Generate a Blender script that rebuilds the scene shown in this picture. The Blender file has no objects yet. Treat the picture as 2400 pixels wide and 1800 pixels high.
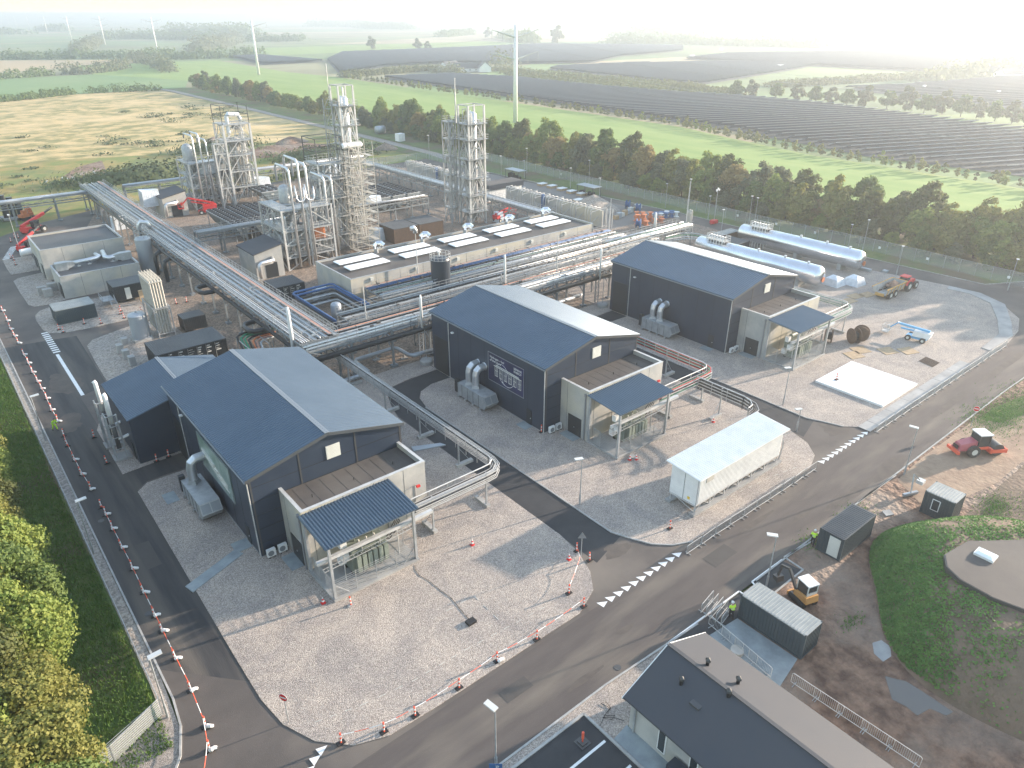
import bpy, math, random
from mathutils import Vector, Matrix
R = random.Random(11)
rad = math.radians
# ------------------------------------------------------------------ camera, world, sun, exposure
sc = bpy.context.scene
col = sc.collection
CAMH = 47.0
PITCH = math.atan(864/1690.0); YAW = rad(50.5)
cam = bpy.data.cameras.new("camera"); cam.sensor_width = 36; cam.lens = 36*1690/2400
cam.clip_start = .5; cam.clip_end = 40000
co = bpy.data.objects.new("camera", cam); col.objects.link(co)
co.location = (0, 0, CAMH); co.rotation_euler = (rad(90)-PITCH, 0, YAW-rad(90)); sc.camera = co
SUN_EL = rad(13.0); SUN_AZ = rad(-13.5)
S = Vector((math.cos(SUN_EL)*math.cos(SUN_AZ), math.cos(SUN_EL)*math.sin(SUN_AZ), math.sin(SUN_EL)))
w = bpy.data.worlds.new("World"); sc.world = w; w.use_nodes = True
nt = w.node_tree; bg = nt.nodes["Background"]
sky = nt.nodes.new("ShaderNodeTexSky"); sky.sky_type = 'NISHITA'; sky.sun_disc = False
sky.sun_elevation = SUN_EL; sky.sun_rotation = math.atan2(S.x, S.y)
sky.air_density = 1.5; sky.dust_density = .4; sky.ozone_density = 1.6
veil = nt.nodes.new("ShaderNodeMix"); veil.data_type = 'RGBA'; veil.inputs[0].default_value = .35; veil.inputs[7].default_value = (1.75, 1.95, 2.5, 1)  # thin bright high haze over the whole sky
nt.links.new(sky.outputs[0], veil.inputs[6]); nt.links.new(veil.outputs[2], bg.inputs[0]); bg.inputs[1].default_value = .15
sl = bpy.data.lights.new("sun", 'SUN'); sl.energy = 3.7; sl.angle = rad(.9); sl.color = (1, .83, .67)
so = bpy.data.objects.new("sun", sl); col.objects.link(so); so.rotation_euler = S.to_track_quat('Z', 'Y').to_euler()
sc.view_settings.view_transform = 'Standard'; sc.view_settings.look = 'None'; sc.view_settings.gamma = 1
sc.view_settings.exposure = 1.85
sc.cycles.volume_bounces = 0; sc.cycles.max_bounces = 6; sc.cycles.diffuse_bounces = 2; sc.cycles.glossy_bounces = 2
sc.cycles.transmission_bounces = 3; sc.cycles.transparent_max_bounces = 24
sc.cycles.caustics_reflective = False; sc.cycles.caustics_refractive = False
sc.cycles.use_denoising = True; sc.cycles.use_adaptive_sampling = True; sc.cycles.adaptive_threshold = .02
# ------------------------------------------------------------------ photo measurements -> ground points
_F = Vector((math.cos(YAW)*math.cos(PITCH), math.sin(YAW)*math.cos(PITCH), -math.sin(PITCH)))
_Rt = Vector((math.sin(YAW), -math.cos(YAW), 0)); _U = _Rt.cross(_F)
VW = dict(W=(0,0,.9217),A1=(0,0,2.765),A2=(800,0,2.765),A3=(1600,0,2.765),A4=(0,300,3.687),A5=(400,180,4.424),A6=(850,180,4.424),A7=(1300,300,3.687),A8=(1800,450,3.687),B1=(0,550,3.687),B2=(500,450,4.424),B3=(900,500,3.687),B4=(400,800,3.16),B5=(1000,750,2.458),B6=(1500,1100,2.37),B7=(600,1200,2.458),B8=(0,900,1.843),C1=(1700,180,3.16),C4=(0,460,9.217),C6=(1150,80,4.424),C7=(2000,950,5.53),C8=(1400,440,7.373),D1=(600,380,7.542),D4=(1100,1600,4.809),D5=(1540,1250,7.21),D6=(2040,620,8.295),E6=(1100,300,5.53),E7=(0,280,5.027))
def Q(k, x, y, z=0):
    a, b, s = VW[k]; px, py = a+x/s, b+y/s
    d = _F*1690+_Rt*(px-1200)+_U*(900-py); t = (z-CAMH)/d.z
    return (d.x*t, d.y*t)
def QS(k, pts, z=0): return [Q(k, x, y, z) for x, y in pts]
# ------------------------------------------------------------------ materials
def _n(nt, t, **kw):
    n = nt.nodes.new(t)
    for k, v in kw.items(): setattr(n, k, v)
    return n
def mat(name, c, rough=.6, metal=0, c2=None, scale=1.0, detail=6, bump=0, bscale=None, lo=.35, hi=.65, stretch=None, spec=None, c3=None, s3=.05, obj=False, trans=0, coat=0):
    m = bpy.data.materials.new(name); m.use_nodes = True; t = m.node_tree
    p = t.nodes["Principled BSDF"]; p.inputs["Roughness"].default_value = rough; p.inputs["Metallic"].default_value = metal
    if spec is not None: p.inputs["Specular IOR Level"].default_value = spec
    if coat: p.inputs["Coat Weight"].default_value = coat
    p.inputs["Base Color"].default_value = (*c, 1)
    if c2 is not None or bump:
        if obj: v = _n(t, "ShaderNodeTexCoord").outputs["Object"]
        else: v = _n(t, "ShaderNodeNewGeometry").outputs["Position"]
        if stretch:
            mp = _n(t, "ShaderNodeMapping"); mp.inputs["Scale"].default_value = stretch; t.links.new(v, mp.inputs[0]); v = mp.outputs[0]
    last = None
    if c2 is not None:
        nz = _n(t, "ShaderNodeTexNoise"); nz.inputs["Scale"].default_value = scale; nz.inputs["Detail"].default_value = detail; nz.inputs["Roughness"].default_value = .62
        t.links.new(v, nz.inputs["Vector"])
        r = _n(t, "ShaderNodeMapRange"); r.inputs[1].default_value = lo; r.inputs[2].default_value = hi; t.links.new(nz.outputs["Fac"], r.inputs[0])
        mx = _n(t, "ShaderNodeMix", data_type='RGBA'); mx.inputs[6].default_value = (*c, 1); mx.inputs[7].default_value = (*c2, 1)
        t.links.new(r.outputs[0], mx.inputs[0]); last = mx.outputs[2]
        if c3 is not None:
            n3 = _n(t, "ShaderNodeTexNoise"); n3.inputs["Scale"].default_value = s3; n3.inputs["Detail"].default_value = 5
            t.links.new(v, n3.inputs["Vector"])
            r3 = _n(t, "ShaderNodeMapRange"); r3.inputs[1].default_value = .48; r3.inputs[2].default_value = .66; t.links.new(n3.outputs["Fac"], r3.inputs[0])
            m3 = _n(t, "ShaderNodeMix", data_type='RGBA'); t.links.new(last, m3.inputs[6]); m3.inputs[7].default_value = (*c3, 1)
            t.links.new(r3.outputs[0], m3.inputs[0]); last = m3.outputs[2]
        t.links.new(last, p.inputs["Base Color"])
    if bump:
        nb = _n(t, "ShaderNodeTexNoise"); nb.inputs["Scale"].default_value = bscale or scale*2; nb.inputs["Detail"].default_value = 5; t.links.new(v, nb.inputs["Vector"])
        b = _n(t, "ShaderNodeBump"); b.inputs["Strength"].default_value = 1; b.inputs["Distance"].default_value = bump
        t.links.new(nb.outputs["Fac"], b.inputs["Height"]); t.links.new(b.outputs[0], p.inputs["Normal"])
    if trans:
        o = t.nodes["Material Output"]; tr = _n(t, "ShaderNodeBsdfTranslucent"); ms = _n(t, "ShaderNodeMixShader"); ms.inputs[0].default_value = trans
        if last is not None: t.links.new(last, tr.inputs[0])
        else: tr.inputs[0].default_value = (*c, 1)
        t.links.new(p.outputs[0], ms.inputs[1]); t.links.new(tr.outputs[0], ms.inputs[2]); t.links.new(ms.outputs[0], o.inputs[0])
    return m
def gravel(name, cols, scale, warm, warm2, big=.12):
    m = bpy.data.materials.new(name); m.use_nodes = True; t = m.node_tree; p = t.nodes["Principled BSDF"]; p.inputs["Roughness"].default_value = .9
    v = _n(t, "ShaderNodeNewGeometry").outputs["Position"]
    vo = _n(t, "ShaderNodeTexVoronoi"); vo.inputs["Scale"].default_value = scale; t.links.new(v, vo.inputs["Vector"])
    sp = _n(t, "ShaderNodeSeparateColor"); t.links.new(vo.outputs["Color"], sp.inputs[0])
    cr = _n(t, "ShaderNodeValToRGB"); t.links.new(sp.outputs[0], cr.inputs[0]); e = cr.color_ramp.elements
    e[0].color = (*cols[0], 1); e[1].color = (*cols[-1], 1)
    for i, c in enumerate(cols[1:-1]): x = e.new((i+1)/(len(cols)-1)); x.color = (*c, 1)
    n = _n(t, "ShaderNodeTexNoise"); n.inputs["Scale"].default_value = big*1.6; n.inputs["Detail"].default_value = 12; n.inputs["Roughness"].default_value = .72; n.inputs["Distortion"].default_value = .8; t.links.new(v, n.inputs["Vector"])
    r = _n(t, "ShaderNodeMapRange"); r.inputs[1].default_value = .38; r.inputs[2].default_value = .62; t.links.new(n.outputs["Fac"], r.inputs[0])
    tint = _n(t, "ShaderNodeMix", data_type='RGBA'); tint.inputs[6].default_value = (*warm, 1); tint.inputs[7].default_value = (*warm2, 1); t.links.new(r.outputs[0], tint.inputs[0])
    mu = _n(t, "ShaderNodeMix", data_type='RGBA', blend_type='MULTIPLY'); mu.inputs[0].default_value = 1
    t.links.new(cr.outputs[0], mu.inputs[6]); t.links.new(tint.outputs[2], mu.inputs[7]); t.links.new(mu.outputs[2], p.inputs["Base Color"])
    b = _n(t, "ShaderNodeBump"); b.inputs["Distance"].default_value = .05; b.inputs["Strength"].default_value = .9
    t.links.new(vo.outputs["Distance"], b.inputs["Height"]); b.invert = True; t.links.new(b.outputs[0], p.inputs["Normal"])
    return m
M = {}
M['gravel'] = gravel('gravel', [(.25,.222,.2),(.365,.325,.295),(.465,.417,.378),(.6,.545,.49)], 15, (1.02,.97,.91), (.7,.69,.69))
M['gravel_far'] = gravel('gravel_far', [(.22,.2,.18),(.34,.31,.28),(.44,.41,.37)], 5, (.98,.92,.85), (.82,.82,.83), .06)
M['site_dirt'] = gravel('site_dirt', [(.16,.13,.11),(.26,.22,.185),(.38,.33,.28)], 4, (1,.88,.76), (.72,.68,.65), .22)
M['soil'] = mat('soil', (.1,.055,.037), .85, c2=(.27,.165,.11), scale=.6, detail=14, bump=.5, bscale=1.3, lo=.38, hi=.62, c3=(.26,.2,.155), s3=.1)
M['sand'] = mat('sand', (.36,.26,.18), .95, c2=(.25,.17,.12), scale=.5, detail=10, bump=.08, bscale=2)
M['asphalt'] = mat('asphalt', (.08,.069,.062), .85, c2=(.118,.101,.09), scale=.22, detail=10, lo=.3, hi=.7, bump=.012, bscale=14, c3=(.17,.145,.12), s3=.09)
M['road_x'] = mat('road_x', (.075,.063,.058), .85, c2=(.105,.089,.08), scale=.7, detail=12, lo=.3, hi=.7, bump=.01, bscale=14, c3=(.155,.132,.108), s3=.3, stretch=(.22,1,1))
M['road_y'] = mat('road_y', (.03,.03,.032), .8, c2=(.06,.056,.054), scale=.8, detail=10, lo=.38, hi=.62, bump=.01, bscale=14, c3=(.11,.095,.08), s3=.35, stretch=(1,.08,1))
M['fresh_asphalt'] = mat('fresh_asphalt', (.026,.027,.03), .75, c2=(.042,.042,.044), scale=.4, detail=9, bump=.01, bscale=14)
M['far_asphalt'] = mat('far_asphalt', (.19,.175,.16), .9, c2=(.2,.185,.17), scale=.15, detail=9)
M['concrete'] = mat('concrete', (.38,.375,.36), .85, c2=(.27,.27,.265), scale=.35, detail=10, lo=.38, hi=.62)
M['concrete_wall'] = mat('concrete_wall', (.46,.445,.41), .8, c2=(.31,.315,.31), scale=.28, detail=9, lo=.36, hi=.64, c3=(.5,.46,.36), s3=.12)
M['kerb'] = mat('kerb', (.42,.41,.39), .8, c2=(.3,.3,.29), scale=1.5)
M['paving'] = mat('paving', (.3,.34,.35), .7, c2=(.22,.25,.26), scale=.8)
M['roof_felt'] = mat('roof_felt', (.1,.088,.078), .75, c2=(.07,.062,.058), scale=.3, detail=9, c3=(.13,.115,.1), s3=.1)
M['roof_felt_dark'] = mat('roof_felt_dark', (.055,.058,.066), .6, c2=(.085,.082,.08), scale=.12, detail=9)
M['navy_wall'] = mat('navy_wall', (.024,.036,.06), .38, c2=(.034,.047,.07), scale=.2)
M['grey_panel'] = mat('grey_panel', (.07,.08,.09), .45, c2=(.07,.072,.073), scale=.3)
M['blue_roof'] = mat('blue_roof', (.095,.135,.18), .36, .4, c2=(.08,.117,.16), scale=.25, detail=9)
M['rack_steel'] = mat('rack_steel', (.3,.32,.335), .5, .4, c2=(.22,.24,.25), scale=1.5)
M['flash'] = mat('flash', (.25,.27,.29), .4, .4)
M['white'] = mat('white', (.8,.8,.78), .5, c2=(.7,.7,.69), scale=.9)
M['offwhite'] = mat('offwhite', (.62,.62,.57), .6, c2=(.52,.52,.48), scale=.6)
M['skylight'] = mat('skylight', (.83,.86,.88), .25)
M['galv'] = mat('galv', (.46,.475,.48), .5, .4, c2=(.34,.355,.365), scale=1.5)
M['steel_white'] = mat('steel_white', (.6,.6,.585), .5, .25, c2=(.46,.46,.45), scale=1)
M['steel_dark'] = mat('steel_dark', (.09,.09,.09), .5, .4)
M['silver'] = mat('silver', (.6,.62,.64), .38, .75, c2=(.62,.64,.66), scale=.6)
M['shiny'] = mat('shiny', (.75,.77,.8), .16, 1)
M['pipe_black'] = mat('pipe_black', (.022,.023,.025), .35)
M['pipe_cream'] = mat('pipe_cream', (.5,.475,.42), .5, c2=(.42,.4,.36), scale=2)
M['orange'] = mat('orange', (.62,.2,.07), .6, c2=(.5,.16,.07), scale=1)
M['pinkish'] = mat('pinkish', (.5,.27,.2), .7, c2=(.4,.25,.2), scale=.7)
M['green_tray'] = mat('green_tray', (.03,.2,.1), .6)
M['blue'] = mat('blue', (.04,.11,.26), .6)
M['lightblue'] = mat('lightblue', (.16,.42,.68), .45)
M['red'] = mat('red', (.62,.03,.03), .45)
M['redorange'] = mat('redorange', (.78,.12,.06), .5)
M['yellow'] = mat('yellow', (.75,.5,.04), .5)
M['hivis'] = mat('hivis', (.6,.95,.05), .6)
M['black'] = mat('black', (.015,.015,.016), .6)
M['cont_black'] = mat('cont_black', (.022,.026,.03), .4, c2=(.03,.033,.036), scale=.6)
M['cont_roof'] = mat('cont_roof', (.05,.056,.064), .5, c2=(.07,.075,.08), scale=.4)
M['cont_slate'] = mat('cont_slate', (.04,.06,.072), .45, c2=(.05,.07,.08), scale=.6)
M['cont_roof_grey'] = mat('cont_roof_grey', (.24,.26,.26), .5, .2, c2=(.33,.34,.33), scale=.9, detail=8)
M['cooler'] = mat('cooler', (.17,.2,.21), .5, c2=(.1,.12,.13), scale=.8)
M['transformer'] = mat('transformer', (.25,.28,.23), .5, c2=(.2,.23,.19), scale=1)
M['tank_dark'] = mat('tank_dark', (.03,.04,.055), .35)
M['tank_grey'] = mat('tank_grey', (.36,.39,.42), .4, .3)
M['tyre'] = mat('tyre', (.03,.028,.026), .85, c2=(.09,.08,.07), scale=3)
M['glass'] = mat('glass', (.03,.04,.045), .08, spec=.8)
M['wood'] = mat('wood', (.45,.33,.2), .8, c2=(.33,.24,.15), scale=2)
M['navy_roof'] = mat('navy_roof', (.06,.064,.074), .7, c2=(.066,.068,.076), scale=.3, spec=.3)
M['corten'] = mat('corten', (.16,.1,.065), .8, c2=(.1,.07,.05), scale=3)
M['film'] = mat('film', (.72,.76,.8), .3, c2=(.55,.6,.65), scale=1.3, bump=.15, bscale=2.5)
M['bark'] = mat('bark', (.1,.085,.065), .9, c2=(.06,.05,.04), scale=4)
M['skin'] = mat('skin', (.45,.26,.18), .6)
M['cloth_dark'] = mat('cloth_dark', (.02,.022,.028), .9)
M['panel'] = mat('panel', (.045,.075,.15), .5, c2=(.055,.088,.165), scale=.08)
M['panel_edge'] = mat('panel_edge', (.5,.52,.55), .5)
M['puddle_bright'] = mat('puddle_bright', (.5,.5,.5), .15)
M['silver_tank'] = mat('silver_tank', (.7,.73,.77), .22, .9, c2=(.62,.65,.69), scale=.5)
M['yellow_orange'] = mat('yellow_orange', (.62,.33,.06), .6, c2=(.45,.28,.1), scale=2)
M['pinkred'] = mat('pinkred', (.42,.1,.12), .35)
M['orange_digger'] = mat('orange_digger', (.6,.3,.1), .5)
M['water'] = mat('water', (.1,.085,.07), .08, spec=.8)
M['poster_navy'] = mat('poster_navy', (.016,.02,.055), .35, c2=(.03,.03,.11), scale=.3, lo=.45, hi=.65)
M['poster_green'] = mat('poster_green', (.12,.2,.16), .3, c2=(.32,.38,.36), scale=.5, detail=3)
M['light_head'] = mat('light_head', (.52,.53,.52), .5)
M['meadow'] = mat('meadow', (.52,.38,.17), 1, c2=(.2,.19,.06), scale=.11, detail=15, lo=.42, hi=.58, c3=(.6,.44,.22), s3=.02, stretch=(1,1,1))
M['wet_meadow'] = mat('wet_meadow', (.16,.19,.04), 1, c2=(.3,.22,.07), scale=.1, detail=14, lo=.42, hi=.58, c3=(.09,.13,.045), s3=.035)
M['crop'] = mat('crop', (.15,.25,.045), 1, c2=(.22,.3,.07), scale=.09, detail=10, lo=.35, hi=.65, stretch=(1,.18,1))
M['crop2'] = mat('crop2', (.12,.22,.07), 1, c2=(.17,.25,.09), scale=.02, detail=9)
M['stubble'] = mat('stubble', (.42,.31,.17), 1, c2=(.34,.27,.16), scale=.02, detail=8, stretch=(1,.2,1))
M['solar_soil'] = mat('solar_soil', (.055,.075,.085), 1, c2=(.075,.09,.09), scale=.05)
M['verge'] = mat('verge', (.07,.125,.028), 1, c2=(.13,.16,.045), scale=.5, detail=10, bump=.1, bscale=3, c3=(.13,.1,.06), s3=.09)
M['grass_leaf'] = mat('grass_leaf', (.08,.17,.03), .8, c2=(.14,.22,.04), scale=1.2, trans=.25)
M['mound_leaf'] = mat('mound_leaf', (.08,.19,.04), .8, c2=(.15,.27,.06), scale=.7, trans=.2)
M['mound_soil'] = mat('mound_soil', (.2,.14,.1), .95, c2=(.13,.1,.068), scale=.35, detail=10, bump=.15, bscale=2)
M['scrub'] = mat('scrub', (.07,.1,.045), .9, c2=(.13,.15,.06), scale=.3, trans=.15)
LEAF = {}
for k, a, b in (('olive',(.17,.19,.045),(.27,.26,.07)), ('dark',(.1,.155,.04),(.17,.23,.06)), ('rust',(.27,.21,.08),(.36,.28,.1)), ('green',(.15,.22,.045),(.27,.31,.07)), ('gold',(.15,.155,.045),(.09,.12,.035)), ('grey',(.13,.155,.08),(.2,.21,.11))):
    LEAF[k] = mat('foliage_'+k, a, .75, c2=b, scale=.9, detail=3, lo=.35, hi=.65, trans=.4)
def terrain_mat():
    m = bpy.data.materials.new('farmland'); m.use_nodes = True; t = m.node_tree; p = t.nodes["Principled BSDF"]; p.inputs["Roughness"].default_value = 1
    v = _n(t, "ShaderNodeNewGeometry").outputs["Position"]
    mp = _n(t, "ShaderNodeMapping"); mp.inputs["Rotation"].default_value = (0, 0, rad(38)); mp.inputs["Scale"].default_value = (.0016, .0034, 1); t.links.new(v, mp.inputs[0])
    vo = _n(t, "ShaderNodeTexVoronoi", distance='CHEBYCHEV'); vo.inputs["Scale"].default_value = 1; t.links.new(mp.outputs[0], vo.inputs["Vector"])
    sp = _n(t, "ShaderNodeSeparateColor"); t.links.new(vo.outputs["Color"], sp.inputs[0])
    cr = _n(t, "ShaderNodeValToRGB"); cr.color_ramp.interpolation = 'CONSTANT'; t.links.new(sp.outputs[0], cr.inputs[0]); e = cr.color_ramp.elements
    cs = [(.14,.22,.07),(.33,.28,.15),(.2,.24,.1),(.1,.17,.05),(.4,.33,.2),(.17,.26,.08),(.26,.25,.13)]
    e[0].color = (*cs[0], 1); e[1].position = 1/7; e[1].color = (*cs[1], 1)
    for i in range(2, 7): x = e.new(i/7); x.color = (*cs[i], 1)
    n = _n(t, "ShaderNodeTexNoise"); n.inputs["Scale"].default_value = .01; n.inputs["Detail"].default_value = 10; t.links.new(v, n.inputs["Vector"])
    mu = _n(t, "ShaderNodeMix", data_type='RGBA', blend_type='MULTIPLY'); mu.inputs[0].default_value = .55; t.links.new(cr.outputs[0], mu.inputs[6])
    r = _n(t, "ShaderNodeMapRange"); r.inputs[1].default_value = .25; r.inputs[2].default_value = .6; t.links.new(n.outputs["Fac"], r.inputs[0]); t.links.new(r.outputs[0], mu.inputs[7])
    t.links.new(mu.outputs[2], p.inputs["Base Color"]); return m
M['farmland'] = terrain_mat()
def mesh_fence_mat(name, c, a):
    m = bpy.data.materials.new(name); m.use_nodes = True; t = m.node_tree; p = t.nodes["Principled BSDF"]; p.inputs["Base Color"].default_value = (*c, 1); p.inputs["Roughness"].default_value = .6
    tr = _n(t, "ShaderNodeBsdfTransparent"); ms = _n(t, "ShaderNodeMixShader"); ms.inputs[0].default_value = a
    t.links.new(tr.outputs[0], ms.inputs[1]); t.links.new(p.outputs[0], ms.inputs[2]); t.links.new(ms.outputs[0], t.nodes["Material Output"].inputs[0]); return m
M['chainlink'] = mesh_fence_mat('chainlink', (.42,.46,.46), .3)
M['wiremesh'] = mesh_fence_mat('wiremesh', (.55,.57,.57), .3)
# ------------------------------------------------------------------ mesh builder
ORG = {}
class MB:
    def __init__(s): s.v = []; s.f = []; s.m = []
    def add(s, vs, fs, m=0):
        o = len(s.v); s.v += [tuple(v) for v in vs]; s.f += [tuple(i+o for i in f) for f in fs]; s.m += [m]*len(fs); return s
    def hexa(s, b, t, m=0): return s.add(list(b)+list(t), [(3,2,1,0),(4,5,6,7),(0,1,5,4),(1,2,6,5),(2,3,7,6),(3,0,4,7)], m)
    def box(s, x0, x1, y0, y1, z0, z1, m=0):
        if x0 > x1: x0, x1 = x1, x0
        if y0 > y1: y0, y1 = y1, y0
        return s.hexa([(x0,y0,z0),(x1,y0,z0),(x1,y1,z0),(x0,y1,z0)], [(x0,y0,z1),(x1,y0,z1),(x1,y1,z1),(x0,y1,z1)], m)
    def bar(s, p, q, wd, h=None, m=0):
        p = Vector(p); q = Vector(q); h = h or wd; d = (q-p)
        if d.length < 1e-6: return s
        d.normalize(); a = Vector((0,0,1)) if abs(d.z) < .95 else Vector((1,0,0)); u = d.cross(a).normalized()*wd/2; v = u.cross(d).normalized()*h/2
        return s.hexa([p-u-v, p+u-v, p+u+v, p-u+v], [q-u-v, q+u-v, q+u+v, q-u+v], m)
    def tube(s, pts, r, n=8, m=0, r2=None):
        pts = [Vector(p) for p in pts]; k = len(pts); rings = []; pu = None
        for i, p in enumerate(pts):
            d = (pts[min(i+1,k-1)]-pts[max(i-1,0)]).normalized()
            if pu is None:
                a = Vector((0,0,1)) if abs(d.z) < .9 else Vector((1,0,0)); u = d.cross(a).normalized()
            else:
                u = (pu-d*pu.dot(d))
                u = u.normalized() if u.length > 1e-4 else d.orthogonal().normalized()
            pu = u; v = d.cross(u); rr = r if r2 is None else r+(r2-r)*i/(k-1)
            if 0 < i < k-1:
                a1 = (pts[i]-pts[i-1]).normalized(); c = max(.5, a1.dot(d)); 
            else: c = 1
            rings.append([p+(u*math.cos(2*math.pi*j/n)+v*math.sin(2*math.pi*j/n))*rr/c**.5 for j in range(n)])
        fs = []
        for i in range(k-1):
            for j in range(n): fs.append((i*n+j, i*n+(j+1)%n, (i+1)*n+(j+1)%n, (i+1)*n+j))
        fs.append(tuple(range(n-1,-1,-1))); fs.append(tuple((k-1)*n+j for j in range(n)))
        return s.add([q for r_ in rings for q in r_], fs, m)
    def cyl(s, x, y, z0, z1, r, n=12, m=0, r2=None): return s.tube([(x,y,z0),(x,y,z1)], r, n, m, r2)
    def prism(s, poly, z0, z1, m=0):
        n = len(poly); return s.add([(x,y,z0) for x,y in poly]+[(x,y,z1) for x,y in poly], [tuple(range(n-1,-1,-1)), tuple(range(n,2*n))]+[(i,(i+1)%n,n+(i+1)%n,n+i) for i in range(n)], m)
    def quad(s, a, b, c, d, m=0): return s.add([a,b,c,d], [(0,1,2,3)], m)
    def lathe(s, cx, cy, prof, n=20, m=0):
        vs = []; fs = []
        for r, z in prof: vs += [(cx+r*math.cos(2*math.pi*j/n), cy+r*math.sin(2*math.pi*j/n), z) for j in range(n)]
        for i in range(len(prof)-1):
            for j in range(n): fs.append((i*n+j, i*n+(j+1)%n, (i+1)*n+(j+1)%n, (i+1)*n+j))
        fs.append(tuple(range(n-1,-1,-1))); fs.append(tuple((len(prof)-1)*n+j for j in range(n)))
        return s.add(vs, fs, m)
    def build(s, name, m, parent=None, smooth=False, label=None):
        if not s.v: return None
        me = bpy.data.meshes.new(name)
        if parent is None:
            xs = [v[0] for v in s.v]; ys = [v[1] for v in s.v]; org = Vector(((min(xs)+max(xs))/2, (min(ys)+max(ys))/2, min(v[2] for v in s.v)))
        else: org = ORG[parent.name]
        me.from_pydata([(v[0]-org.x, v[1]-org.y, v[2]-org.z) for v in s.v], [], s.f)
        for q in (m if isinstance(m, (list, tuple)) else [m]): me.materials.append(M[q] if isinstance(q, str) else q)
        me.polygons.foreach_set("material_index", s.m)
        if smooth: me.polygons.foreach_set("use_smooth", [True]*len(s.f))
        me.update()
        o = bpy.data.objects.new(name, me); col.objects.link(o)
        if parent is None: o.location = org
        else: o.parent = parent
        ORG[o.name] = org.copy()
        if label: o["label"] = label
        return o
def tag(o, label=None, cat=None, group=None, kind=None):
    if label: o["label"] = label
    if cat: o["category"] = cat
    if group: o["group"] = group
    if kind: o["kind"] = kind
    return o
def thing(name, label, cat, loc=(0,0,0), group=None):
    o = bpy.data.objects.new(name, None); col.objects.link(o); o.location = loc; o.empty_display_size = .2
    ORG[o.name] = Vector(loc); return tag(o, label, cat, group)
def children(o): return [c for c in bpy.data.objects if c.parent == o]
_kids = {}
def kids(o):
    if o.name not in _kids: _kids[o.name] = children(o)
    return _kids[o.name]
def copy_tree(o, loc=None, rz=None, label=None, sc_=None, parent=None):
    c = o.copy(); col.objects.link(c)
    if parent: c.parent = parent
    if loc is not None: c.location = loc
    if rz is not None: c.rotation_euler = (0, 0, rz)
    if label: c["label"] = label
    if sc_: c.scale = sc_ if isinstance(sc_, tuple) else (sc_,)*3
    for k in kids(o): copy_tree(k, parent=c)
    return c
def struct(name, mb, m, kind='structure'): return tag(mb.build(name, m), kind=kind)
ORD = ['first','second','third','fourth','fifth','sixth','seventh','eighth','ninth','tenth','eleventh','twelfth']
def nth(i): 
    if i < 12: return ORD[i]
    k = i+1; return f"{k}{'th' if 10 < k % 100 < 14 else {1:'st',2:'nd',3:'rd'}.get(k%10,'th')}"
def area(poly): return sum(poly[i][0]*poly[(i+1)%len(poly)][1]-poly[(i+1)%len(poly)][0]*poly[i][1] for i in range(len(poly)))/2
def sheet(name, poly, z, m, thick=0):
    if area(poly) < 0: poly = poly[::-1]
    mb = MB()
    if thick: mb.prism(poly, z-thick, z)
    else: mb.add([(x,y,z) for x,y in poly], [tuple(range(len(poly)))])
    return struct(name, mb, m)
def arc(cx, cy, r, a0, a1, n=8): return [(cx+r*math.cos(rad(a0+(a1-a0)*i/n)), cy+r*math.sin(rad(a0+(a1-a0)*i/n))) for i in range(n+1)]
# ------------------------------------------------------------------ ground
sheet('ground', [(-9000,-9000),(12000,-9000),(12000,12000),(-9000,12000)], -.4, 'farmland')
sheet('meadow', [(-160,150),(-160,560),(40,566),(111,588),(158,586),(163,178),(148,150)], -.22, 'meadow')
sheet('wet_meadow', [(-90,100),(-90,310),(-20,300),(40,318),(90,300),(160,310),(165,40),(-1,110)], -.14, 'wet_meadow')
sheet('tree_belt_ground', [(163,-60),(163,590),(188,590),(186,-60)], -.16, 'verge')
sheet('grass_field', [(186,-90),(186,300),(188,586),(200,657),(157,783),(175,935),(322,939),(304,700),(311,608),(301,452),(297,332),(291,226),(281,195),(268,148),(263,72),(258,-90)], -.2, 'crop')
sheet('left_crop_field', [(-300,566),(58,567),(111,588),(177,590),(200,657),(157,783),(85,774),(-300,740)], -.24, 'crop2')
sheet('stubble_field', [(-500,860),(95,859),(234,951),(251,1019),(126,1100),(-500,1120)], -.24, 'stubble')
sheet('dry_field', [(640,545),(860,560),(1100,500),(1110,560),(800,640),(600,640)], -.2, 'stubble')
sheet('far_green_field', [(420,1010),(700,1040),(960,1090),(1000,1300),(500,1250)], -.2, 'crop')
track = QS('A1', [(1110,585),(1250,620),(1600,700),(1950,785),(2212,850)])
tk = MB()
cl = [(158,600),(162,570),(161.5,520),(161.5,433),(160.5,360),(160,300),(158.5,240),(153.5,205)]
for i in range(len(cl)-1):
    (a,b),(c,d) = cl[i], cl[i+1]; tk.quad((a-2.2,b,-.05),(c-2.2,d,-.05),(c+2.2,d,-.05),(a+2.2,b,-.05))
struct('gravel_track', tk, 'gravel_far')
sheet('verge_left', [(-60,20),(3.3,20),(3.3,44.5),(3.2,180),(-60,180)], -.06, 'verge')
sheet('verge_right', [(156.2,20),(260,20),(175,60),(163.5,95),(164.5,150),(166,180),(170,260),(150,262),(150.5,206),(157,160),(156.5,120),(156,80)], -.06, 'verge')
sheet('site_asphalt', [(-120,25.4),(110,25.4),(210,23),(210,38),(170,38),(157,45),(156.2,62),(156.5,120),(153.5,165),(151,206),(150,232),(36,223),(23.6,217),(9.7,205),(-30,190),(-30,182),(4,172),(4.3,49.2),(4.3,46.3),(4.0,43.5),(3.2,41),(1.5,38.5),(-2,34.5),(-8,32.8),(-120,32.5)], 0, 'asphalt')
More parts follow.
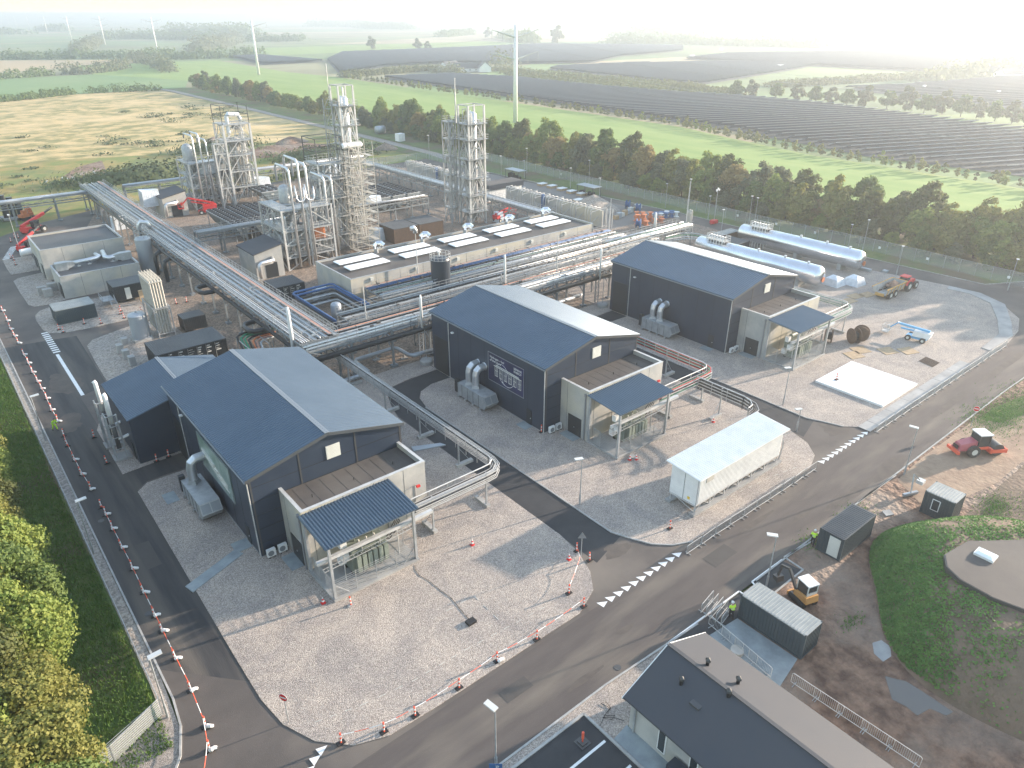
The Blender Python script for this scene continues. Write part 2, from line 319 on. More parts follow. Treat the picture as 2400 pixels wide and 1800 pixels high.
sheet('main_road_wear', [(-120,25.9),(110,25.9),(200,24),(200,37),(158,37),(147,33),(140,31.4),(112,31.4),(88,32.4),(-60,32.5),(-120,32.4)], .003, 'road_x')
# newer, darker asphalt on the left road and the lanes between the halls
sheet('left_road_asphalt', [(4.3,50),(9.7,44),(9.9,77.5),(11.2,78.6),(16.4,78.6),(16.4,82),(9.9,82),(9.9,106),(13.7,107.5),(14.2,130),(4.3,132)], .006, 'road_y')
sheet('lane_one', [(40.7,36.5),(45.4,37.8),(45.2,73),(45.9,75.9),(47.2,77.4),(49.5,78.3),(53.1,78.3),(53.1,81.7),(48.5,81.4),(44.6,81),(42.9,79.2),(41.6,76.2),(41,73)], .004, 'fresh_asphalt')
sheet('lane_two', [(77.4,36.5),(82,37.8),(82,73),(82.7,75.9),(84,77.4),(86.3,78.3),(90.7,78.3),(90.7,81.7),(85.3,81.4),(81.4,81),(79.7,79.2),(78.4,76.2),(77.8,73)], .004, 'fresh_asphalt')
def padpoly(x0, x1, y0=32.8, top=78.2):
    return [(x0,48),(x0,42)]+[(x0+.4,38.8),(x0+1.6,36),(x0+3.6,33.9),(x0+6,y0+.15)]+[(x0+10,y0),(x1-6,y0),(x1-3,y0+1.3),(x1-1.5,y0+3.2),(x1-.4,y0+6),(x1,y0+9),(x1,73),(x1+.9,76.2),(x1+2.2,79.4),(x1+4,81.1),(x1+7,81.6),(x1+12,81.7),(x1+12,86),(x0+1.5,86),(x0+1.5,82.5),(x0+6.6,82.5),(x0+6.6,top),(x0+1.6,top),(x0+.3,77)]
g1 = padpoly(9.5, 40.8)
sheet('gravel_pad_one', g1, .06, 'gravel', .08)
g2 = [(45.1,45),(45.1,38.8),(45.8,37.1),(46.9,34.9),(48.4,33.5),(50.4,32.7),(60,32.3),(71.6,32.2),(74.5,33.3),(76.4,35.4),(77.5,38.5),(77.6,42),(77.6,73),(78.5,76.2),(79.8,79.4),(81.5,81),(84,81.6),(90.6,81.8),(90.6,86),(53,86),(53,78.2),(49.5,78.2),(47.1,77.2),(45.9,75.6),(45.2,73)]
sheet('gravel_pad_two', g2, .06, 'gravel', .08)
g3 = [(82,45),(82,38.8),(82.7,37.1),(83.6,34.6),(85.3,33),(88,32.5),(116,31.4),(129.7,31.3),(136.2,32.1),(142.3,34),(146.9,37.8),(150.4,44),(151,49),(149.6,58),(147.5,70),(146,80.7),(146.5,96),(90.6,96),(90.6,78.2),(86.5,78.2),(84,77.2),(82.8,75.6),(82.1,73)]
sheet('gravel_pad_three', g3, .06, 'gravel', .08)
sheet('process_ground', [(14.2,108),(14.4,117),(14.8,124.5),(15.8,126.4),(19,127.8),(28,129),(31,146),(31.5,205),(38,224),(131,224),(150,206),(152,166),(151.5,120),(150,96.1),(90.4,96.1),(90.4,86.1),(16.5,86.1),(16.5,95),(14,107)], .035, 'site_dirt', .05)
sheet('gravel_pad_annex', [(9.5,94.5),(9.4,81.8),(16.3,82.3),(16.3,86),(14,96),(14,107)], .05, 'gravel', .07)
sheet('gravel_pad_tank', [(13.9,107),(14,111),(14.2,117),(14.6,124.3),(15.8,126.4),(19.2,127.8),(24,129.5),(28,129),(28,104)], .055, 'gravel_far', .07)
sheet('gravel_pad_container', [(13.2,147.5),(11.6,146.6),(10.6,144.6),(10.3,141.9),(10.4,136.3),(11,134),(12.8,132.6),(17.1,132.1),(30,132.3),(30,147.5)], .055, 'gravel_far', .07)
sheet('gravel_pad_block', [(16.4,171),(11.6,169.9),(10.6,168.4),(10.5,160),(10.6,151.3),(11.3,149.6),(14.5,149.2),(16.7,150.3)], .055, 'gravel_far', .07)
sheet('gravel_pad_corner', [(16.4,186),(11,186.1),(10.8,178.1),(10.9,173.3),(16.3,173.3)], .055, 'gravel_far', .07)
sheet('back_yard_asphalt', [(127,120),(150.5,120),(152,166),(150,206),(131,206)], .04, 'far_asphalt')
# kerbs
def kerb(pts, name='kerb', wd=.16, z=.11, m='kerb'):
    mb = MB()
    for i in range(len(pts)-1): mb.bar((*pts[i], z/2), (*pts[i+1], z/2), wd, z)
    return struct(name, mb, m)
kerb([(4.3,172),(4.3,49.2),(4.3,46.3),(4.0,43.5),(3.2,41),(1.5,38.5),(-2,34.5),(-8,32.7),(-100,32.5)])
kerb([(45.1,73),(45.1,38.8),(45.8,37.1),(46.9,34.9),(48.4,33.5),(50.4,32.6)])
kerb([(81.95,73),(81.95,38.8),(82.7,37.1),(83.6,34.6)])
kerb([(-100,26),(31,26),(41.8,25.4)]); kerb([(50.3,25.3),(110,25.2),(210,22.8)])
kerb([(210,38.2),(170,38.3),(157.2,45),(156.5,62),(156.8,120),(153.8,165),(151.4,206)])
sheet('left_gravel_strip', [(3.3,49),(4.2,49),(4.2,170),(3.3,170)], .02, 'gravel_far'); sheet('left_corner_gravel', [(4.2,49),(3.9,43.5),(3.1,41),(1.4,38.6),(-2.1,34.6),(-8,32.8),(-14,32.6),(-14,40),(-.5,43.5),(3.2,45.3),(3.3,49)], .02, 'gravel')
# white markings
def sharks(x0, x1, y, n, name='road_marking', d=.62, up=True):
    mb = MB(); st = (x1-x0)/n
    for i in range(n):
        x = x0+i*st; mb.add([(x-.05,y+.72,.014),(x+.05,y-.08,.014),(x+.86,y+.22,.014)], [(0,1,2)])
    return struct(name, mb, 'white')
sharks(36.9, 48.4, 32.05, 11); sharks(73.6, 85, 31.75, 11)
mk = MB()
for x, y in ((11.2,35.0),(10.5,34.6),(9.8,34.1),(9.1,33.7)): mk.add([(x-.35,y+.35,.07),(x-.3,y-.4,.07),(x+.45,y+.1,.07)], [(0,1,2)])
struct('road_marking', mk, 'white')
mk = MB(); mk.box(10.05,10.5,106.2,123.8,.01,.02)
for i in range(11): mk.box(9.9,10.9,124.6+i*.98,125.1+i*.98,.01,.02)
struct('road_marking', mk, 'white')
mk = MB()
for i in range(10): mk.box(11.1+i*.3,12.5+i*.3,186.4+i*1.05,186.9+i*1.05,.01,.02)
struct('road_marking', mk, 'white')
M['patch'] = mat('patch', (.068,.061,.056), .85, c2=(.075,.069,.064), scale=1.2)
M['mud'] = mat('mud', (.115,.097,.083), .95, c2=(.085,.073,.065), scale=.8, detail=12)
def blot(name, cx, cy, rx_, ry, m, z):
    n = 26; ph = R.uniform(0,6); return sheet(name, [(cx+rx_*(1+.22*math.sin(3*a+ph)+.15*math.sin(7*a)+R.uniform(-.1,.1))*math.cos(a), cy+ry*(1+.22*math.cos(2*a+ph)+R.uniform(-.12,.12))*math.sin(a)) for a in [2*math.pi*k/n for k in range(n)]], z, m)
for k,(x,y,rx_,ry) in enumerate(((43.5,36.6,1.6,.8),(63,28,2.6,.3),(70,26.6,5,.6),(79,26.3,4,.8),(30,27.5,2,.25),(36.5,29,1,.3),(12,40,.9,2.2),(7.2,99,1.6,3),(9,112,2,3.6),(82.5,35.2,2,1.6),(101,28.5,7,.5),(120,28.4,9,.6),(58,30.4,3,.25))): blot('mud_stain', x, y, rx_, ry, 'mud', .0072+.0006*k)
for k,(x,y,a_,c_) in enumerate(((49,28.8,3.5,1.6),(7,63,1.3,4.5),(24,29.6,2.6,1.2))): sheet('asphalt_patch', [(x,y),(x+a_,y),(x+a_,y+c_),(x,y+c_)], .0165+.0006*k, 'patch')
for k,(x,y) in enumerate(((5.4,57),(5.4,74),(43,60),(64,32.1),(33,26.6),(79.6,60))):
    b = MB(); b.cyl(x,y,.0,.03,.3,16); tag(b.build('drain_cover','steel_dark'), f'round dark drain cover set in the asphalt, {nth(k)} listed', 'drain cover', 'round drain covers in the asphalt')
# ------------------------------------------------------------------ halls
def corrug(mb, p0, along, across, n, h=.05, wd=.08, m=0, top=.6):
    """n raised ribs: p0 start corner, along = rib vector, across = vector over which ribs are spread"""
    p0 = Vector(p0); a = Vector(along); c = Vector(across); up = c.cross(a).normalized(); up = up if up.z > 0 else -up
    cu = c.normalized()*wd/2
    for i in range(n):
        b = p0+c*((i+.5)/n); mb.hexa([b-cu, b+cu, b+cu+a, b-cu+a], [b-cu*top+up*h, b+cu*top+up*h, b+cu*top+a+up*h, b-cu*top+a+up*h], m)
def gable_roof(t, x0, x1, y0, y1, ze, zr, m, ribs, name='roof_slope', ov=.25, mr=None, ribh=.075):
    xm = (x0+x1)/2
    for sx, xe in ((-1, x0-ov), (1, x1+ov)):
        dz = (zr-ze)*ov/((x1-x0)/2); mb = MB()
        a = Vector((xe, y0-ov, ze-dz)); b = Vector((xe, y1+ov, ze-dz)); c = Vector((xm, y1+ov, zr)); d = Vector((xm, y0-ov, zr)); th = Vector((0,0,.14))
        mb.hexa([a, b, c, d] if sx > 0 else [b, a, d, c], [p+th for p in ([a, b, c, d] if sx > 0 else [b, a, d, c])])
        if ribs: corrug(mb, a+th, d-a, b-a, ribs, ribh, .24, 0, .38)
        mb.build(name, m if sx < 0 or mr is None else mr, t)
def hall(x0, wd, label, sliver=False):
    y0, y1, ze, zr = 57.8, 82.5, 9.0, 10.95; x1 = x0+wd; xm = (x0+x1)/2
    t = thing('process_hall', label, 'hall', (x0, y0, 0), 'large gabled process halls')
    mb = MB(); mb.box(x0,x1,y0,y1,0,ze-.02); mb.add([(x0,y0,ze-.02),(x1,y0,ze-.02),(xm,y0,zr-.03),(x0,y1,ze-.02),(x1,y1,ze-.02),(xm,y1,zr-.03)], [(0,1,2),(4,3,5),(0,2,5,3),(1,4,5,2)]); mb.build('wall', 'navy_wall', t)
    gable_roof(t, x0, x1, y0, y1, ze, zr, 'blue_roof', 66)
    mb = MB(); mb.bar((xm,y0-.27,zr+.17),(xm,y1+.27,zr+.17),.5,.07); mb.build('ridge_cap','flash',t)
    g = MB()
    for (a, b) in (((x0-.26,ze-.02),(xm,zr+.03)),((xm,zr+.03),(x1+.26,ze-.02))): g.bar((a[0],y0-.3,a[1]),(b[0],y0-.3,b[1]),.06,.34)
    g.build('verge_trim','grey_panel',t)
    for xx in (x0-.3, x1+.3):
        g = MB(); g.box(xx-.08,xx+.08,y0-.25,y1+.25,ze-.16,ze-.02); g.build('gutter','flash',t)
    for yy in (y0+.02, 78.2): 
        g = MB(); g.cyl(x0-.08, yy, 0, ze-.15, .06, 8); g.build('downpipe','steel_white',t)
    # panel joints and seams on the front gable
    for xx in (x0+.2, x0+5.1, x0+11.1, x1-.15): g = MB(); g.box(xx-.08,xx+.08,y0-.035,y0-.001,0,ze+max(0,(1-abs(xx-xm)/(wd/2)))*(zr-ze)-.1); g.build('corner_trim','steel_dark',t)
    g = MB()
    for z in (1.6,3.2,4.8,6.4,8): g.box(x0+.05,x1-.05,y0-.015,y0-.001,z,z+.04)
    for yy in range(61, 82, 3): g.box(x0-.012,x0-.001,yy,yy+.03,.2,ze-.1)
    g.build('panel_joint','black',t)
    g = MB(); g.box(xm-.3,xm+1.2,y0-.09,y0-.002,8.05,9.5,0)
    for k in range(9): g.box(xm-.24,xm+1.14,y0-.11,y0-.09,8.12+k*.155,8.2+k*.155,0)
    g.build('louvre','offwhite',t)
    d = MB(); d.box(x0-.05,x0-.002,78.6,81.9,.05,5.6); d.build('gate','cont_black',t)
    d = MB(); d.box(x0-.06,x0-.002,60.2,61.2,.05,2.2); dd = d.build('door','cont_black',t); h = MB(); h.box(x0-.12,x0-.06,60.3,60.4,1,1.15); h.build('handle','silver',dd)
    l = MB(); l.box(x0-.35,x0-.02,76.9,77.3,7.4,7.55); l.build('wall_lamp','white',t)
    l = MB(); l.box(x0,x1,y0-.06,y1,0,.12); l.box(x0-.05,x0+.4,y0,y1,0,.1); l.build('plinth','concrete',t)
    # concrete annex in front
    ax0, ax1, ay0, H = x0+2.7, x1-.35, 52.9, 6.9
    mb = MB(); mb.box(ax0,ax1,ay0,y0-.01,0,H-.55)
    for (a,b,c,d_) in ((ax0,ax1,ay0,ay0+.28),(ax0,ax0+.28,ay0+.28,y0-.01),(ax1-.28,ax1,ay0+.28,y0-.01)): mb.box(a,b,c,d_,H-.551,H)
    aw = mb.build('annex_wall','concrete_wall',t)
    mb = MB(); mb.box(ax0+.28,ax1-.28,ay0+.28,y0-.02,H-.549,H-.52)
    for k in range(9): mb.box(ax0+1.2+k*1.4,ax0+1.26+k*1.4,ay0+.4,y0-.3,H-.52,H-.505)
    rr = mb.build('annex_roof','roof_felt',t)
    for k in range(3):
        g = MB(); g.cyl(ax0+2.2+k*4.4, 55.2, H-.52, H-.2, .04, 6); g.build('roof_vent','black',rr)
    g = MB(); g.box(ax0-.03,ax1+.03,ay0-.03,ay0+.31,H,H+.06); g.box(ax0-.03,ax0+.31,ay0+.31,y0-.02,H,H+.06); g.box(ax1-.31,ax1+.03,ay0+.31,y0-.02,H,H+.06); g.build('parapet_cap','steel_white',t)
    g = MB()
    for k in range(4): g.box(ax0+3.3*k+.9,ax0+3.3*k+.94,ay0-.012,ay0-.001,.1,H-.05)
    for yy in (54.6,): g.box(ax0-.012,ax0-.001,yy+2,yy+2.04,.1,H-.1)
    g.build('wall_joint','grey_panel',t)
    d = MB(); d.box(ax0-.06,ax0-.002,54.0,56.3,.06,2.65); dd = d.build('annex_door','cont_black',t); h = MB(); h.box(ax0-.12,ax0-.06,55.1,55.25,1.1,1.2); h.build('handle','silver',dd)
    g = MB(); g.cyl(ax0-.1, ay0+.5, 0, H-.7, .09, 8); g.cyl(ax0-.1, ay0+.5, H-.75, H-.4, .17, 8); g.build('downpipe','flash',t)
    g = MB(); g.tube([(ax1-1.3,ay0-.05,4.6),(ax1-1.3,ay0-.5,4.8)],.05,6); g.tube([(ax1-1.3,ay0-.05,1.2),(ax1-1.3,ay0-.05,4.6)],.035,6); g.build('conduit','steel_white',t)
    g = MB(); g.box(ax1-1.5,ax1-1.1,ay0-.75,ay0-.5,4.7,4.9); g.build('siren','red',t)
    return t
HX = [(16.1,16.4),(52.9,16.5),(90.7,17.2)]
HL = ['navy gabled hall nearest the camera, with a small navy side annex','middle navy gabled hall with the dark hydrogen poster on its wall','rear navy gabled hall beside the two long silver tanks']
for (x0, wd), l in zip(HX, HL): hall(x0, wd, l)
def slab(name, x0, x1, y0, y1, label, m='paving', z=.11, cat='slab', group=None):
    b = MB(); b.box(x0,x1,y0,y1,.03,z); return tag(b.build(name, m), label, cat, group)
names3 = ['nearest', 'middle', 'rear']
# ------------------------------------------------------------------ transformer bays
def bay(x0, y0, x1, y1, label):
    t = thing('transformer_bay', label, 'canopy', (x0, y0, 0), 'open canopies over transformers')
    b = MB(); b.box(x0-.1,x1+.1,y0-.15,y1,.03,.28); b.build('floor_slab','concrete',t)
    for xx, yy, h in ((x0+.1,y0+.1,6.0),(x1-.1,y0+.1,6.0),(x0+.1,y1-.15,6.35),(x1-.1,y1-.15,6.35)):
        b = MB(); b.box(xx-.12,xx+.12,yy-.12,yy+.12,.28,h); b.build('post','galv',t)
    b = MB(); b.bar((x0,y0+.1,6.0),(x1,y0+.1,6.0),.16,.3); b.bar((x0+.1,y0,6.02),(x0+.1,y1-.1,6.36),.12,.22); b.bar((x1-.1,y0,6.02),(x1-.1,y1-.1,6.36),.12,.22); b.bar((x0+4,y0,6.02),(x0+4,y1-.1,6.36),.12,.2); b.build('roof_frame','galv',t)
    b = MB(); P = [Vector(p) for p in ((x0-.35,y0-.3,6.16),(x1+.35,y0-.3,6.16),(x1+.35,y1-.02,6.58),(x0-.35,y1-.02,6.58))]; b.hexa(P, [p+Vector((0,0,.07)) for p in P]); corrug(b, P[0]+Vector((0,0,.07)), P[3]-P[0], P[1]-P[0], 30, .1, .22, 0, .4); b.build('canopy_roof','blue_roof',t)
    b = MB(); b.bar((x0-1.0,y0+.45,4.6),(x1+2.2,y0+.45,4.6),.35,.3); b.build('duct_beam','steel_white',t)
    # rails round the bay
    for (p, q, n) in (((x0+.2,y0+.1),(x1-.2,y0+.1),4),((x0+.1,y0+.4),(x0+.1,y0+3),1),((x1-.1,y0+.3),(x1-.1,y1-.4),2)):
        b = MB()
        for k in range(9): b.bar((*p,.5+k*.22),(*q,.5+k*.22),.03)
        for k in range(n+1):
            f = k/n; xx = p[0]+(q[0]-p[0])*f; yy = p[1]+(q[1]-p[1])*f; b.bar((xx,yy,.28),(xx,yy,2.4),.05)
        b.build('railing','galv',t)
    b = MB()
    for k in range(12): b.bar((x0+.1,y0+3.1+k*.09,.4),(x0+.1,y0+3.1+k*.09,2.3),.02)
    b.bar((x0+.1,y0+3.05,.35),(x0+.1,y0+4.2,.35),.05); b.bar((x0+.1,y0+3.05,2.35),(x0+.1,y0+4.2,2.35),.05); b.build('gate','galv',t)
    b = MB(); b.bar((x0+.3,y0+.1,1.6),(x0+1.5,y0+.1,.3),.07); b.bar((x1-.3,y0+.1,1.6),(x1-1.5,y0+.1,.3),.07); b.build('brace','galv',t)
    # cable ladder on hoops
    b = MB(); b.bar((x0-.2,y0+.9,2.9),(x1+.4,y0+.9,3.3),.05); b.bar((x0-.2,y0+1.35,2.9),(x1+.4,y0+1.35,3.3),.05)
    for k in range(26): f = k/25; b.bar((x0-.2+f*(x1-x0+.6),y0+.9,2.9+.4*f),(x0-.2+f*(x1-x0+.6),y0+1.35,2.9+.4*f),.03)
    b.build('cable_ladder','steel_white',t)
    for k in range(4):
        xx = x0+2+k*1.9; b = MB(); b.tube([(xx,y0+1.6,.3),(xx,y0+1.6,3.6),(xx,y0+1.5,3.9),(xx,y0+1.2,4.05),(xx,y0+.7,4.05)],.05,6); b.build('hoop','steel_white',t)
    return t
def transformer(x, y, label):
    t = thing('transformer', label, 'transformer', (x, y, .28), 'grey green transformers under canopies')
    b = MB(); b.box(x,x+3.6,y,y+1.9,.45,2.9); b.box(x-.05,x+3.65,y-.05,y+1.95,2.9,3.05); b.build('tank','transformer',t)
    for k in range(6):
        b = MB()
        for j in range(4): b.box(x+.15+k*.57,x+.58+k*.57,y-.2-j*.16,y-.12-j*.16,.9,2.7)
        b.box(x+.3+k*.57,x+.42+k*.57,y-.7,y,2.5,2.62); b.build('radiator','transformer',t)
    b = MB(); b.tube([(x+.5,y+1.3,3.7),(x+3.3,y+1.3,3.7)],.33,12); b.box(x+.9,x+1,y+1.2,y+1.4,3.05,3.5); b.box(x+2.8,x+2.9,y+1.2,y+1.4,3.05,3.5); b.build('conservator','transformer',t)
    for k in range(3):
        b = MB(); b.lathe(x+1+k*.8,y+.5,[(.09,3.05),(.15,3.15),(.08,3.25),(.14,3.35),(.07,3.45),(.12,3.55),(.04,3.7)],8); b.build('bushing','pipe_cream',t)
    for (a, c, z) in ((-.75,.4,1.9),(-.75,1.2,1.0),(-.6,1.0,3.0)):
        b = MB(); b.box(x+a,x+a+.65,y+c,y+c+.6,z,z+.8); b.build('control_box','white',t)
    b = MB(); b.box(x-.1,x+3.7,y+.2,y+.5,.28,.45); b.box(x-.1,x+3.7,y+1.4,y+1.7,.28,.45); b.build('skid','black',t)
    b = MB()
    for k in range(4): b.tube([(x+3.6,y+.4+k*.25,2.6),(x+4.1,y+.3+k*.25,2.3),(x+4.7,y+.2+k*.25,2.9),(x+5.3,y+.1+k*.2,4.1)],.045,6)
    b.build('cable','black',t); return t
for i, (x0, wd) in enumerate(HX):
    bay(x0+2.7, 47.8, x0+11.5, 52.88, f'galvanised transformer canopy with ribbed blue roof in front of the {names3[i]} hall')
    transformer(x0+5.6, 49.5, f'grey green transformer with radiators under the canopy of the {names3[i]} hall')
    w_ = MB(); w_.box(x0+2.75, x0+2.95, 48.6, 52.85, .28, 3.2)
    # split units, door slabs
    u0 = None
    for k in range(2):
        xx = x0+.35+k*1.15; t = thing('heat_pump', f'white outdoor heat pump unit by the front wall of the {names3[i]} hall, '+('left one' if k == 0 else 'right one'), 'heat pump', (xx, 57.2, .06), 'outdoor heat pump units')
        b = MB(); b.box(xx,xx+.85,57.05,57.4,.2,1.0); bo = b.build('casing','white',t)
        b = MB(); b.tube([(xx+.36,57.05,.6),(xx+.36,57.02,.6)],.3,16); b.build('fan_grille','flash',t)
        b = MB(); b.box(xx+.1,xx+.2,57.0,57.45,.08,.2); b.box(xx+.65,xx+.75,57.0,57.45,.08,.2); b.build('foot','black',t)
    slab('door_slab', x0+1.4, x0+2.65, 54.0, 56.5, f'pale paving slabs outside the annex door of the {names3[i]} hall', group='paving slabs by doors')
    if i: slab('door_slab', x0-1.4, x0-.05, 59.9, 61.7, f'pale paving slabs outside the side door of the {names3[i]} hall', group='paving slabs by doors')
slab('door_slab', 14.4, 16.0, 59.9, 61.6, 'pale paving slabs at the side door of the nearest hall', group='paving slabs by doors')
b = MB(); b.prism([(9.0,58.3),(9.3,57.1),(14.9,59.4),(14.4,60.5)], .03, .12); tag(b.build('paving_strip','paving'), 'diagonal strip of pale paving slabs crossing gravel to the left road', 'slab')
b = MB(); b.prism([(37.8,64.5),(38.1,65.5),(41.3,64.0),(41.6,63.2)], .03, .2); tag(b.build('blue_sheet','tank_grey'), 'blue grey steel plate lying on gravel beside the first lane', 'plate')
slab('hatch_slab', 11.6, 12.9, 72.4, 74.6, 'square grey green hatch slab in gravel beside the left road')
# ------------------------------------------------------------------ air handling units with ducts
def ahu(x, y, zd, label, two=True):
    t = thing('air_handler', label, 'air handler', (x, y, .06), 'ducted air handling units beside halls')
    b = MB(); b.box(x,x+2.1,y+1.1,y+6.6,.35,2.2); b.build('casing','galv',t)
    b = MB(); b.add([(x,y+1.1,.35),(x+2.1,y+1.1,.35),(x+2.1,y+1.1,2.2),(x,y+1.1,2.2),(x,y+.7,.35),(x+2.1,y+.7,.35),(x+2.1,y+.15,1.1),(x,y+.15,1.1),(x,y+.75,2.2),(x+2.1,y+.75,2.2)], [(4,5,1,0),(7,6,5,4),(8,9,6,7),(3,2,9,8),(0,3,8,7,4),(2,1,5,6,9)]); 
    hd = b.build('intake_hood','galv',t)
    b = MB()
    for k in range(9): b.add([(x+.1+k*.22,y+.42,1.15+.35),(x+.14+k*.22,y+.42,1.5),(x+.14+k*.22,y+.6,1.95),(x+.1+k*.22,y+.6,1.95)], [(0,1,2,3)])
    b = MB(); b.add([(x+.1,y+.19,1.2),(x+1.0,y+.19,1.2),(x+1.0,y+.66,2.08),(x+.1,y+.66,2.08)],[(0,1,2,3)]); b.add([(x+1.1,y+.19,1.2),(x+2.0,y+.19,1.2),(x+2.0,y+.66,2.08),(x+1.1,y+.66,2.08)],[(0,1,2,3)]); b.build('louvre','flash',hd)
    b = MB()
    for k in range(4): b.box(x-.03,x,y+1.8+k*1.25,y+1.83+k*1.25,.4,2.15)
    b.build('door_seam','steel_dark',t)
    for k in range(4):
        for s_ in (-.15, 2.0): 
            b = MB(); b.box(x+s_,x+s_+.25,y+1.3+k*1.65,y+1.6+k*1.65,.06,.35); b.build('foot','concrete',t)
    b = MB(); b.box(x-.1,x+.5,y+6.6,y+7.1,.7,2.6); b.build('control_cabinet','cont_black',t)
    for k in range(2 if two else 1):
        yy = y+5.2-k*1.5; r = .48; zt = zd; xw = x+2.55 
        b = MB(); b.lathe(x+1, yy, [(.75,2.2),(.5,2.75)], 4); b.build('duct_base','galv',t)
        b = MB(); b.tube([(x+1,yy,2.6),(x+1,yy,zt-.9),(x+1.15,yy,zt-.35),(x+1.6,yy,zt),(xw,yy,zt+.05)], r, 14); b.build('duct','silver',t,smooth=False)
        b = MB(); b.tube([(xw-.05,yy,zt+.05),(xw+.02,yy,zt+.05)], r+.1, 14); b.build('duct_collar','shiny',t)
    return t
ahu(13.5, 66.2, 5.0, 'silver air handler with one bent duct beside the nearest hall, by the left road', False)
ahu(50.3, 66.2, 4.9, 'grey air handler with two bent silver ducts left of the hydrogen poster')
ahu(88.1, 66.2, 4.7, 'grey air handler with two bent silver ducts beside the rear hall')
# ------------------------------------------------------------------ posters
def text(body, size, loc, m, parent, rot, ext=.004):
    cu = bpy.data.curves.new('lettering', 'FONT'); cu.body = body; cu.size = size; cu.extrude = ext
    o = bpy.data.objects.new('tmp', cu); col.objects.link(o); dg = bpy.context.evaluated_depsgraph_get(); dg.update()
    me = bpy.data.meshes.new_from_object(o.evaluated_get(dg)); bpy.data.objects.remove(o)
    me.materials.clear(); me.materials.append(M[m]); n = bpy.data.objects.new('lettering', me); col.objects.link(n)
    mt = Matrix.Rotation(rot, 4, 'Z') @ Matrix.Rotation(rad(90), 4, 'X'); me.transform(mt); me.transform(Matrix.Translation(Vector(loc)-ORG[parent.name])); n.parent = parent; return n
def poster(x, y0, y1, z0, z1, label, m):
    t = thing('poster', label, 'poster', (x, (y0+y1)/2, z0))
    b = MB(); b.box(x-.07,x-.003,y0,y1,z0,z1); b.build('board', m, t)
    b = MB(); f = .1
    b.box(x-.1,x-.07,y0,y1,z0,z0+f); b.box(x-.1,x-.07,y0,y1,z1-f,z1); b.box(x-.1,x-.07,y0,y0+f,z0+f,z1-f); b.box(x-.1,x-.07,y1-f,y1,z0+f,z1-f); b.build('frame','flash',t); return t
PX = 52.9
pt = poster(PX, 61.7, 69.1, 3.35, 7.5, 'navy poster of electrolyser rack reading Hydrogen fuel of the future', 'poster_navy')
text('Hydrogen – fuel\nof the future', .46, (PX-.08, 68.7, 6.75), 'white', pt, rad(-90))
text('SIEMENS\nENERGY', .42, (PX-.08, 63.75, 6.75), 'white', pt, rad(-90))
b = MB(); X = PX-.085
for k in range(6):
    yy = 67.6-k*.95; z = 5.7-k*.03
    for dy in (0,.28,.56): b.bar((X,yy-dy,z),(X,yy-dy,z-1.25),.05)
    b.bar((X,yy,z-1.25),(X,yy-.6,z-1.25),.07); b.bar((X,yy,z-.5),(X,yy-.6,z-.5),.04)
b.bar((X,67.8,5.85),(X,62.2,5.7),.1); b.bar((X,67.4,6.05),(X,62.7,5.9),.09); b.build('printed_rack','offwhite',pt)
b = MB()
for (cy, cz, r, a0, a1) in ((66.2,5.6,1.15,20,200),(65.2,4.9,1.5,190,340),(65.0,4.6,1.15,200,350)): b.tube([(X,cy+r*math.cos(rad(a0+(a1-a0)*i/16)),cz+.8*r*math.sin(rad(a0+(a1-a0)*i/16))) for i in range(17)],.02,5)
b.lathe(X,66.0,[(.02,3.95),(.09,4.02),(.02,4.1)],8); b.build('printed_arc','white',pt)
p1 = poster(16.1, 63.0, 72.3, 3.4, 7.6, 'grey green picture board on the side wall of the nearest hall', 'poster_green')
b = MB(); X = 16.01
for k in range(5): b.bar((X,64+k*.9,4.2+k*.35),(X,67.5+k*.9,4.5+k*.4),.12+.04*k)
b.add([(X-.01,64.5,4.1),(X-.01,68,5.2),(X-.01,67.4,5.7),(X-.01,64.2,5.1)],[(0,1,2,3)]); b.build('printed_picture','offwhite',p1)
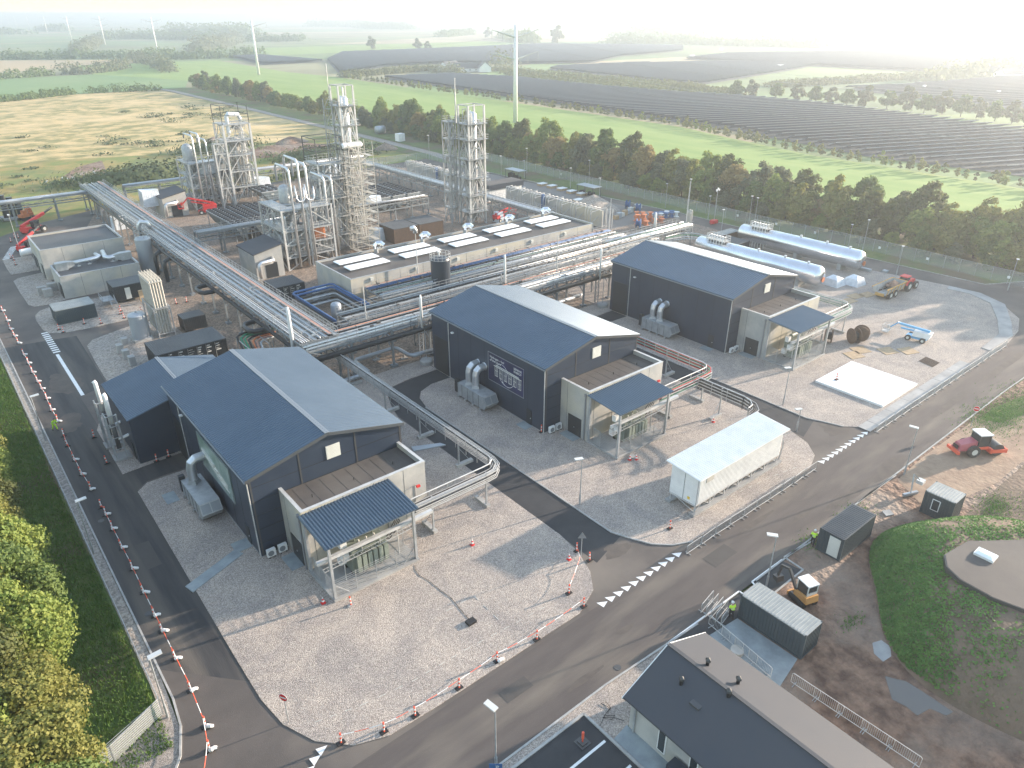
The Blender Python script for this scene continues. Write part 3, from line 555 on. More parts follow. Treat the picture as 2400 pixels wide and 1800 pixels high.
# ------------------------------------------------------------------ small annex beside the nearest hall
t = thing('hall_annex', 'small navy gabled annex behind the nearest hall, beside flue stacks', 'annex', (11.6, 83, 0))
b = MB(); b.box(11.6,25.0,82.7,94.3,0,5.88); b.add([(11.6,82.7,5.88),(25,82.7,5.88),(18.3,82.7,7.45),(11.6,94.3,5.88),(25,94.3,5.88),(18.3,94.3,7.45)], [(0,1,2),(4,3,5),(0,2,5,3),(1,4,5,2)]); b.build('wall','navy_wall',t)
gable_roof(t, 11.6, 25.0, 82.75, 94.3, 5.9, 7.5, 'blue_roof', 32, ov=.22)
b = MB(); b.box(11.5,11.56,84,85.2,.05,2.2); b.build('door','cont_black',t)
b = MB(); b.bar((18.3,82.6,7.66),(18.3,94.6,7.66),.4,.06); b.build('ridge_cap','flash',t)
def flue(x, y, h, label, r=.28):
    t = thing('flue_stack', label, 'flue', (x, y, .06), 'white flue stacks on lattice frames')
    b = MB(); b.box(x-.9,x+1.0,y-.8,y+.9,.03,.3); b.build('base_slab','concrete',t)
    for dx, dy in ((-.6,-.5),(.5,-.5),(-.6,.6)):
        b = MB(); b.bar((x+dx,y+dy,.3),(x+dx,y+dy,h-2.6),.16); b.build('post','galv',t)
    b = MB()
    for z in (1.5,3,4.5,h-2.7): b.bar((x-.6,y-.5,z),(x+.5,y-.5,z),.08); b.bar((x-.6,y-.5,z),(x-.6,y+.6,z),.08)
    b.build('crossbar','galv',t)
    b = MB(); b.tube([(x,y,1.2),(x,y,h*.55)],r*.95,12,1); b.tube([(x,y,h*.55),(x,y,h-.25),(x-.1,y+.1,h)],r,12,0); b.build('stack',['white','steel_dark'],t,smooth=True)
    b = MB(); b.tube([(x,y,2.6),(x+.8,y,2.6),(x+1.5,y-.1,2.8)],.2,10); b.build('elbow','silver',t); return t
flue(10.3, 85.6, 8.6, 'white flue stack on steel frame beside small annex, nearer one', .26)
flue(10.2, 89.4, 8.8, 'white flue stack on steel frame beside small annex, farther one', .24)
# ------------------------------------------------------------------ cable tray bridges
def tray_bridge(pts, z, posts, label, cables=('black','green_tray','orange'), lv=3, wdt=.75, foot=1):
    t = thing('cable_tray_bridge', label, 'cable tray', (pts[0][0], pts[0][1], 0), 'raised cable tray bridges')
    def off(o):
        out = []
        for i, p in enumerate(pts):
            a = Vector(pts[max(i-1,0)]); c = Vector(pts[min(i+1,len(pts)-1)]); d = (c-a).normalized(); n = Vector((-d.y, d.x)); out.append(Vector(p)+n*o)
        return out
    L1, L2 = off(wdt/2), off(-wdt/2)
    for k in range(lv):
        zz = z-k*.42; b = MB()
        for Lx in (L1, L2):
            for i in range(len(pts)-1): b.bar((*Lx[i],zz),(*Lx[i+1],zz),.04,.11)
        for i in range(len(pts)-1):
            d = (Vector(pts[i+1])-Vector(pts[i])).length; n = max(1, int(d/.45))
            for j in range(n):
                f = (j+.5)/n; p = L1[i].lerp(L1[i+1], f); q = L2[i].lerp(L2[i+1], f); b.bar((*p,zz-.03),(*q,zz-.03),.05,.03)
        tr = b.build('ladder_tray','steel_white',t)
        b = MB(); 
        for j in range(3):
            Lc = off(-.22+.2*j); b.tube([(*p,zz+.03) for p in Lc], .05, 5, j % len(cables))
        b.build('cable', [cables[(k+j) % len(cables)] for j in range(len(cables))], tr)
    b = MB(); Lr = off(-wdt/2-.12); b.tube([(*p,z+.55) for p in Lr],.07,6); b.build('top_rail','steel_white',t)
    b = MB()
    for i in range(len(pts)-1):
        d = (Vector(pts[i+1])-Vector(pts[i])).length; n = max(1, int(d/2))
        for j in range(n+1):
            f = j/n; q = Lr[i].lerp(Lr[i+1], f); b.bar((*q,z-lv*.42-.1),(*q,z+.55),.06)
    b.build('hanger','galv',t)
    for (px, py, ang) in posts:
        b = MB(); b.box(px-.08,px+.08,py-.08,py+.08,.3,z+.1); b.build('post','galv',t)
        c, s_ = math.cos(rad(ang)), math.sin(rad(ang)); b = MB(); b.hexa(*[[(px+c*u-s_*v, py+s_*u+c*v, zz) for u, v in ((-1.9,-.25),(.4,-.25),(.4,.25),(-1.9,.25))] for zz in (.03,.38)]); b.build('footing','kerb',t)
        b = MB(); b.bar((px-c*1.5,py-s_*1.5,.38),(px,py,z*.6),.05); b.build('strut','galv',t)
    return t
for i, dx in enumerate((0, 37.0, 74.6)):
    xw = 40.2+dx; ex = [(xw,91),(xw,52.2),(xw-.3,51.1),(xw-1.2,50.4),(xw-2.4,50.3),(xw-11.5 if i else 29,50.3)]
    if i == 2: ex[0] = (xw,63.5)
    tray_bridge(ex, 4.3, [(xw,y,180) for y in ((85,75,66.7,58.5) if i < 2 else (61,))]+[(xw-2.2,50.4,-90),(xw-9,50.4,-90)], ('white cable tray bridge turning from the first lane to the nearest transformer','white cable tray bridge turning from the second lane to the middle transformer','white cable tray bridge at the transformer of the rear hall')[i], (('black','steel_white','galv'),('black','green_tray','red'),('galv','green_tray','steel_white'))[i])
tray_bridge([(73.6,50.2),(73.6,43),(73.2,41.6),(72.2,40.6),(71,40.4)], 4.0, [(73.6,46.5,0)], 'short cable tray spur curving down towards the white container', ('black',))
# ------------------------------------------------------------------ flat roofed concrete buildings
def flat_building(name, label, x0, x1, y0, y1, H, roof='roof_felt_dark', joints=4):
    t = thing(name, label, 'building', (x0, y0, 0))
    b = MB(); b.box(x0,x1,y0,y1,0,H-.4)
    for (a,c,d,e) in ((x0,x1,y0,y0+.25),(x0,x1,y1-.25,y1),(x0,x0+.25,y0+.25,y1-.25),(x1-.25,x1,y0+.25,y1-.25)): b.box(a,c,d,e,H-.4,H)
    b.build('wall','concrete_wall',t)
    b = MB(); b.box(x0+.25,x1-.25,y0+.25,y1-.25,H-.39,H-.35); r = b.build('roof',roof,t)
    b = MB(); b.box(x0-.03,x1+.03,y0-.03,y0+.27,H,H+.05); b.box(x0-.03,x0+.27,y0+.27,y1,H,H+.05); b.box(x1-.27,x1+.03,y0+.27,y1,H,H+.05); b.box(x0+.27,x1-.27,y1-.27,y1+.03,H,H+.05); b.build('parapet_cap','galv',t)
    b = MB()
    for k in range(1, joints): xx = x0+(x1-x0)*k/joints; b.box(xx,xx+.05,y0-.012,y0-.001,.1,H-.03)
    b.build('wall_joint','grey_panel',t); return t, r
t, r = flat_building('electrical_building', 'large flat roofed concrete building beside the left road, behind a lower one', 16.0, 31.1, 164.5, 178.2, 6.1)
for (y, z) in ((166,3.2),(172,3.2),(175,3.2)): b = MB(); b.box(15.9,15.998,y,y+1.8,.1,z-.4); b.build('door','cont_black',t)
t, r = flat_building('low_building', 'lower flat roofed concrete building carrying two silver roof ducts', 16.5, 30.2, 150.4, 159.4, 4.3)
b = MB(); b.box(16.3,16.498,151,153,.1,2.6); b.build('door','cont_black',t)
def roof_duct(pts, hx, hy, label, sgn):
    t = thing('roof_duct', label, 'duct', (hx, hy, 3.95), 'silver ducts on the low concrete building roof')
    b = MB(); b.tube(pts, .42, 12); b.build('duct','silver',t,smooth=True)
    b = MB(); b.hexa([(hx-1,hy-1,3.95),(hx+1,hy-1,3.95),(hx+1,hy+.4,3.95),(hx-1,hy+.4,3.95)], [(hx-1,hy-1,5.4),(hx+1,hy-1,5.4),(hx+1,hy+.4,5.4),(hx-1,hy+.4,5.4)])
    b.hexa([(hx+sgn*1,hy-1,4.1),(hx+sgn*1,hy+.4,4.1),(hx+sgn*2.2,hy+.1,4.4),(hx+sgn*2.2,hy-.7,4.4)], [(hx+sgn*1,hy-1,5.4),(hx+sgn*1,hy+.4,5.4),(hx+sgn*2.2,hy+.1,5.2),(hx+sgn*2.2,hy-.7,5.2)]); b.build('plenum','galv',t)
    for k in (0.3, .7):
        a, c = Vector(pts[0]), Vector(pts[1]); p = a.lerp(c, k); b = MB(); b.cyl(p.x,p.y,3.95,p.z-.3,.06,6); b.box(p.x-.3,p.x+.3,p.y-.2,p.y+.2,3.95,4.1); b.build('support','steel_white',t)
roof_duct([(19.5,156.2,4.8),(24.2,157.0,4.8),(24.9,157.6,4.8),(24.6,159.4,4.9)], 17.9, 156.4, 'silver roof duct with box plenum at the left road end of the roof', 1)
roof_duct([(27.8,155.8,4.8),(26.2,155.6,4.8),(25.7,156.3,4.8),(26.0,159.6,5.2)], 29.2, 156.1, 'silver roof duct with box plenum at the pipe rack end of the roof', -1)
def container(x0, x1, y0, y1, z0, h, label, body='cont_black', roof='cont_roof', text_=0, group='shipping containers around the site', doors=None, rot=0, cat='container'):
    t = thing('container', label, cat, (x0, y0, z0), group)
    b = MB(); b.box(x0+.05,x1-.05,y0+.05,y1-.05,z0+.12,z0+h-.1); b.build('body',body,t)
    b = MB(); n = int((x1-x0)/.28)
    for k in range(n): xx = x0+.12+k*(x1-x0-.24)/n; b.box(xx,xx+.14,y0+.01,y0+.05,z0+.2,z0+h-.15); b.box(xx,xx+.14,y1-.05,y1-.01,z0+.2,z0+h-.15)
    n = int((y1-y0)/.28)
    for k in range(n): yy = y0+.12+k*(y1-y0-.24)/n; b.box(x0+.01,x0+.05,yy,yy+.14,z0+.2,z0+h-.15); b.box(x1-.05,x1-.01,yy,yy+.14,z0+.2,z0+h-.15)
    b.build('corrugation',body,t)
    b = MB(); b.box(x0,x1,y0,y1,z0+h-.1,z0+h)
    along_x = (x1-x0) > (y1-y0)
    if along_x: corrug(b,(x0+.1,y0+.1,z0+h),(0,y1-y0-.2,0),(x1-x0-.2,0,0),int((x1-x0)/.3),.035,.12)
    else: corrug(b,(x0+.1,y0+.1,z0+h),(x1-x0-.2,0,0),(0,y1-y0-.2,0),int((y1-y0)/.3),.035,.12)
    b.build('roof',roof,t)
    b = MB()
    for xx in (x0,x1-.12):
        for yy in (y0,y1-.12): b.box(xx,xx+.12,yy,yy+.12,z0,z0+h+.02)
    b.box(x0,x1,y0-.01,y0+.1,z0,z0+.14); b.box(x0-.01,x0+.1,y0,y1,z0,z0+.14); b.build('corner_post',body,t)
    if text_:
        rr = random.Random(text_); b = MB()
        for k in range(text_):
            xx = x0+.4+k*(x1-x0-.8)/text_; b.box(xx-.03,xx,y0-.02,y0+.005,z0+.2,z0+h-.2)
            for j in range(4): z = z0+h-.5-j*.34; ww = rr.uniform(.2,.6); b.box(xx+.1,xx+.1+ww*(x1-x0)/text_/1.1,y0-.006,y0+.005,z,z+rr.choice((.06,.1,.18)))
        b.build('marking','offwhite',t)
    return t
container(12.8,19.0,136.9,141.4,.06,2.5,'grey green shipping container with open end door beside left road','cont_slate','cont_roof_grey')
t = container(23.1,29.3,141.2,146.0,.6,2.7,'black raised container with stairs in front of the low concrete building')
b = MB(); b.box(24.9,25.8,141.1,141.19,.7,2.8); b.build('door','offwhite',t)
container(20.6,30.8,106.3,112.4,.06,2.9,'long black container group with grey roof behind the nearest hall','cont_black','cont_roof',7)
container(46.0,51.7,123.5,128.9,.06,2.8,'black container between the tall pipe rack and the long concrete building','cont_black','cont_roof',4)
container(28.4,32.0,119.3,122.3,.4,2.2,'small black container beside bundle of tall cream pipes')
container(82.6,89.2,142.6,149.4,.06,3.4,'dark louvred cooling cube nearer the stair tower behind the long building','corten','cont_roof')
container(89.5,96.2,142.6,149.4,.06,3.4,'dark louvred cooling cube nearer the rear steel tower behind the long building','corten','cont_roof')
t = container(133.0,145.3,93.4,96.0,.06,2.7,'long dark container with orange letters near the silver tanks','corten','cont_roof_grey')
b = MB()
for k, xx in enumerate((135.2,136.3,137.4,138.5,139.6)): b.box(xx,xx+.22,93.37,93.4,1.2,2.4); b.box(xx,xx+.7,93.37,93.4,2.2,2.4); (b.box(xx,xx+.7,93.37,93.4,1.7,1.85) if k % 2 else None)
b.build('marking','orange',t)
container(131.0,139.0,86.5,92.3,.06,2.9,'dark flat container block behind the upper silver pipework','cont_black','cont_roof')
# stairs and cabinet by the raised container
t = thing('access_stair', 'galvanised stair and platform at the raised black container', 'stairs', (21.8,139.6,.06))
b = MB(); b.box(20.9,22.8,140.6,143.4,1.15,1.25); b.build('platform','galv',t)
for k in range(6): b = MB(); b.box(21.9,22.8,140.4-k*.32,140.65-k*.32,1.0-k*.18,1.05-k*.18); b.build('step','galv',t)
b = MB()
for (p, q) in (((20.9,140.6,2.2),(20.9,143.4,2.2)),((21.9,140.6,2.2),(21.9,138.7,1.1)),((22.8,140.6,2.2),(22.8,138.7,1.1)),((20.9,140.6,2.2),(21.9,140.6,2.2))):
    b.bar(p,q,.05); b.bar(p,(p[0],p[1],p[2]-1.1),.05); b.bar(q,(q[0],q[1],q[2]-1.1),.05); b.bar((p[0],p[1],p[2]-.5),(q[0],q[1],q[2]-.5),.04)
b.build('handrail','galv',t)
b = MB(); b.box(26.6,28,138.6,139,.5,2.6); b.cyl(26.9,138.8,.06,.5,.05,6); b.cyl(27.7,138.8,.06,.5,.05,6); tag(b.build('cabinet','wood'), 'brown metal cabinet standing beside tall cream pipe bundle', 'cabinet')
for k,(x,y) in enumerate(((13.0,155.6),(13.6,153.6),(14.9,156.8))): b = MB(); b.box(x,x+1.5,y,y+1.2,.06,1.5); tag(b.build('concrete_block','kerb'), ['pale concrete block on gravel, nearest the left road of three','pale concrete block on gravel, lowest in the picture of three','pale concrete block on gravel, nearest the low building of three'][k], 'block', 'concrete blocks by the low building')
for k,(x,y) in enumerate(((17.6,117.4),(17.8,114.6),(17.9,111.6),(18.9,119.7))): b = MB(); b.box(x,x+.9,y,y+1.1,.06,1.5); tag(b.build('concrete_block','concrete'), f'light grey concrete cube by the grey tank, {nth(k)} from the road', 'block', 'concrete cubes by the grey tank')
# tanks
t = thing('storage_tank', 'grey upright cylinder tank on gravel beside cream pipe bundle', 'tank', (22.2,121.5,.06))
b = MB(); b.lathe(22.2,121.6,[(1.35,.5),(1.35,4.3),(1.2,4.45),(.2,4.7)],28); b.build('shell','tank_grey',t,smooth=False)
b = MB(); b.box(20.8,23.6,120.2,123,.06,.5); b.build('base','concrete',t); b = MB(); b.cyl(22.2,121.6,4.7,4.9,.15,8); b.build('vent','galv',t)
t = thing('pipe_bundle', 'tall bundle of cream vertical pipes rising beside grey tank', 'vaporiser', (24.8,121,.06))
for i in range(5):
    for j in range(8):
        x = 24.9+i*.42; y = 120.4+j*.78; b = MB(); b.cyl(x,y,.6,9.6,.15,6); b.cyl(x,y,9.6,9.9,.09,6); b.build('tube','pipe_cream',t)
b = MB()
for z in (.7,4.9,5.1): 
    for x in (24.5,27.0): b.bar((x,120,z),(x,126.4,z),.1)
    for y in (120,126.4): b.bar((24.5,y,z),(27,y,z),.1)
for x in (24.5,27.0):
    for y in (120,126.4): b.bar((x,y,.05),(x,y,5.2),.14)
b.bar((24.5,120,.7),(27,120,4.9),.08); b.bar((27,120,.7),(24.5,120,4.9),.08); b.bar((24.5,120,.7),(24.5,126.4,4.9),.08); b.bar((24.5,126.4,.7),(24.5,120,4.9),.08)
b.build('frame','galv',t)
b = MB(); b.box(24.7,26.8,120.2,126.1,9.2,9.35); b.build('header','pipe_cream',t)
t = thing('storage_tank', 'dark blue upright tank with railed top beside the long concrete building', 'tank', (69.5,104.5,.06))
b = MB(); b.lathe(69.5,104.5,[(1.75,.1),(1.75,8.2),(1.6,8.5),(.3,8.75)],32); b.build('shell','tank_dark',t)
b = MB()
for k in range(16):
    a = k*math.pi/8; x, y = 69.5+1.85*math.cos(a), 104.5+1.85*math.sin(a); a2 = a+math.pi/8; x2, y2 = 69.5+1.85*math.cos(a2), 104.5+1.85*math.sin(a2)
    b.bar((x,y,8.3),(x,y,9.4),.05)
    for z in (8.35,8.9,9.4): b.bar((x,y,z),(x2,y2,z),.05)
b.build('railing','steel_white',t); b = MB(); b.cyl(69.4,104.6,8.7,9.5,.12,8); b.cyl(69.4,104.6,9.5,9.65,.3,10); b.build('vent','white',t)
t = thing('storage_tank', 'grey upright tank beside the large concrete building', 'tank', (33.2,157,.06))
b = MB(); b.lathe(33.2,157.2,[(1.5,.1),(1.5,7.0),(1.3,7.3),(.4,7.5)],28); b.build('shell','tank_grey',t)
b = MB()
for k in range(8):
    a = k*math.pi/4; x, y = 33.2+1.3*math.cos(a), 157.2+1.3*math.sin(a); b.bar((x,y,7.2),(x,y,9.4),.07)
    a2 = a+math.pi/4; [b.bar((x,y,z),(33.2+1.3*math.cos(a2),157.2+1.3*math.sin(a2),z),.06) for z in (7.8,8.6,9.4)]
b.build('frame','galv',t)
b = MB(); b.tube([(14.3,183.6,1.5),(14.6,183.6,1.5),(17.6,184.2,1.5),(17.9,184.2,1.5)],.75,14); o = b.build('propane_tank','white',smooth=True); tag(o,'white horizontal gas tank beside the large concrete building','tank')
# long concrete building with skylights
t, r = flat_building('long_building', 'long flat roofed concrete building with rows of white skylights', 55.2, 115.6, 111.6, 125.4, 5.6, 'roof_felt', 12)
for k in range(5):
    for j in range(2):
        x = 57.7+k*11.75; y = 120.4-j*4.1; s_ = MB(); s_.box(x,x+8.4,y,y+2.6,5.2,5.62); s_ = s_.build('skylight_kerb','grey_panel',r)
        g = MB(); g.hexa([(x-.05,y-.05,5.62),(x+8.45,y-.05,5.62),(x+8.45,y+2.65,5.62),(x-.05,y+2.65,5.62)],[(x+.1,y+.1,5.78),(x+8.3,y+.1,5.78),(x+8.3,y+2.5,5.78),(x+.1,y+2.5,5.78)]); g.build('skylight','skylight',r)
for k in range(6):
    b = MB(); b.box(59+k*9.5,59.6+k*9.5,111.3,111.6,4.5,5.2); b.build('wall_vent','offwhite',t)
for k, x in enumerate((67.5,78.3,89.2,100.6,111.4)):
    v = thing('roof_vent', f'silver bent roof vent on the far edge of the long building, {nth(k)} from the left', 'vent', (x,124,5.25), 'silver roof vents on the long building')
    b = MB(); b.cyl(x,124,5.2,6.3,.42,12); b.build('pipe','galv',v); b = MB(); b.tube([(x,124,6.2),(x,124,6.7),(x+.25,123.7,7.1),(x+.75,123.3,7.1),(x+1.1,123,6.7)],.6,14); b.build('hood','shiny',v)
# monopitch sheds
def shed(x0, x1, y0, y1, zl, zh, label):
    t = thing('pump_house', label, 'shed', (x0, y0, 0), 'cream sheds with dark sloped roofs')
    b = MB(); b.hexa([(x0,y0,0),(x1,y0,0),(x1,y1,0),(x0,y1,0)],[(x0,y0,zl),(x1,y0,zh),(x1,y1,zh),(x0,y1,zl)]); b.build('wall','concrete_wall',t)
    b = MB(); v = [(x0-.3,y0-.3,zl-.02),(x1+.2,y0-.3,zh+.02),(x1+.2,y1+.2,zh+.02),(x0-.3,y1+.2,zl-.02)]; b.hexa(v,[(a,c,z+.2) for a,c,z in v]); b.build('roof','navy_roof',t)
    b = MB(); b.box(x0+1.9,x0+4.4,y0-.05,y0-.003,.1,3.1); b.build('gate','cont_black',t)
    for k in range(2):
        b = MB(); z = 3.6+k*.5; x = x0+3.2+k*.3
        b.tube([(x,y0-.05,z),(x-.3-k*.2,y0-1.2-.6*k,z),(x-2.6-.5*k,y0-1.6-.6*k,z),(x-3.1-.5*k,y0-1.7-.6*k,z-.4),(x-3.1-.5*k,y0-1.7-.6*k,1)],.32,10); b.build('duct','silver',t,smooth=True)
shed(48.2,53.9,137.8,146.3,5.2,6.4,'cream shed with dark sloped roof beside the tall pipe rack, nearer one')
shed(49.2,55.2,201.0,209.5,5.0,6.2,'cream shed with dark sloped roof left of the far tower, farther one')
# wrapped equipment
def wrapped(x, y, z, sx, sy, sz, label):
    rr = random.Random(int(x*7)); b = MB()
    b.hexa([(x+rr.uniform(-.2,.2),y,z),(x+sx,y+.1,z),(x+sx,y+sy,z),(x,y+sy,z)],[(x+.3,y+.2,z+sz*.93),(x+sx-.3,y+.3,z+sz),(x+sx-.2,y+sy-.2,z+sz*.9),(x+.2,y+sy-.3,z+sz)])
    return tag(b.build('wrapped_equipment','film'), label, 'wrapped equipment', 'machines wrapped in white plastic film')
wrapped(51.6,118.5,.1,2.6,2.2,2.6,'plastic wrapped machine beside black container near the long building')
wrapped(79.5,146.5,.1,3.0,2.6,3,'wrapped machine left of the dark cooling cubes')
wrapped(88.2,163.0,3.5,3.6,2.5,3,'wrapped machine raised on the walkway right of the stair tower')
wrapped(35.8,196.0,.1,3.6,3.6,3,'wrapped machine on ground under left pipe bridge')
wrapped(45.5,205.0,2.6,4.6,3.6,4.2,'blue grey wrapped machine beside the far cream shed')
wrapped(77.6,210,1.0,4.5,3.8,4.2,'white wrapped vessel beside the foot of the far tower')
wrapped(98.5,207,3.4,7,4.2,3.0,'white wrapped block on the rear pipe rack')
wrapped(112.6,142.2,.1,2.2,2.2,2.6,'small white wrapped drum at the foot of the rear tower')
# ------------------------------------------------------------------ fan coolers
def fan_cooler(x0, x1, y0, y1, label, nx, ny, h=4.3):
    t = thing('fan_cooler', label, 'cooler', (x0, y0, 0), 'rows of V shaped fan coolers')
    b = MB(); xm = (x0+x1)/2; b.add([(xm-.35,y0,1.0),(xm+.35,y0,1.0),(x1,y0,h-.25),(x0,y0,h-.25),(xm-.35,y1,1.0),(xm+.35,y1,1.0),(x1,y1,h-.25),(x0,y1,h-.25)],[(0,1,2,3),(7,6,5,4),(1,5,6,2),(4,0,3,7),(3,2,6,7),(0,4,5,1)]); b.build('coil','cooler',t)
    b = MB(); b.box(x0,x1,y0-.03,y1+.03,h-.25,h); b.build('deck','galv',t)
    for i in range(nx):
        for j in range(ny):
            x = x0+(x1-x0)*(i+.5)/nx; y = y0+(y1-y0)*(j+.5)/ny; rr_ = min((x1-x0)/nx,(y1-y0)/ny)*.42
            b = MB(); b.lathe(x,y,[(rr_,h),(rr_*1.05,h+.22),(rr_*.8,h+.2),(rr_*.25,h+.28)],10); b.build('fan','black',t)
    b = MB()
    for yy in (y0+.4,(y0+y1)/2,y1-.4):
        for xx in (x0+.2,x1-.2): b.bar((xx,yy,.05),(xx,yy,h-.2),.14)
    b.build('leg','galv',t); b = MB(); b.box(xm-.4,xm+.4,y0-.04,y0-.005,h-1.1,h-.7); b.build('plate','offwhite',t)
    return t
for k in range(3): fan_cooler(54.9+k*4.5,58.9+k*4.5,166.5,185.5,f'dark V shaped fan cooler left of the middle tower, {nth(k)} from the left',3,14,4.2)
for k in range(3): fan_cooler(94.0+k*4.6,98.0+k*4.6,169.5,185.5,f'dark V shaped fan cooler between the middle and rear towers, {nth(k)} from the left',3,11,4.2)
fan_cooler(73.5,79.5,196,205,'grey cooler block behind the middle steel tower',3,4,4.2)
# ------------------------------------------------------------------ steel towers
def tower(name, label, x0, x1, y0, y1, H, levels, leg='steel_white', lw=.36, vessels=(), pipes=6, seed=1, rail=True, top=0, topm='steel_dark', over=.0, mids=(), brace=True):
    t = thing(name, label, 'tower' if H > 15 else 'steel structure', (x0, y0, 0), 'steel process towers and frames'); rr = random.Random(seed)
    for xx in (x0, x1)+tuple(mids):
        for yy in (y0, y1): b = MB(); b.bar((xx,yy,0),(xx,yy,H),lw); b.build('column',leg,t)
    if top:
        for xx in (x0, x1):
            for yy in (y0, y1): b = MB(); b.bar((xx,yy,H),(xx,yy,H+top),.16); b.build('column_top',topm,t)
        b = MB()
        for z in (H+top*.5, H+top): b.bar((x0,y0,z),(x1,y0,z),.12); b.bar((x0,y1,z),(x1,y1,z),.12); b.bar((x0,y0,z),(x0,y1,z),.12); b.bar((x1,y0,z),(x1,y1,z),.12)
        b.build('top_frame',topm,t)
    prev = 0
    for li, z in enumerate(levels):
        b = MB()
        for (p, q) in (((x0,y0),(x1,y0)),((x0,y1),(x1,y1)),((x0,y0),(x0,y1)),((x1,y0),(x1,y1))): b.bar((*p,z),(*q,z),.22,.3)
        o = over
        b.box(x0-o,x1+o,y0-o,y0+(y1-y0)*.28,z+.1,z+.15); b.box(x0-o,x0+(x1-x0)*.25,y0,y1+o,z+.09,z+.14)
        pl = b.build('platform','galv',t)
        if rail:
            b = MB()
            for (p, q) in (((x0-o,y0-o),(x1+o,y0-o)),((x0-o,y1+o),(x1+o,y1+o)),((x0-o,y0-o),(x0-o,y1+o)),((x1+o,y0-o),(x1+o,y1+o))):
                for dz in (.6,1.15): b.bar((*p,z+dz),(*q,z+dz),.05)
                n = max(2,int(math.dist(p,q)/1.0))
                for k in range(n+1): f = k/n; b.bar((p[0]+(q[0]-p[0])*f,p[1]+(q[1]-p[1])*f,z+.1),(p[0]+(q[0]-p[0])*f,p[1]+(q[1]-p[1])*f,z+1.15),.045)
            b.build('railing','steel_white',pl)
        if brace:
            b = MB(); xm = (x0+x1)/2; ym = (y0+y1)/2
            if z-prev > 2:
                b.bar((x0,y0,prev),(xm,y0,z),.16); b.bar((x1,y0,prev),(xm,y0,z),.16)
                b.bar((x0,y0,prev),(x0,ym,z),.16); b.bar((x0,y1,prev),(x0,ym,z),.16)
                b.bar((x0,y1,prev),(xm,y1,z),.12); b.bar((x1,y1,prev),(xm,y1,z),.12); b.bar((x1,y0,prev),(x1,ym,z),.12)
            b.build('bracing',leg,t)
        prev = z
    for (vx, vy, r, z0, z1, mm) in vessels:
        b = MB(); b.lathe(vx,vy,[(r*.5,z0-.3),(r,z0),(r,z1),(r*.6,z1+r*.5),(.1,z1+r*.7)],20); v = b.build('vessel',mm,t,smooth=True)
        b = MB()
        for k in range(int((z1-z0)/3)): b.lathe(vx,vy,[(r+.05,z0+1.5+k*3),(r+.05,z0+1.62+k*3)],20)
        b.build('band','galv',v)
    for k in range(pipes):
        px, py = rr.uniform(x0+.5,x1-.5), rr.uniform(y0+.3,y1-.5); z0 = rr.uniform(.5,H*.4); z1 = rr.uniform(H*.45,H-.6)
        qx, qy = rr.uniform(x0+.4,x1-.4), rr.uniform(y0+.3,y1-.4); z2 = max(.4, z0-rr.uniform(-3,4))
        b = MB(); b.tube([(px,py,z0),(px,py,z1),(px,py+.2,z1+.2),(qx,qy,z1+.2),(qx,qy,z1),(qx,qy,z2)], rr.choice((.1,.14,.2)), 7); b.build('pipe',rr.choice(['silver','steel_white','galv','silver']),t)
    # small fittings crowd the inside of the frame
    for z in levels:
        b = MB()
        for k in range(int(6+(x1-x0)*(y1-y0)*.8)):
            px, py = rr.uniform(x0+.3,x1-.6), rr.uniform(y0+.3,y1-.5); h = rr.uniform(.4,1.7); s_ = rr.uniform(.12,.5)
            if rr.random() < .5: b.box(px,px+s_,py,py+s_,z-h-.2,z-.2)
            else: b.bar((px,py,z-rr.uniform(.5,2)),(px+rr.uniform(-1.5,1.5)*.6,py+rr.uniform(0,.5),z-rr.uniform(.5,2.4)),rr.uniform(.06,.14))
            if rr.random() < .4: b.bar((px,py,z-3),(px,py,z),.07)
        b.build('fittings',rr.choice(['galv','steel_white','galv','steel_dark']),t)
    return t
def ladder_mesh(b, x, y, z0, z1):
    b.bar((x,y,z0),(x,y,z1),.05); b.bar((x+.5,y,z0),(x+.5,y,z1),.05)
    for k in range(int((z1-z0)/.5)): b.bar((x,y,z0+k*.5),(x+.5,y,z0+k*.5),.035)
# far pair
t = tower('process_tower','tall far steel tower with pale column vessel, leftmost of the three tall towers',68.9,76.1,204.3,211,21,(4.6,8.8,13,16.8,21),lw=.5,vessels=((72.6,207.6,1.35,5,16.5,'pipe_cream'),),pipes=12,seed=3,top=4.8)
b = MB(); b.tube([(70.5,205,19),(70.5,205,23),(71,205,23.6),(74,206,23.3),(74.8,207,22)],.5,10); b.build('vessel_head','film',t)
t = tower('process_unit','lower steel structure with bent pipes left of the far tower',58.4,68.2,204.8,214.5,12.2,(2.8,5.6,8.6,12),lw=.32,vessels=((60.6,211,1.4,9,15.5,'galv'),(64.5,210,1.1,1,8,'galv')),pipes=16,seed=5,mids=(63.2,))
for x, h, yy in ((60.4,19.2,204.2),(62,19.5,204.1),(63.6,17.9,204.1)):
    b = MB(); b.tube([(x,yy,.5),(x,yy,h-.6),(x-.1,yy+.3,h),(x-.7,yy+4,h+.2),(x-.7,yy+4.5,h-1)],.2,8); b.build('riser','silver',t,smooth=True)
b = MB(); b.box(62,66.5,205.2,208.2,8.9,12.2); b.build('wrapped_skid','film',t)
tower('process_unit','slender open steel frame beside the far tower',65.3,68.5,203.2,204.4,16.6,(5,10,14,16.6),pipes=3,seed=8,vessels=())
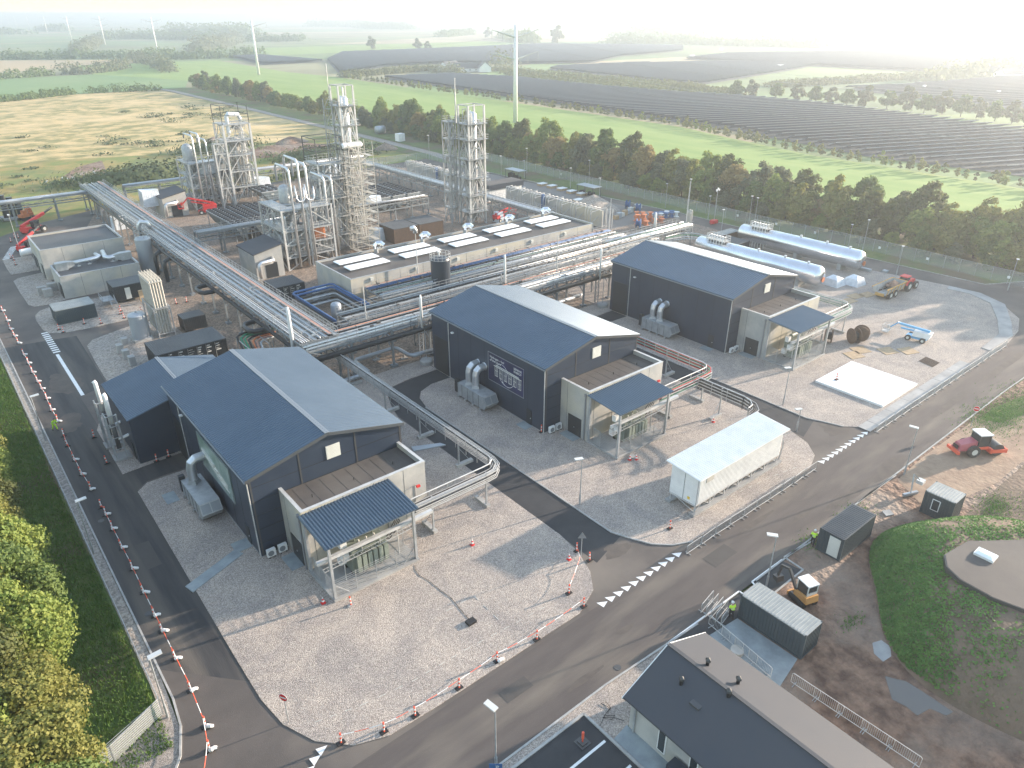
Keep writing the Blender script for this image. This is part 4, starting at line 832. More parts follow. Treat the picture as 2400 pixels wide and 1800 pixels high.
# middle group
t = tower('process_unit','broad steel pipe structure with tall bent risers left of the stair tower',55.6,66.4,139.6,150.5,12.4,(2.6,5.2,8,12.2),lw=.34,vessels=((60,147.5,1.2,8.5,15,'galv'),(63.5,146,1,1,7.5,'galv')),pipes=22,seed=7,mids=(61.0,))
for x, h, yy in ((58.1,20.4,139.3),(60.0,21.8,139.1),(61.6,20.8,139.2),(65.9,17.6,140.6),(68.2,17,142)):
    b = MB(); b.tube([(x,yy,.5),(x,yy,h-.7),(x-.1,yy+.3,h),(x-.5,yy+4.6,h+.3),(x-.5,yy+5.1,h-.4),(x-.5,yy+5.1,h-3)],.23,9); b.build('riser','silver',t,smooth=True)
for xa in (58.9,61.0): b = MB(); b.tube([(xa,139.2,17),(xa+.1,139.1,14.4),(xa+.5,139.0,13.8),(xa+1.4,139.0,13.8),(xa+1.8,139.1,14.3),(xa+1.8,139.2,16.4)],.16,8); b.build('loop_pipe','silver',t,smooth=True)
b = MB(); b.box(62.6,64.8,140.3,141.2,5.4,7.6); b.build('cabinet','orange',t)
t = tower('process_unit','open steel deck frame between pipe structure and middle tower',66.8,73.0,144.6,150.6,19.4,(4,8,12,16,19.2),lw=.3,vessels=((70,148,.9,2,18,'silver'),),pipes=26,seed=12,top=5,topm='steel_dark')
t = tower('process_tower','tallest steel tower in the middle with antenna on top',73.3,76.7,144.9,148.3,34.2,(5,9.5,14,18.6,22.6,26.3,30.2),lw=.32,vessels=((75.3,146.8,.95,3,31.5,'silver'),(74.1,145.8,.35,8,32,'silver')),pipes=12,seed=4,over=.5)
b = MB(); [b.bar(p,q,.2) for p,q in (((73.3,144.9,34.2),(76.7,144.9,34.2)),((73.3,148.3,34.2),(76.7,148.3,34.2)),((73.3,144.9,34.2),(73.3,148.3,34.2)),((76.7,144.9,34.2),(76.7,148.3,34.2)))]; b.build('top_frame','galv',t)
b = MB(); b.cyl(73.3,149,30,38.2,.07,6); b.build('antenna','steel_white',t)
b = MB(); b.tube([(72.4,143.9,22.6),(72.6,143.8,22.6),(76.6,143.8,22.6),(76.8,143.9,22.6)],.55,12); b.build('drum','white',t)
b = MB(); b.bar((72.0,149.6,19),(72.0,149.6,31.5),.18)
for z in (19,22.5,26,29.5): b.bar((72.0,149.6,z),(73.3,148.5,z),.12); b.bar((72.0,149.6,z),(73.3,148.5,z+3),.1)
ladder_mesh(b,72.3,149.2,19,30); b.build('ladder_frame','galv',t)
# scaffold stair tower
t = thing('stair_tower','pale scaffold stair tower with zigzag flights beside the middle tower','scaffold',(72.2,140.7,0))
x0,x1,y0,y1 = 72.2,77.8,140.7,144.2; H = 22.5
for xx in (x0,(x0+x1)/2,x1):
    for yy in (y0,y1): b = MB(); b.bar((xx,yy,0),(xx,yy,H+1),.09); b.build('standard','pipe_cream',t)
for k in range(11):
    z = 2*k+.6; b = MB(); b.box(x0,x0+1.1,y0,y1,z,z+.06); b.box(x1-1.1,x1,y0,y1,z,z+.06)
    for (p,q) in (((x0,y0),(x1,y0)),((x0,y1),(x1,y1)),((x0,y0),(x0,y1)),((x1,y0),(x1,y1))):
        for dz in (0,.5,1): b.bar((*p,z+dz),(*q,z+dz),.055)
    b.build('deck','pipe_cream',t)
    b = MB(); ya = y0+.35 if k % 2 else y0+1.6; s_ = (x0+1,x1-1) if k % 2 else (x1-1,x0+1)
    for dy in (0,.7): b.bar((s_[0],ya+dy,z),(s_[1],ya+dy,z+2),.07,.2); b.bar((s_[0],ya+dy,z+1),(s_[1],ya+dy,z+3),.05)
    for j in range(7): f = (j+.5)/7; b.bar((s_[0]+(s_[1]-s_[0])*f,ya,z+2*f),(s_[0]+(s_[1]-s_[0])*f,ya+.7,z+2*f),.2,.04)
    b.build('flight','pipe_cream',t)
# rear tower
t = tower('process_tower','rear square steel tower with silver vessels, rightmost of the three tall towers',105.8,110.5,144.5,148.5,28.2,(3.2,7.2,11.4,15.9,20.4,24),lw=.4,vessels=((109,147,.85,1,26,'silver'),(107.2,146,.5,2,25.5,'steel_white')),pipes=16,seed=9,over=.7)
b = MB(); [b.bar(p,q,.2) for p,q in (((105.8,144.5,28.2),(110.5,144.5,28.2)),((105.8,148.5,28.2),(110.5,148.5,28.2)),((105.8,144.5,28.2),(105.8,148.5,28.2)),((110.5,144.5,28.2),(110.5,148.5,28.2)))]; b.build('top_frame','galv',t)
b = MB(); b.cyl(105.6,149.2,24,34,.1,6); b.cyl(105.6,149.2,24,31,.16,6); b.build('antenna','steel_white',t)
t = tower('process_unit','slim lattice side frame attached behind the rear tower',103.3,105.2,149.0,151.8,24.6,(4,8,12,16.5,20.5,24.4),leg='galv',lw=.22,pipes=3,seed=10,vessels=())
# ------------------------------------------------------------------ pipe racks
def rack(name, label, ax, a0, a1, b0, b1, z, pipes, step=6, post='rack_steel', side_rail=True, cat='pipe rack', z2=None):
    P = (lambda a, b, zz: (a, b, zz)) if ax == 'x' else (lambda a, b, zz: (b, a, zz))
    t = thing(name, label, cat, P(a0, b0, 0), 'steel pipe racks crossing the plant')
    n = max(1, round((a1-a0)/step)); b = MB()
    for bb in (b0, b1):
        for zz in (z, z-1.5): b.bar(P(a0,bb,zz),P(a1,bb,zz),.18,.26)
        for k in range(n*2):
            f0 = a0+(a1-a0)*k/(n*2); f1 = a0+(a1-a0)*(k+1)/(n*2); b.bar(P(f0,bb,z-1.5 if k % 2 else z),P(f1,bb,z if k % 2 else z-1.5),.1)
    for k in range(n*3+1): a = a0+(a1-a0)*k/(n*3); b.bar(P(a,b0,z),P(a,b1,z),.12,.16)
    b.build('girder',post,t)
    for k in range(n+1):
        a = a0+(a1-a0)*k/n; b = MB(); b.bar(P(a,b0+.3,0),P(a,b0+.3,z),.28); b.bar(P(a,b1-.3,0),P(a,b1-.3,z),.28); b.bar(P(a,b0,z-1.5),P(a,b1,z-1.5),.2); b.bar(P(a,b0+.3,z-3.6),P(a,(b0+b1)/2,z-1.6),.12); b.bar(P(a,b1-.3,z-3.6),P(a,(b0+b1)/2,z-1.6),.12)
        b.box(*sorted((P(a-.5,b0-.1,0)[0],P(a+.5,b0+.7,0)[0])),*sorted((P(a-.5,b0-.1,0)[1],P(a+.5,b0+.7,0)[1])),.03,.35); b.build('trestle',post,t)
    b = MB(); rr_ = random.Random(int(a1*7+b0))
    for k in range(int((a1-a0)*(b1-b0)*.22)):
        aa, bb, hh = rr_.uniform(a0+.5,a1-1), rr_.uniform(b0+.2,b1-.3), rr_.uniform(.25,.9); b.bar(P(aa,bb,z-1.4),P(aa,bb,z+hh),.06)
        if rr_.random() < .5: b.bar(P(aa,bb,z+hh),P(aa,min(b1,bb+rr_.uniform(.5,1.4)),z+hh),.07)
        if rr_.random() < .3: b.box(*[c for p_ in zip(P(aa,bb,z-.3),P(aa+rr_.uniform(.2,.7),bb+.3,z+rr_.uniform(.1,.6))) for c in sorted(p_)])
    b.build('pipe_support',rr_.choice(['galv','steel_dark']),t)
    for (o, dz, r, m) in pipes:
        b = MB(); bb = b0+o; aa = a0
        if m in ('orange','green_tray','pinkish','tray','blue_tray'):
            mm = {'tray':'galv','blue_tray':'blue'}.get(m, m)
            b.bar(P(a0,bb-r,z+dz),P(a1,bb-r,z+dz),.05,.14,1); b.bar(P(a0,bb+r,z+dz),P(a1,bb+r,z+dz),.05,.14,1)
            for k in range(int((a1-a0)/.9)): b.bar(P(a0+k*.9,bb-r,z+dz),P(a0+k*.9,bb+r,z+dz),.07,.05,1)
            q = b.add([P(a0,bb-r*.7,z+dz+.04),P(a1,bb-r*.7,z+dz+.04),P(a1,bb+r*.7,z+dz+.04),P(a0,bb+r*.7,z+dz+.04)],[(0,1,2,3)],0)
            b.build('cable_tray',[mm,'galv'],t)
        else:
            b.tube([P(a0,bb,z+dz),P(a1,bb,z+dz)],r,8); b.build('pipe',m,t,smooth=True)
    if side_rail:
        for bb in (b0, b1):
            b = MB()
            for dz in (.6,1.1): b.bar(P(a0,bb,z+dz),P(a1,bb,z+dz),.045)
            for k in range(int((a1-a0)/1.5)+1): b.bar(P(min(a1,a0+k*1.5),bb,z),P(min(a1,a0+k*1.5),bb,z+1.1),.045)
            b.build('railing','galv',t)
    return t
def Yp(n, r=.09, o0=.5, st=.34, dz=.25, ms=('silver','white','silver','steel_white')): return [(o0+i*st, dz, r, ms[i % len(ms)]) for i in range(n)]
tA = rack('pipe_rack','long tall pipe rack running from the nearest hall corner to the far left end','y',88.5,224,35.2,41.0,6.6,
  Yp(4,.085,.35,.33)+[(1.75,.22,.09,'rack_steel'),(2.3,.2,.28,'tray'),(3.0,.3,.17,'tank_grey'),(3.45,.25,.1,'rack_steel'),(3.95,.2,.22,'tray'),(4.65,.5,.3,'pinkish'),(5.35,.15,.32,'tray'),(-.1,-1.2,.32,'pipe_black'),(1.1,-1.3,.14,'pipe_black'),(2.4,-1.3,.14,'rack_steel'),(3.6,-1.2,.15,'tank_grey'),(4.8,-1.2,.3,'tray')],6.2,side_rail=True)
# black expansion loops on the big rack
for k, y in enumerate((100.5,122,146,152)):
    t = thing('expansion_loop', f'black U shaped pipe loop at the side of the tall rack, {nth(k)} from the hall', 'pipe', (34.5,y,3), 'black expansion loops on the tall rack')
    b = MB(); zz = 5.2
    if k < 2: pts = [(35.6,y,zz),(34.6,y,zz),(33.4,y+.2,zz),(32.9,y+1,zz),(32.9,y+3,zz),(33.4,y+3.8,zz),(34.6,y+4,zz),(35.6,y+4,zz)]
    else: pts = [(35.6,y,5.2),(34.6,y,5.2),(33.8,y,4.8),(33.6,y,4),(33.6,y,.8)]
    b.tube(pts,.36,10); b.build('pipe','pipe_black',t,smooth=True)
b = MB(); b.tube([(37,165,6.9),(36.4,165,8.2),(35.4,165.5,8.4),(34.9,166,7.4),(34.9,166,5.5)],.45,12); tag(b.build('bent_pipe','silver',smooth=True),'fat silver bent pipe looping off the tall rack near the far end','pipe')
rack('pipe_rack','pipe rack with thick black pipe passing behind the two front halls','x',35.3,108,86.4,91.4,6.2,
  [(-.3,-1.25,.42,'pipe_black'),(.4,.25,.17,'white'),(1.3,.28,.15,'white'),(2.0,.2,.09,'galv'),(2.6,.2,.22,'tray'),(3.3,.2,.1,'pipe_black'),(3.9,.25,.2,'orange'),(4.6,.2,.12,'pipe_black'),(2,-1.3,.15,'tank_grey'),(3.6,-1.3,.3,'tray')],6.4)
rack('pipe_rack','middle pipe rack full of dark and grey lines between halls and the dark tank','x',46,118,94.5,99.2,5.2,
  [(.4,.25,.1,'galv'),(1.0,.25,.14,'pipe_black'),(1.9,.22,.25,'tray'),(2.8,.25,.14,'pipe_black'),(3.5,.25,.09,'tank_grey'),(4.1,.3,.12,'steel_white'),(1,-1.3,.12,'galv'),(3,-1.3,.3,'tray')],7)
rack('pipe_rack','low pipe rack with blue and orange lines along the long concrete building','x',57,118,103.5,110.2,4.0,
  [(.4,.2,.1,'galv'),(1.2,.25,.24,'tank_grey'),(2.0,.2,.1,'pipe_black'),(2.8,.25,.16,'green_tray'),(3.6,.25,.1,'tank_grey'),(4.4,.25,.12,'pipe_black'),(5.1,.25,.13,'blue'),(5.6,.3,.1,'blue'),(6.2,.35,.16,'orange'),(2,-1.3,.12,'galv'),(4.5,-1.3,.3,'tray')],7)
t = rack('pipe_bridge','blue grey pipe bridge leaving the plant towards the left edge','x',-10,37,215.4,218.2,6,[(.5,.3,.3,'tank_grey'),(1.2,.25,.2,'galv'),(1.9,.3,.24,'silver')],9,side_rail=False)
b = MB(); b.tube([(12,217,6.2),(12,217,7.6),(12.6,217,8),(14.4,217,8),(15,217,7.6),(15,217,6.2)],.22,8); tag(b.build('pipe_loop','pipe_black',smooth=True),'small black pipe loop standing on the left pipe bridge','pipe')
rack('pipe_bridge','straight pipe bridge running behind the towers at the meadow edge','x',45,118,219.5,222,5.6,[(.5,.3,.3,'tank_grey'),(1.2,.25,.2,'galv'),(1.8,.3,.2,'silver')],9,side_rail=False)
rack('pipe_rack','steel walkway rack passing in front of the left fan coolers','x',45,66,160.5,163.6,5,[(.5,.3,.3,'galv'),(1.2,.25,.2,'steel_white'),(2,.3,.2,'tank_grey'),(2.6,.25,.24,'tray')],5)
rack('pipe_rack','steel walkway rack passing in front of the right fan coolers','x',79,104,160.5,163.6,4.6,[(.5,.3,.3,'pipe_black'),(1.2,.25,.2,'steel_white'),(2,.3,.2,'tank_grey')],5)
rack('pipe_rack','rack running back from the rear tower past the right fan coolers','y',128,222,116.2,119.6,4.2,[(.4,.3,.2,'silver'),(.9,.25,.14,'white'),(1.4,.3,.22,'silver'),(2,.25,.14,'galv'),(2.7,.3,.24,'tray')],7)
rack('pipe_rack','rack crossing behind the rear hall roof towards the silver tanks','x',108,133,97.5,101.5,5,[(.4,.3,.2,'silver'),(.9,.25,.14,'white'),(1.4,.3,.2,'galv'),(2.2,.25,.24,'green_tray'),(3,.3,.2,'silver')],6)
# looped cable trays seen edge on (orange, green, black) beside the nearest hall
t = thing('cable_bend','nested cable tray bend of green, orange and brown cables behind the nearest hall','cable tray',(31.5,97,0))
for k, m in enumerate(('black','green_tray','green_tray','black','orange','pinkish','tank_grey')):
    o = k*.42; b = MB(); z = 4.6-k*.12
    b.tube([(30.9+o,96.4,1.4),(30.9+o,99.6-o*.6,z-1),(30.9+o+.1,101.6-o,z),(31.8+o,102.2-o,z+.1),(36.5,102.4-o,z+.1)],.16,6); b.build('cable_bundle',m,t,smooth=True)
b = MB()
for x in (31,34,36.3): b.bar((x,97,0),(x,97,4.4),.12); b.bar((x,101.8,0),(x,101.8,4.4),.12); b.bar((x,97,4.3),(x,101.8,4.3),.1)
b.build('frame','galv',t)
t = thing('cable_bend','curved mesh cable bend behind the rear hall roof','cable tray',(127,92,0))
for k in range(4):
    r = 3.6-k*.45; b = MB(); b.tube([(122.5,96.6,4.6-.3*k)]+[(126.2+r*math.sin(rad(a)),93+r*math.cos(rad(a)),4.6-.3*k) for a in range(0,100,15)]+[(126.2+r,90,4.6-.3*k)],.1,6); b.build('cable_bundle',['galv','green_tray','steel_white','galv'][k],t)
# blue tray bay beside the long building
t = thing('pipe_manifold','blue banded pipe manifold in pit beside the long building end','pipework',(47.5,104,0))
for k in range(6):
    o = k*.55; z = 3.4-k*.42; b = MB(); b.tube([(46.6+o*.3,100.5,z),(46.6+o*.3,117-o,z),(47.1+o*.3,117.6-o,z),(54-o*.2,117.8-o,z),(54.5-o*.2,117.2-o,z),(54.5-o*.2,104,z)],.2,7); b.build('pipe',['blue','blue','pipe_black','galv','pipe_black','galv'][k],t,smooth=True)
b = MB(); b.lathe(50,107.6,[(.9,.05),(.9,3.4),(.7,3.7),(.1,3.9)],18); b.build('vessel','tank_grey',t,smooth=True)
# ground pipes between halls
t = thing('ground_pipe','grey insulated pipe zigzagging on low supports between the front two halls','pipe',(42,86,.1))
b = MB(); b.tube([(34.5,85.2,1),(42.8,85.4,1),(43.6,85.8,1),(43.8,89.8,1),(44.3,90.4,1),(50.6,90.2,1.2),(51,89.6,1.2),(51.1,86.6,1.2),(51.6,86,1.2),(55,85.8,1.2)],.3,10); b.build('pipe','tank_grey',t,smooth=True)
for x, y in ((38,85.3),(43.7,87.8),(47.5,90.3),(51.1,88)): b = MB(); b.box(x-.5,x+.5,y-.35,y+.35,.03,.2); b.bar((x,y,.2),(x,y,.8),.16); b.build('support','concrete',t)
b = MB(); b.tube([(70,88.2,1.3),(90,88.6,1.3)],.32,10); b.box(76,76.2,88,88.8,.05,1.1); b.box(84,84.2,88.1,88.9,.05,1.1); tag(b.build('ground_pipe','tank_grey',smooth=True),'straight grey ground pipe between the middle and rear halls','pipe')
# vent stacks standing in round white concrete feet
def vent_mast(x, y, h, label, r=.22, foot=True, frame=True):
    t = thing('vent_stack', label, 'stack', (x, y, .06), 'white vent stacks among the pipe racks')
    if foot: b = MB(); b.lathe(x-.6,y-1.6,[(.95,.05),(.98,.6),(.8,.8),(.1,.82)],24); b.build('foot','concrete',t); b = MB(); b.cyl(x-.6,y-1.6,.8,5.5,.06,6); b.build('rod','galv',t)
    b = MB(); b.tube([(x,y,4.5 if frame else .5),(x,y,h-.6),(x,y,h)],r,12,r2=r*.55); b.build('stack','white',t,smooth=True)
    if frame:
        b = MB()
        for dx, dy in ((-.35,.5),(.35,.5),(0,1.0)): b.bar((x+dx,y+dy,0),(x+dx,y+dy,h-3.5),.12)
        for k in range(int((h-4)/1.2)): z = .6+k*1.2; b.bar((x-.35,y+.5,z),(x+.35,y+.5,z+.6),.06); b.bar((x-.35,y+.5,z+1.2),(x+.35,y+.5,z+.6),.06)
        b.build('lattice','galv',t)
vent_mast(53.4,86.0,10.4,'white vent stack with round concrete foot left of the middle hall')
vent_mast(91.2,85.8,10.4,'white vent stack with round concrete foot left of the rear hall')
vent_mast(35.0,90.6,11.6,'thick white vent stack at the corner of the tall rack above the nearest hall roof',.32,False,False)
vent_mast(73.3,90.8,11.5,'white vent stack rising behind the ridge of the middle hall',.24,False)
vent_mast(124.5,101.5,8.6,'white vent stack with rounded top behind the ridge of the rear hall',.35,False)
def mast(x, y, h, label, head=True):
    t = thing('mast', label, 'mast', (x, y, .06), 'tall thin masts in the plant')
    b = MB(); b.tube([(x,y,.05),(x,y,h)],.13,8,r2=.06); b.build('pole','steel_white',t)
    if head: b = MB(); b.tube([(x,y,h),(x,y,h+.5),(x-.3,y,h+1),(x-.9,y,h+.9)],.42,12); b.build('bent_head','silver',t,smooth=True)
mast(68.2,110.2,12.0,'tall mast with silver bent head left of the dark railed tank')
mast(121.7,112.4,10.2,'slim white mast beside bundled lattice poles right of the long building',False)
mast(47.9,93,11,'thin lightning rod rising above the rack left of the middle hall',False); mast(84.5,90,13,'thin lightning rod behind the middle of the racks',False); mast(135.5,101.5,14,'thin tall lightning rod near the white tube stack',False)
t = thing('lattice_mast','bundle of four upright lattice poles right of the long building','mast',(119.8,111,0),'tall thin masts in the plant')
for dx, dy in ((0,0),(.9,0),(0,.9),(.9,.9)): b = MB(); b.bar((119.5+dx,110.6+dy,0),(119.5+dx+.15,110.6+dy,8.3),.16); b.build('pole','galv',t)
b = MB(); [b.bar((119.5,110.6,1+k*1.2),(120.4,111.5,1.6+k*1.2),.07) for k in range(6)]; b.build('bracing','galv',t)
t = thing('tube_stack','cluster of cream vertical tubes beside the long container by the fence road','vaporiser',(143.4,106.5,.05))
for i in range(4): b = MB(); h = 4.6+.3*(i % 2); b.cyl(143.2+.5*(i%2),106.2+.55*(i//2),.1,h,.24,8); b.tube([(143.2+.5*(i%2),106.2+.55*(i//2),h),(143.2+.5*(i%2),106.5+.55*(i//2),h+.35)],.26,8); b.build('tube','pipe_cream',t)
# ------------------------------------------------------------------ foreground right: site huts, soil, mound
sheet('soil', [(38,25.2),(38,-30),(130,-30),(175,8),(175,22),(130,24.2),(110,25.1)], .01, 'soil')
sheet('sand', [(77,24.6),(84,24.9),(99,24.6),(106,20),(100,15),(92,17),(85,17.2),(78,18.6),(74.5,21)], .02, 'sand')
sheet('grass_strip', QS('C7', [(1640,180),(1800,40),(2212,-120),(2212,120),(1900,230)]), .03, 'verge')
sheet('dry_soil', [(76,17),(92,16.6),(104,12),(130,4),(120,-20),(84,-4),(76,8)], .015, 'mound_soil')
for pts in ([(1290,965),(1340,950),(1390,985),(1395,1040),(1350,1070),(1300,1025)], [(1360,1150),(1480,1180),(1560,1230),(1740,1350),(1700,1370),(1610,1330),(1540,1370),(1480,1320),(1400,1280)]):
    sheet('puddle', QS('B6', pts), .03, 'water' if len(pts) > 7 else 'concrete')
sheet('parking_asphalt', [(27.7,25.1),(-40,25.2),(-40,-10),(27.7,-10)], .03, 'fresh_asphalt')
kerb([(-40,25.25),(27.8,25.2),(27.9,-5)], z=.14, wd=.2)
b = MB(); b.box(12,27.4,22.5,22.7,.035,.045); b.box(12,27.4,20.0,20.2,.035,.045); struct('road_marking', b, 'white')
sheet('gravel_by_office', [(-40,26),(31,26),(37,25.6),(41.5,25.4),(41.5,17.5),(38.7,17.5),(38.7,22.4),(29.6,22.4),(29.6,-12),(27.7,-12),(27.7,25.2),(-40,25.2)], .022, 'gravel')
sheet('terrace', [(28,22.3),(29.6,22.5),(29.6,-6),(28,-6)], .05, 'paving'); sheet('terrace', [(38.6,23.2),(41.2,24),(45,23.6),(45,17.8),(41.5,17.2),(38.6,19)], .045, 'paving')
def wl(pts): 
    b = MB()
    for i in range(len(pts)-1): b.bar((*pts[i],.05),(*pts[i+1],.05),.14,.1)
    return struct('kerb', b, 'white')
wl(QS('B6', [(145,975),(550,680),(580,700)])); wl(QS('B6', [(640,650),(622,627),(788,505)])); kerb(QS('B6', [(1420,35),(1210,185)])); kerb(QS('B6',[(800,490),(905,560),(745,690)])); kerb(QS('B6',[(800,490),(970,395)]))
sheet('parking_asphalt', QS('B6', [(170,970),(550,690),(580,705),(545,840),(430,930)]), .03, 'fresh_asphalt'); sheet('parking_asphalt', QS('B6', [(650,645),(630,627),(790,510),(895,560),(740,690)]), .03, 'fresh_asphalt')
# office building
t = thing('office_building', 'low gabled building at the bottom edge with dark roof and four small roof vents', 'building', (29.6,22.4,0))
b = MB(); b.box(29.6,38.3,-12,22.3,0,3.15); b.add([(29.6,22.3,3.15),(38.3,22.3,3.15),(33.95,22.3,4.95)],[(0,2,1)]); b.build('wall','concrete_wall',t)
gable_roof(t, 29.6, 38.3, -12, 22.3, 3.2, 5.0, 'navy_roof', 0, ov=.45)
b = MB(); b.bar((33.95,-12,5.16),(33.95,22.8,5.16),.3,.06); b.build('ridge_cap','roof_felt_dark',t)
b = MB(); 
for (a, c) in (((29.1,3.0),(33.95,5.1)),((33.95,5.1),(38.8,3.0))): b.bar((a[0],22.78,a[1]),(c[0],22.78,c[1]),.06,.22)
b.build('verge_trim','white',t)
for yy in (19.3,16.6,13.6,11):
    b = MB(); b.box(29.53,29.6,yy-.35,yy+.35,.5,2.7); wd_ = b.build('window_frame','white',t); b = MB(); b.box(29.51,29.53,yy-.27,yy+.27,.6,2.6); b.build('pane','glass',wd_)
b = MB(); b.cyl(29.5,21.8,.05,3,.08,8); b.build('downpipe','galv',t)
for k, (x, y) in enumerate(((32.3,20.2),(34.9,19.9),(33.6,17.2),(35.4,17.6))):
    z = 5.0-abs(x-33.95)*.414; v = MB(); v.cyl(x,y,z-.1,z+.55,.14,8); vo = v.build('roof_vent','black',t); v = MB(); v.lathe(x,y,[(.24,z+.55),(.22,z+.72),(.02,z+.9)],4); v.build('vent_cap','steel_dark',vo)
b = MB(); b.box(31.6,32.4,18.1,18.9,4.1,4.35); b.build('hatch','roof_felt_dark',t)
b = MB(); b.hexa([(28.5,15.2,.06),(29.4,15.2,.06),(29.4,18.1,.06),(28.5,18.1,.06)],[(28.5,15.4,1.5),(29.4,15.4,1.5),(29.4,18.0,1.5),(28.5,18.0,1.5)]); tag(b.build('screen_box','tank_dark'), 'dark blue equipment cover by the office building wall', 'equipment cover')
container(45.1,47.6,17.6,23.7,.05,2.6,'dark blue container with ribbed grey roof beside the terrace barriers','cont_slate','cont_roof_grey')
container(58.8,65.0,21.7,24.2,.05,2.6,'dark ribbed container with white door end, middle of the three by the road','cont_slate','cont_roof')
t = container(72.9,75.5,17.4,20.4,.05,2.7,'dark site cabin with white framed window and pale roof','cont_slate','cont_roof_grey')
b = MB(); b.box(72.86,72.9,18.7,19.5,.9,2.2); f = b.build('window_frame','white',t); b = MB(); b.box(72.84,72.86,18.78,19.42,.98,2.12); b.build('pane','glass',f)
kids_t = [o for o in bpy.data.objects if o.get('label','').startswith('dark ribbed container')][0]
b = MB(); b.box(58.76,58.8,22.0,23.1,.25,2.4); b.build('door','offwhite',kids_t)
# mound with flat roof
import numpy as np
rn = np.random.default_rng(4)
b = MB(); C0 = (64.3,7.6); nA, nR = 72, 22; vs = []
def footr(a): return 13.6+1.1*math.sin(2*a+.6)+.5*math.sin(5*a)
def mh(x, y):
    dx, dy = x-C0[0], y-C0[1]; r = math.hypot(dx, dy); a = math.atan2(dy, dx); f = (footr(a)-r)/(footr(a)-6.0); f = max(0,min(1,f)); return 4.2*math.sin(f*math.pi/2)**.85 if f else 0.
for i in range(nR+1):
    for j in range(nA):
        a = 2*math.pi*j/nA; r = footr(a)*(1-i/nR)+.01; x = C0[0]+r*math.cos(a); y = C0[1]+r*math.sin(a); vs.append((x,y,mh(x,y)+R.uniform(-.09,.09)*(0 if i in (0,) else 1)))
b.add(vs, [(i*nA+j,i*nA+(j+1)%nA,(i+1)*nA+(j+1)%nA,(i+1)*nA+j) for i in range(nR) for j in range(nA)])
o = b.build('mound','mound_soil',smooth=True); tag(o, kind='structure')
tp = [(58.9,12.0),(59.7,13.4),(61.2,14.2),(64.9,13.6),(69.5,10),(70.4,4),(66,.8),(61.5,2.6),(59.5,6),(58.7,9.3)][::-1]
t = thing('bunker_roof', 'round flat felt roof with a white skylight on top of the green mound', 'roof', (64,8,3.6))
b = MB(); b.prism(tp,3.6,4.55); b.build('roof_slab','steel_dark',t); 
cx_, cy_ = 64.3, 8; b = MB(); b.prism([(cx_+(x-cx_)*.985, cy_+(y-cy_)*.985) for x, y in tp],4.55,4.58); b.build('felt','roof_felt',t)
b = MB(); b.box(63.2,64.4,11.0,12.6,4.58,4.8); sk = b.build('skylight_kerb','white',t); b = MB(); b.hexa([(63.25,11.05,4.8),(64.35,11.05,4.8),(64.35,12.55,4.8),(63.25,12.55,4.8)],[(63.5,11.3,4.98),(64.1,11.3,4.98),(64.1,12.3,4.98),(63.5,12.3,4.98)]); b.build('skylight','skylight',sk)
def quads_mesh(name, P, N, size, m, up=None, asp=1.0):
    """P, N arrays: centres and normals -> one mesh of small leaf quads"""
    n = len(P); N = N/np.linalg.norm(N,axis=1,keepdims=True); r = rn.normal(size=(n,3)); U = np.cross(N,r); U /= np.linalg.norm(U,axis=1,keepdims=True); V = np.cross(N,U)
    if up is not None: V = N*0+np.array([0,0,1.]); V += rn.normal(size=(n,3))*.35; U = np.cross(V,N); U /= np.linalg.norm(U,axis=1,keepdims=True)+1e-9; V /= np.linalg.norm(V,axis=1,keepdims=True)
    s = (size*rn.uniform(.6,1.3,n))[:,None]; U = U*s*.5*asp; V = V*s*.5
    co_ = np.stack([P-U-V*.6,P+U*.7-V,P+U+V*.6,P-U*.7+V],1).reshape(-1,3).astype(np.float32)
    me = bpy.data.meshes.new(name); me.vertices.add(4*n); me.vertices.foreach_set('co',co_.ravel()); me.loops.add(4*n); me.loops.foreach_set('vertex_index',np.arange(4*n,dtype=np.int32)); me.polygons.add(n); me.polygons.foreach_set('loop_start',np.arange(0,4*n,4,dtype=np.int32)); me.polygons.foreach_set('loop_total',np.full(n,4,dtype=np.int32)); me.materials.append(M[m] if isinstance(m,str) else m); me.update(calc_edges=True); return me
def obj_of(name, me, parent=None, loc=(0,0,0)):
    o = bpy.data.objects.new(name, me); col.objects.link(o); o.location = loc
    if parent: o.parent = parent
    ORG[o.name] = Vector(loc); return o
P = []
while len(P) < 26000:
    a = rn.uniform(0,2*math.pi); r = rn.uniform(5.5,14); x = C0[0]+r*math.cos(a); y = C0[1]+r*math.sin(a)
    dens = (math.sin(x*.9)*math.cos(y*1.1+1)*.3+.3)*(.06+.2*(y>6))+.9*max(0,min(1,(y-14.5+.6*(62-x))/4)); 
    if mh(x,y) > .15 and rn.uniform() < dens: P.append((x,y,mh(x,y)+.06))
P = np.array(P); N = np.tile([0,0,1.],(len(P),1))+rn.normal(size=(len(P),3))*.6
tag(obj_of('weeds', quads_mesh('weeds',P,N,.17,'mound_leaf')), 'low green weeds covering the mound', 'weeds', kind='stuff')
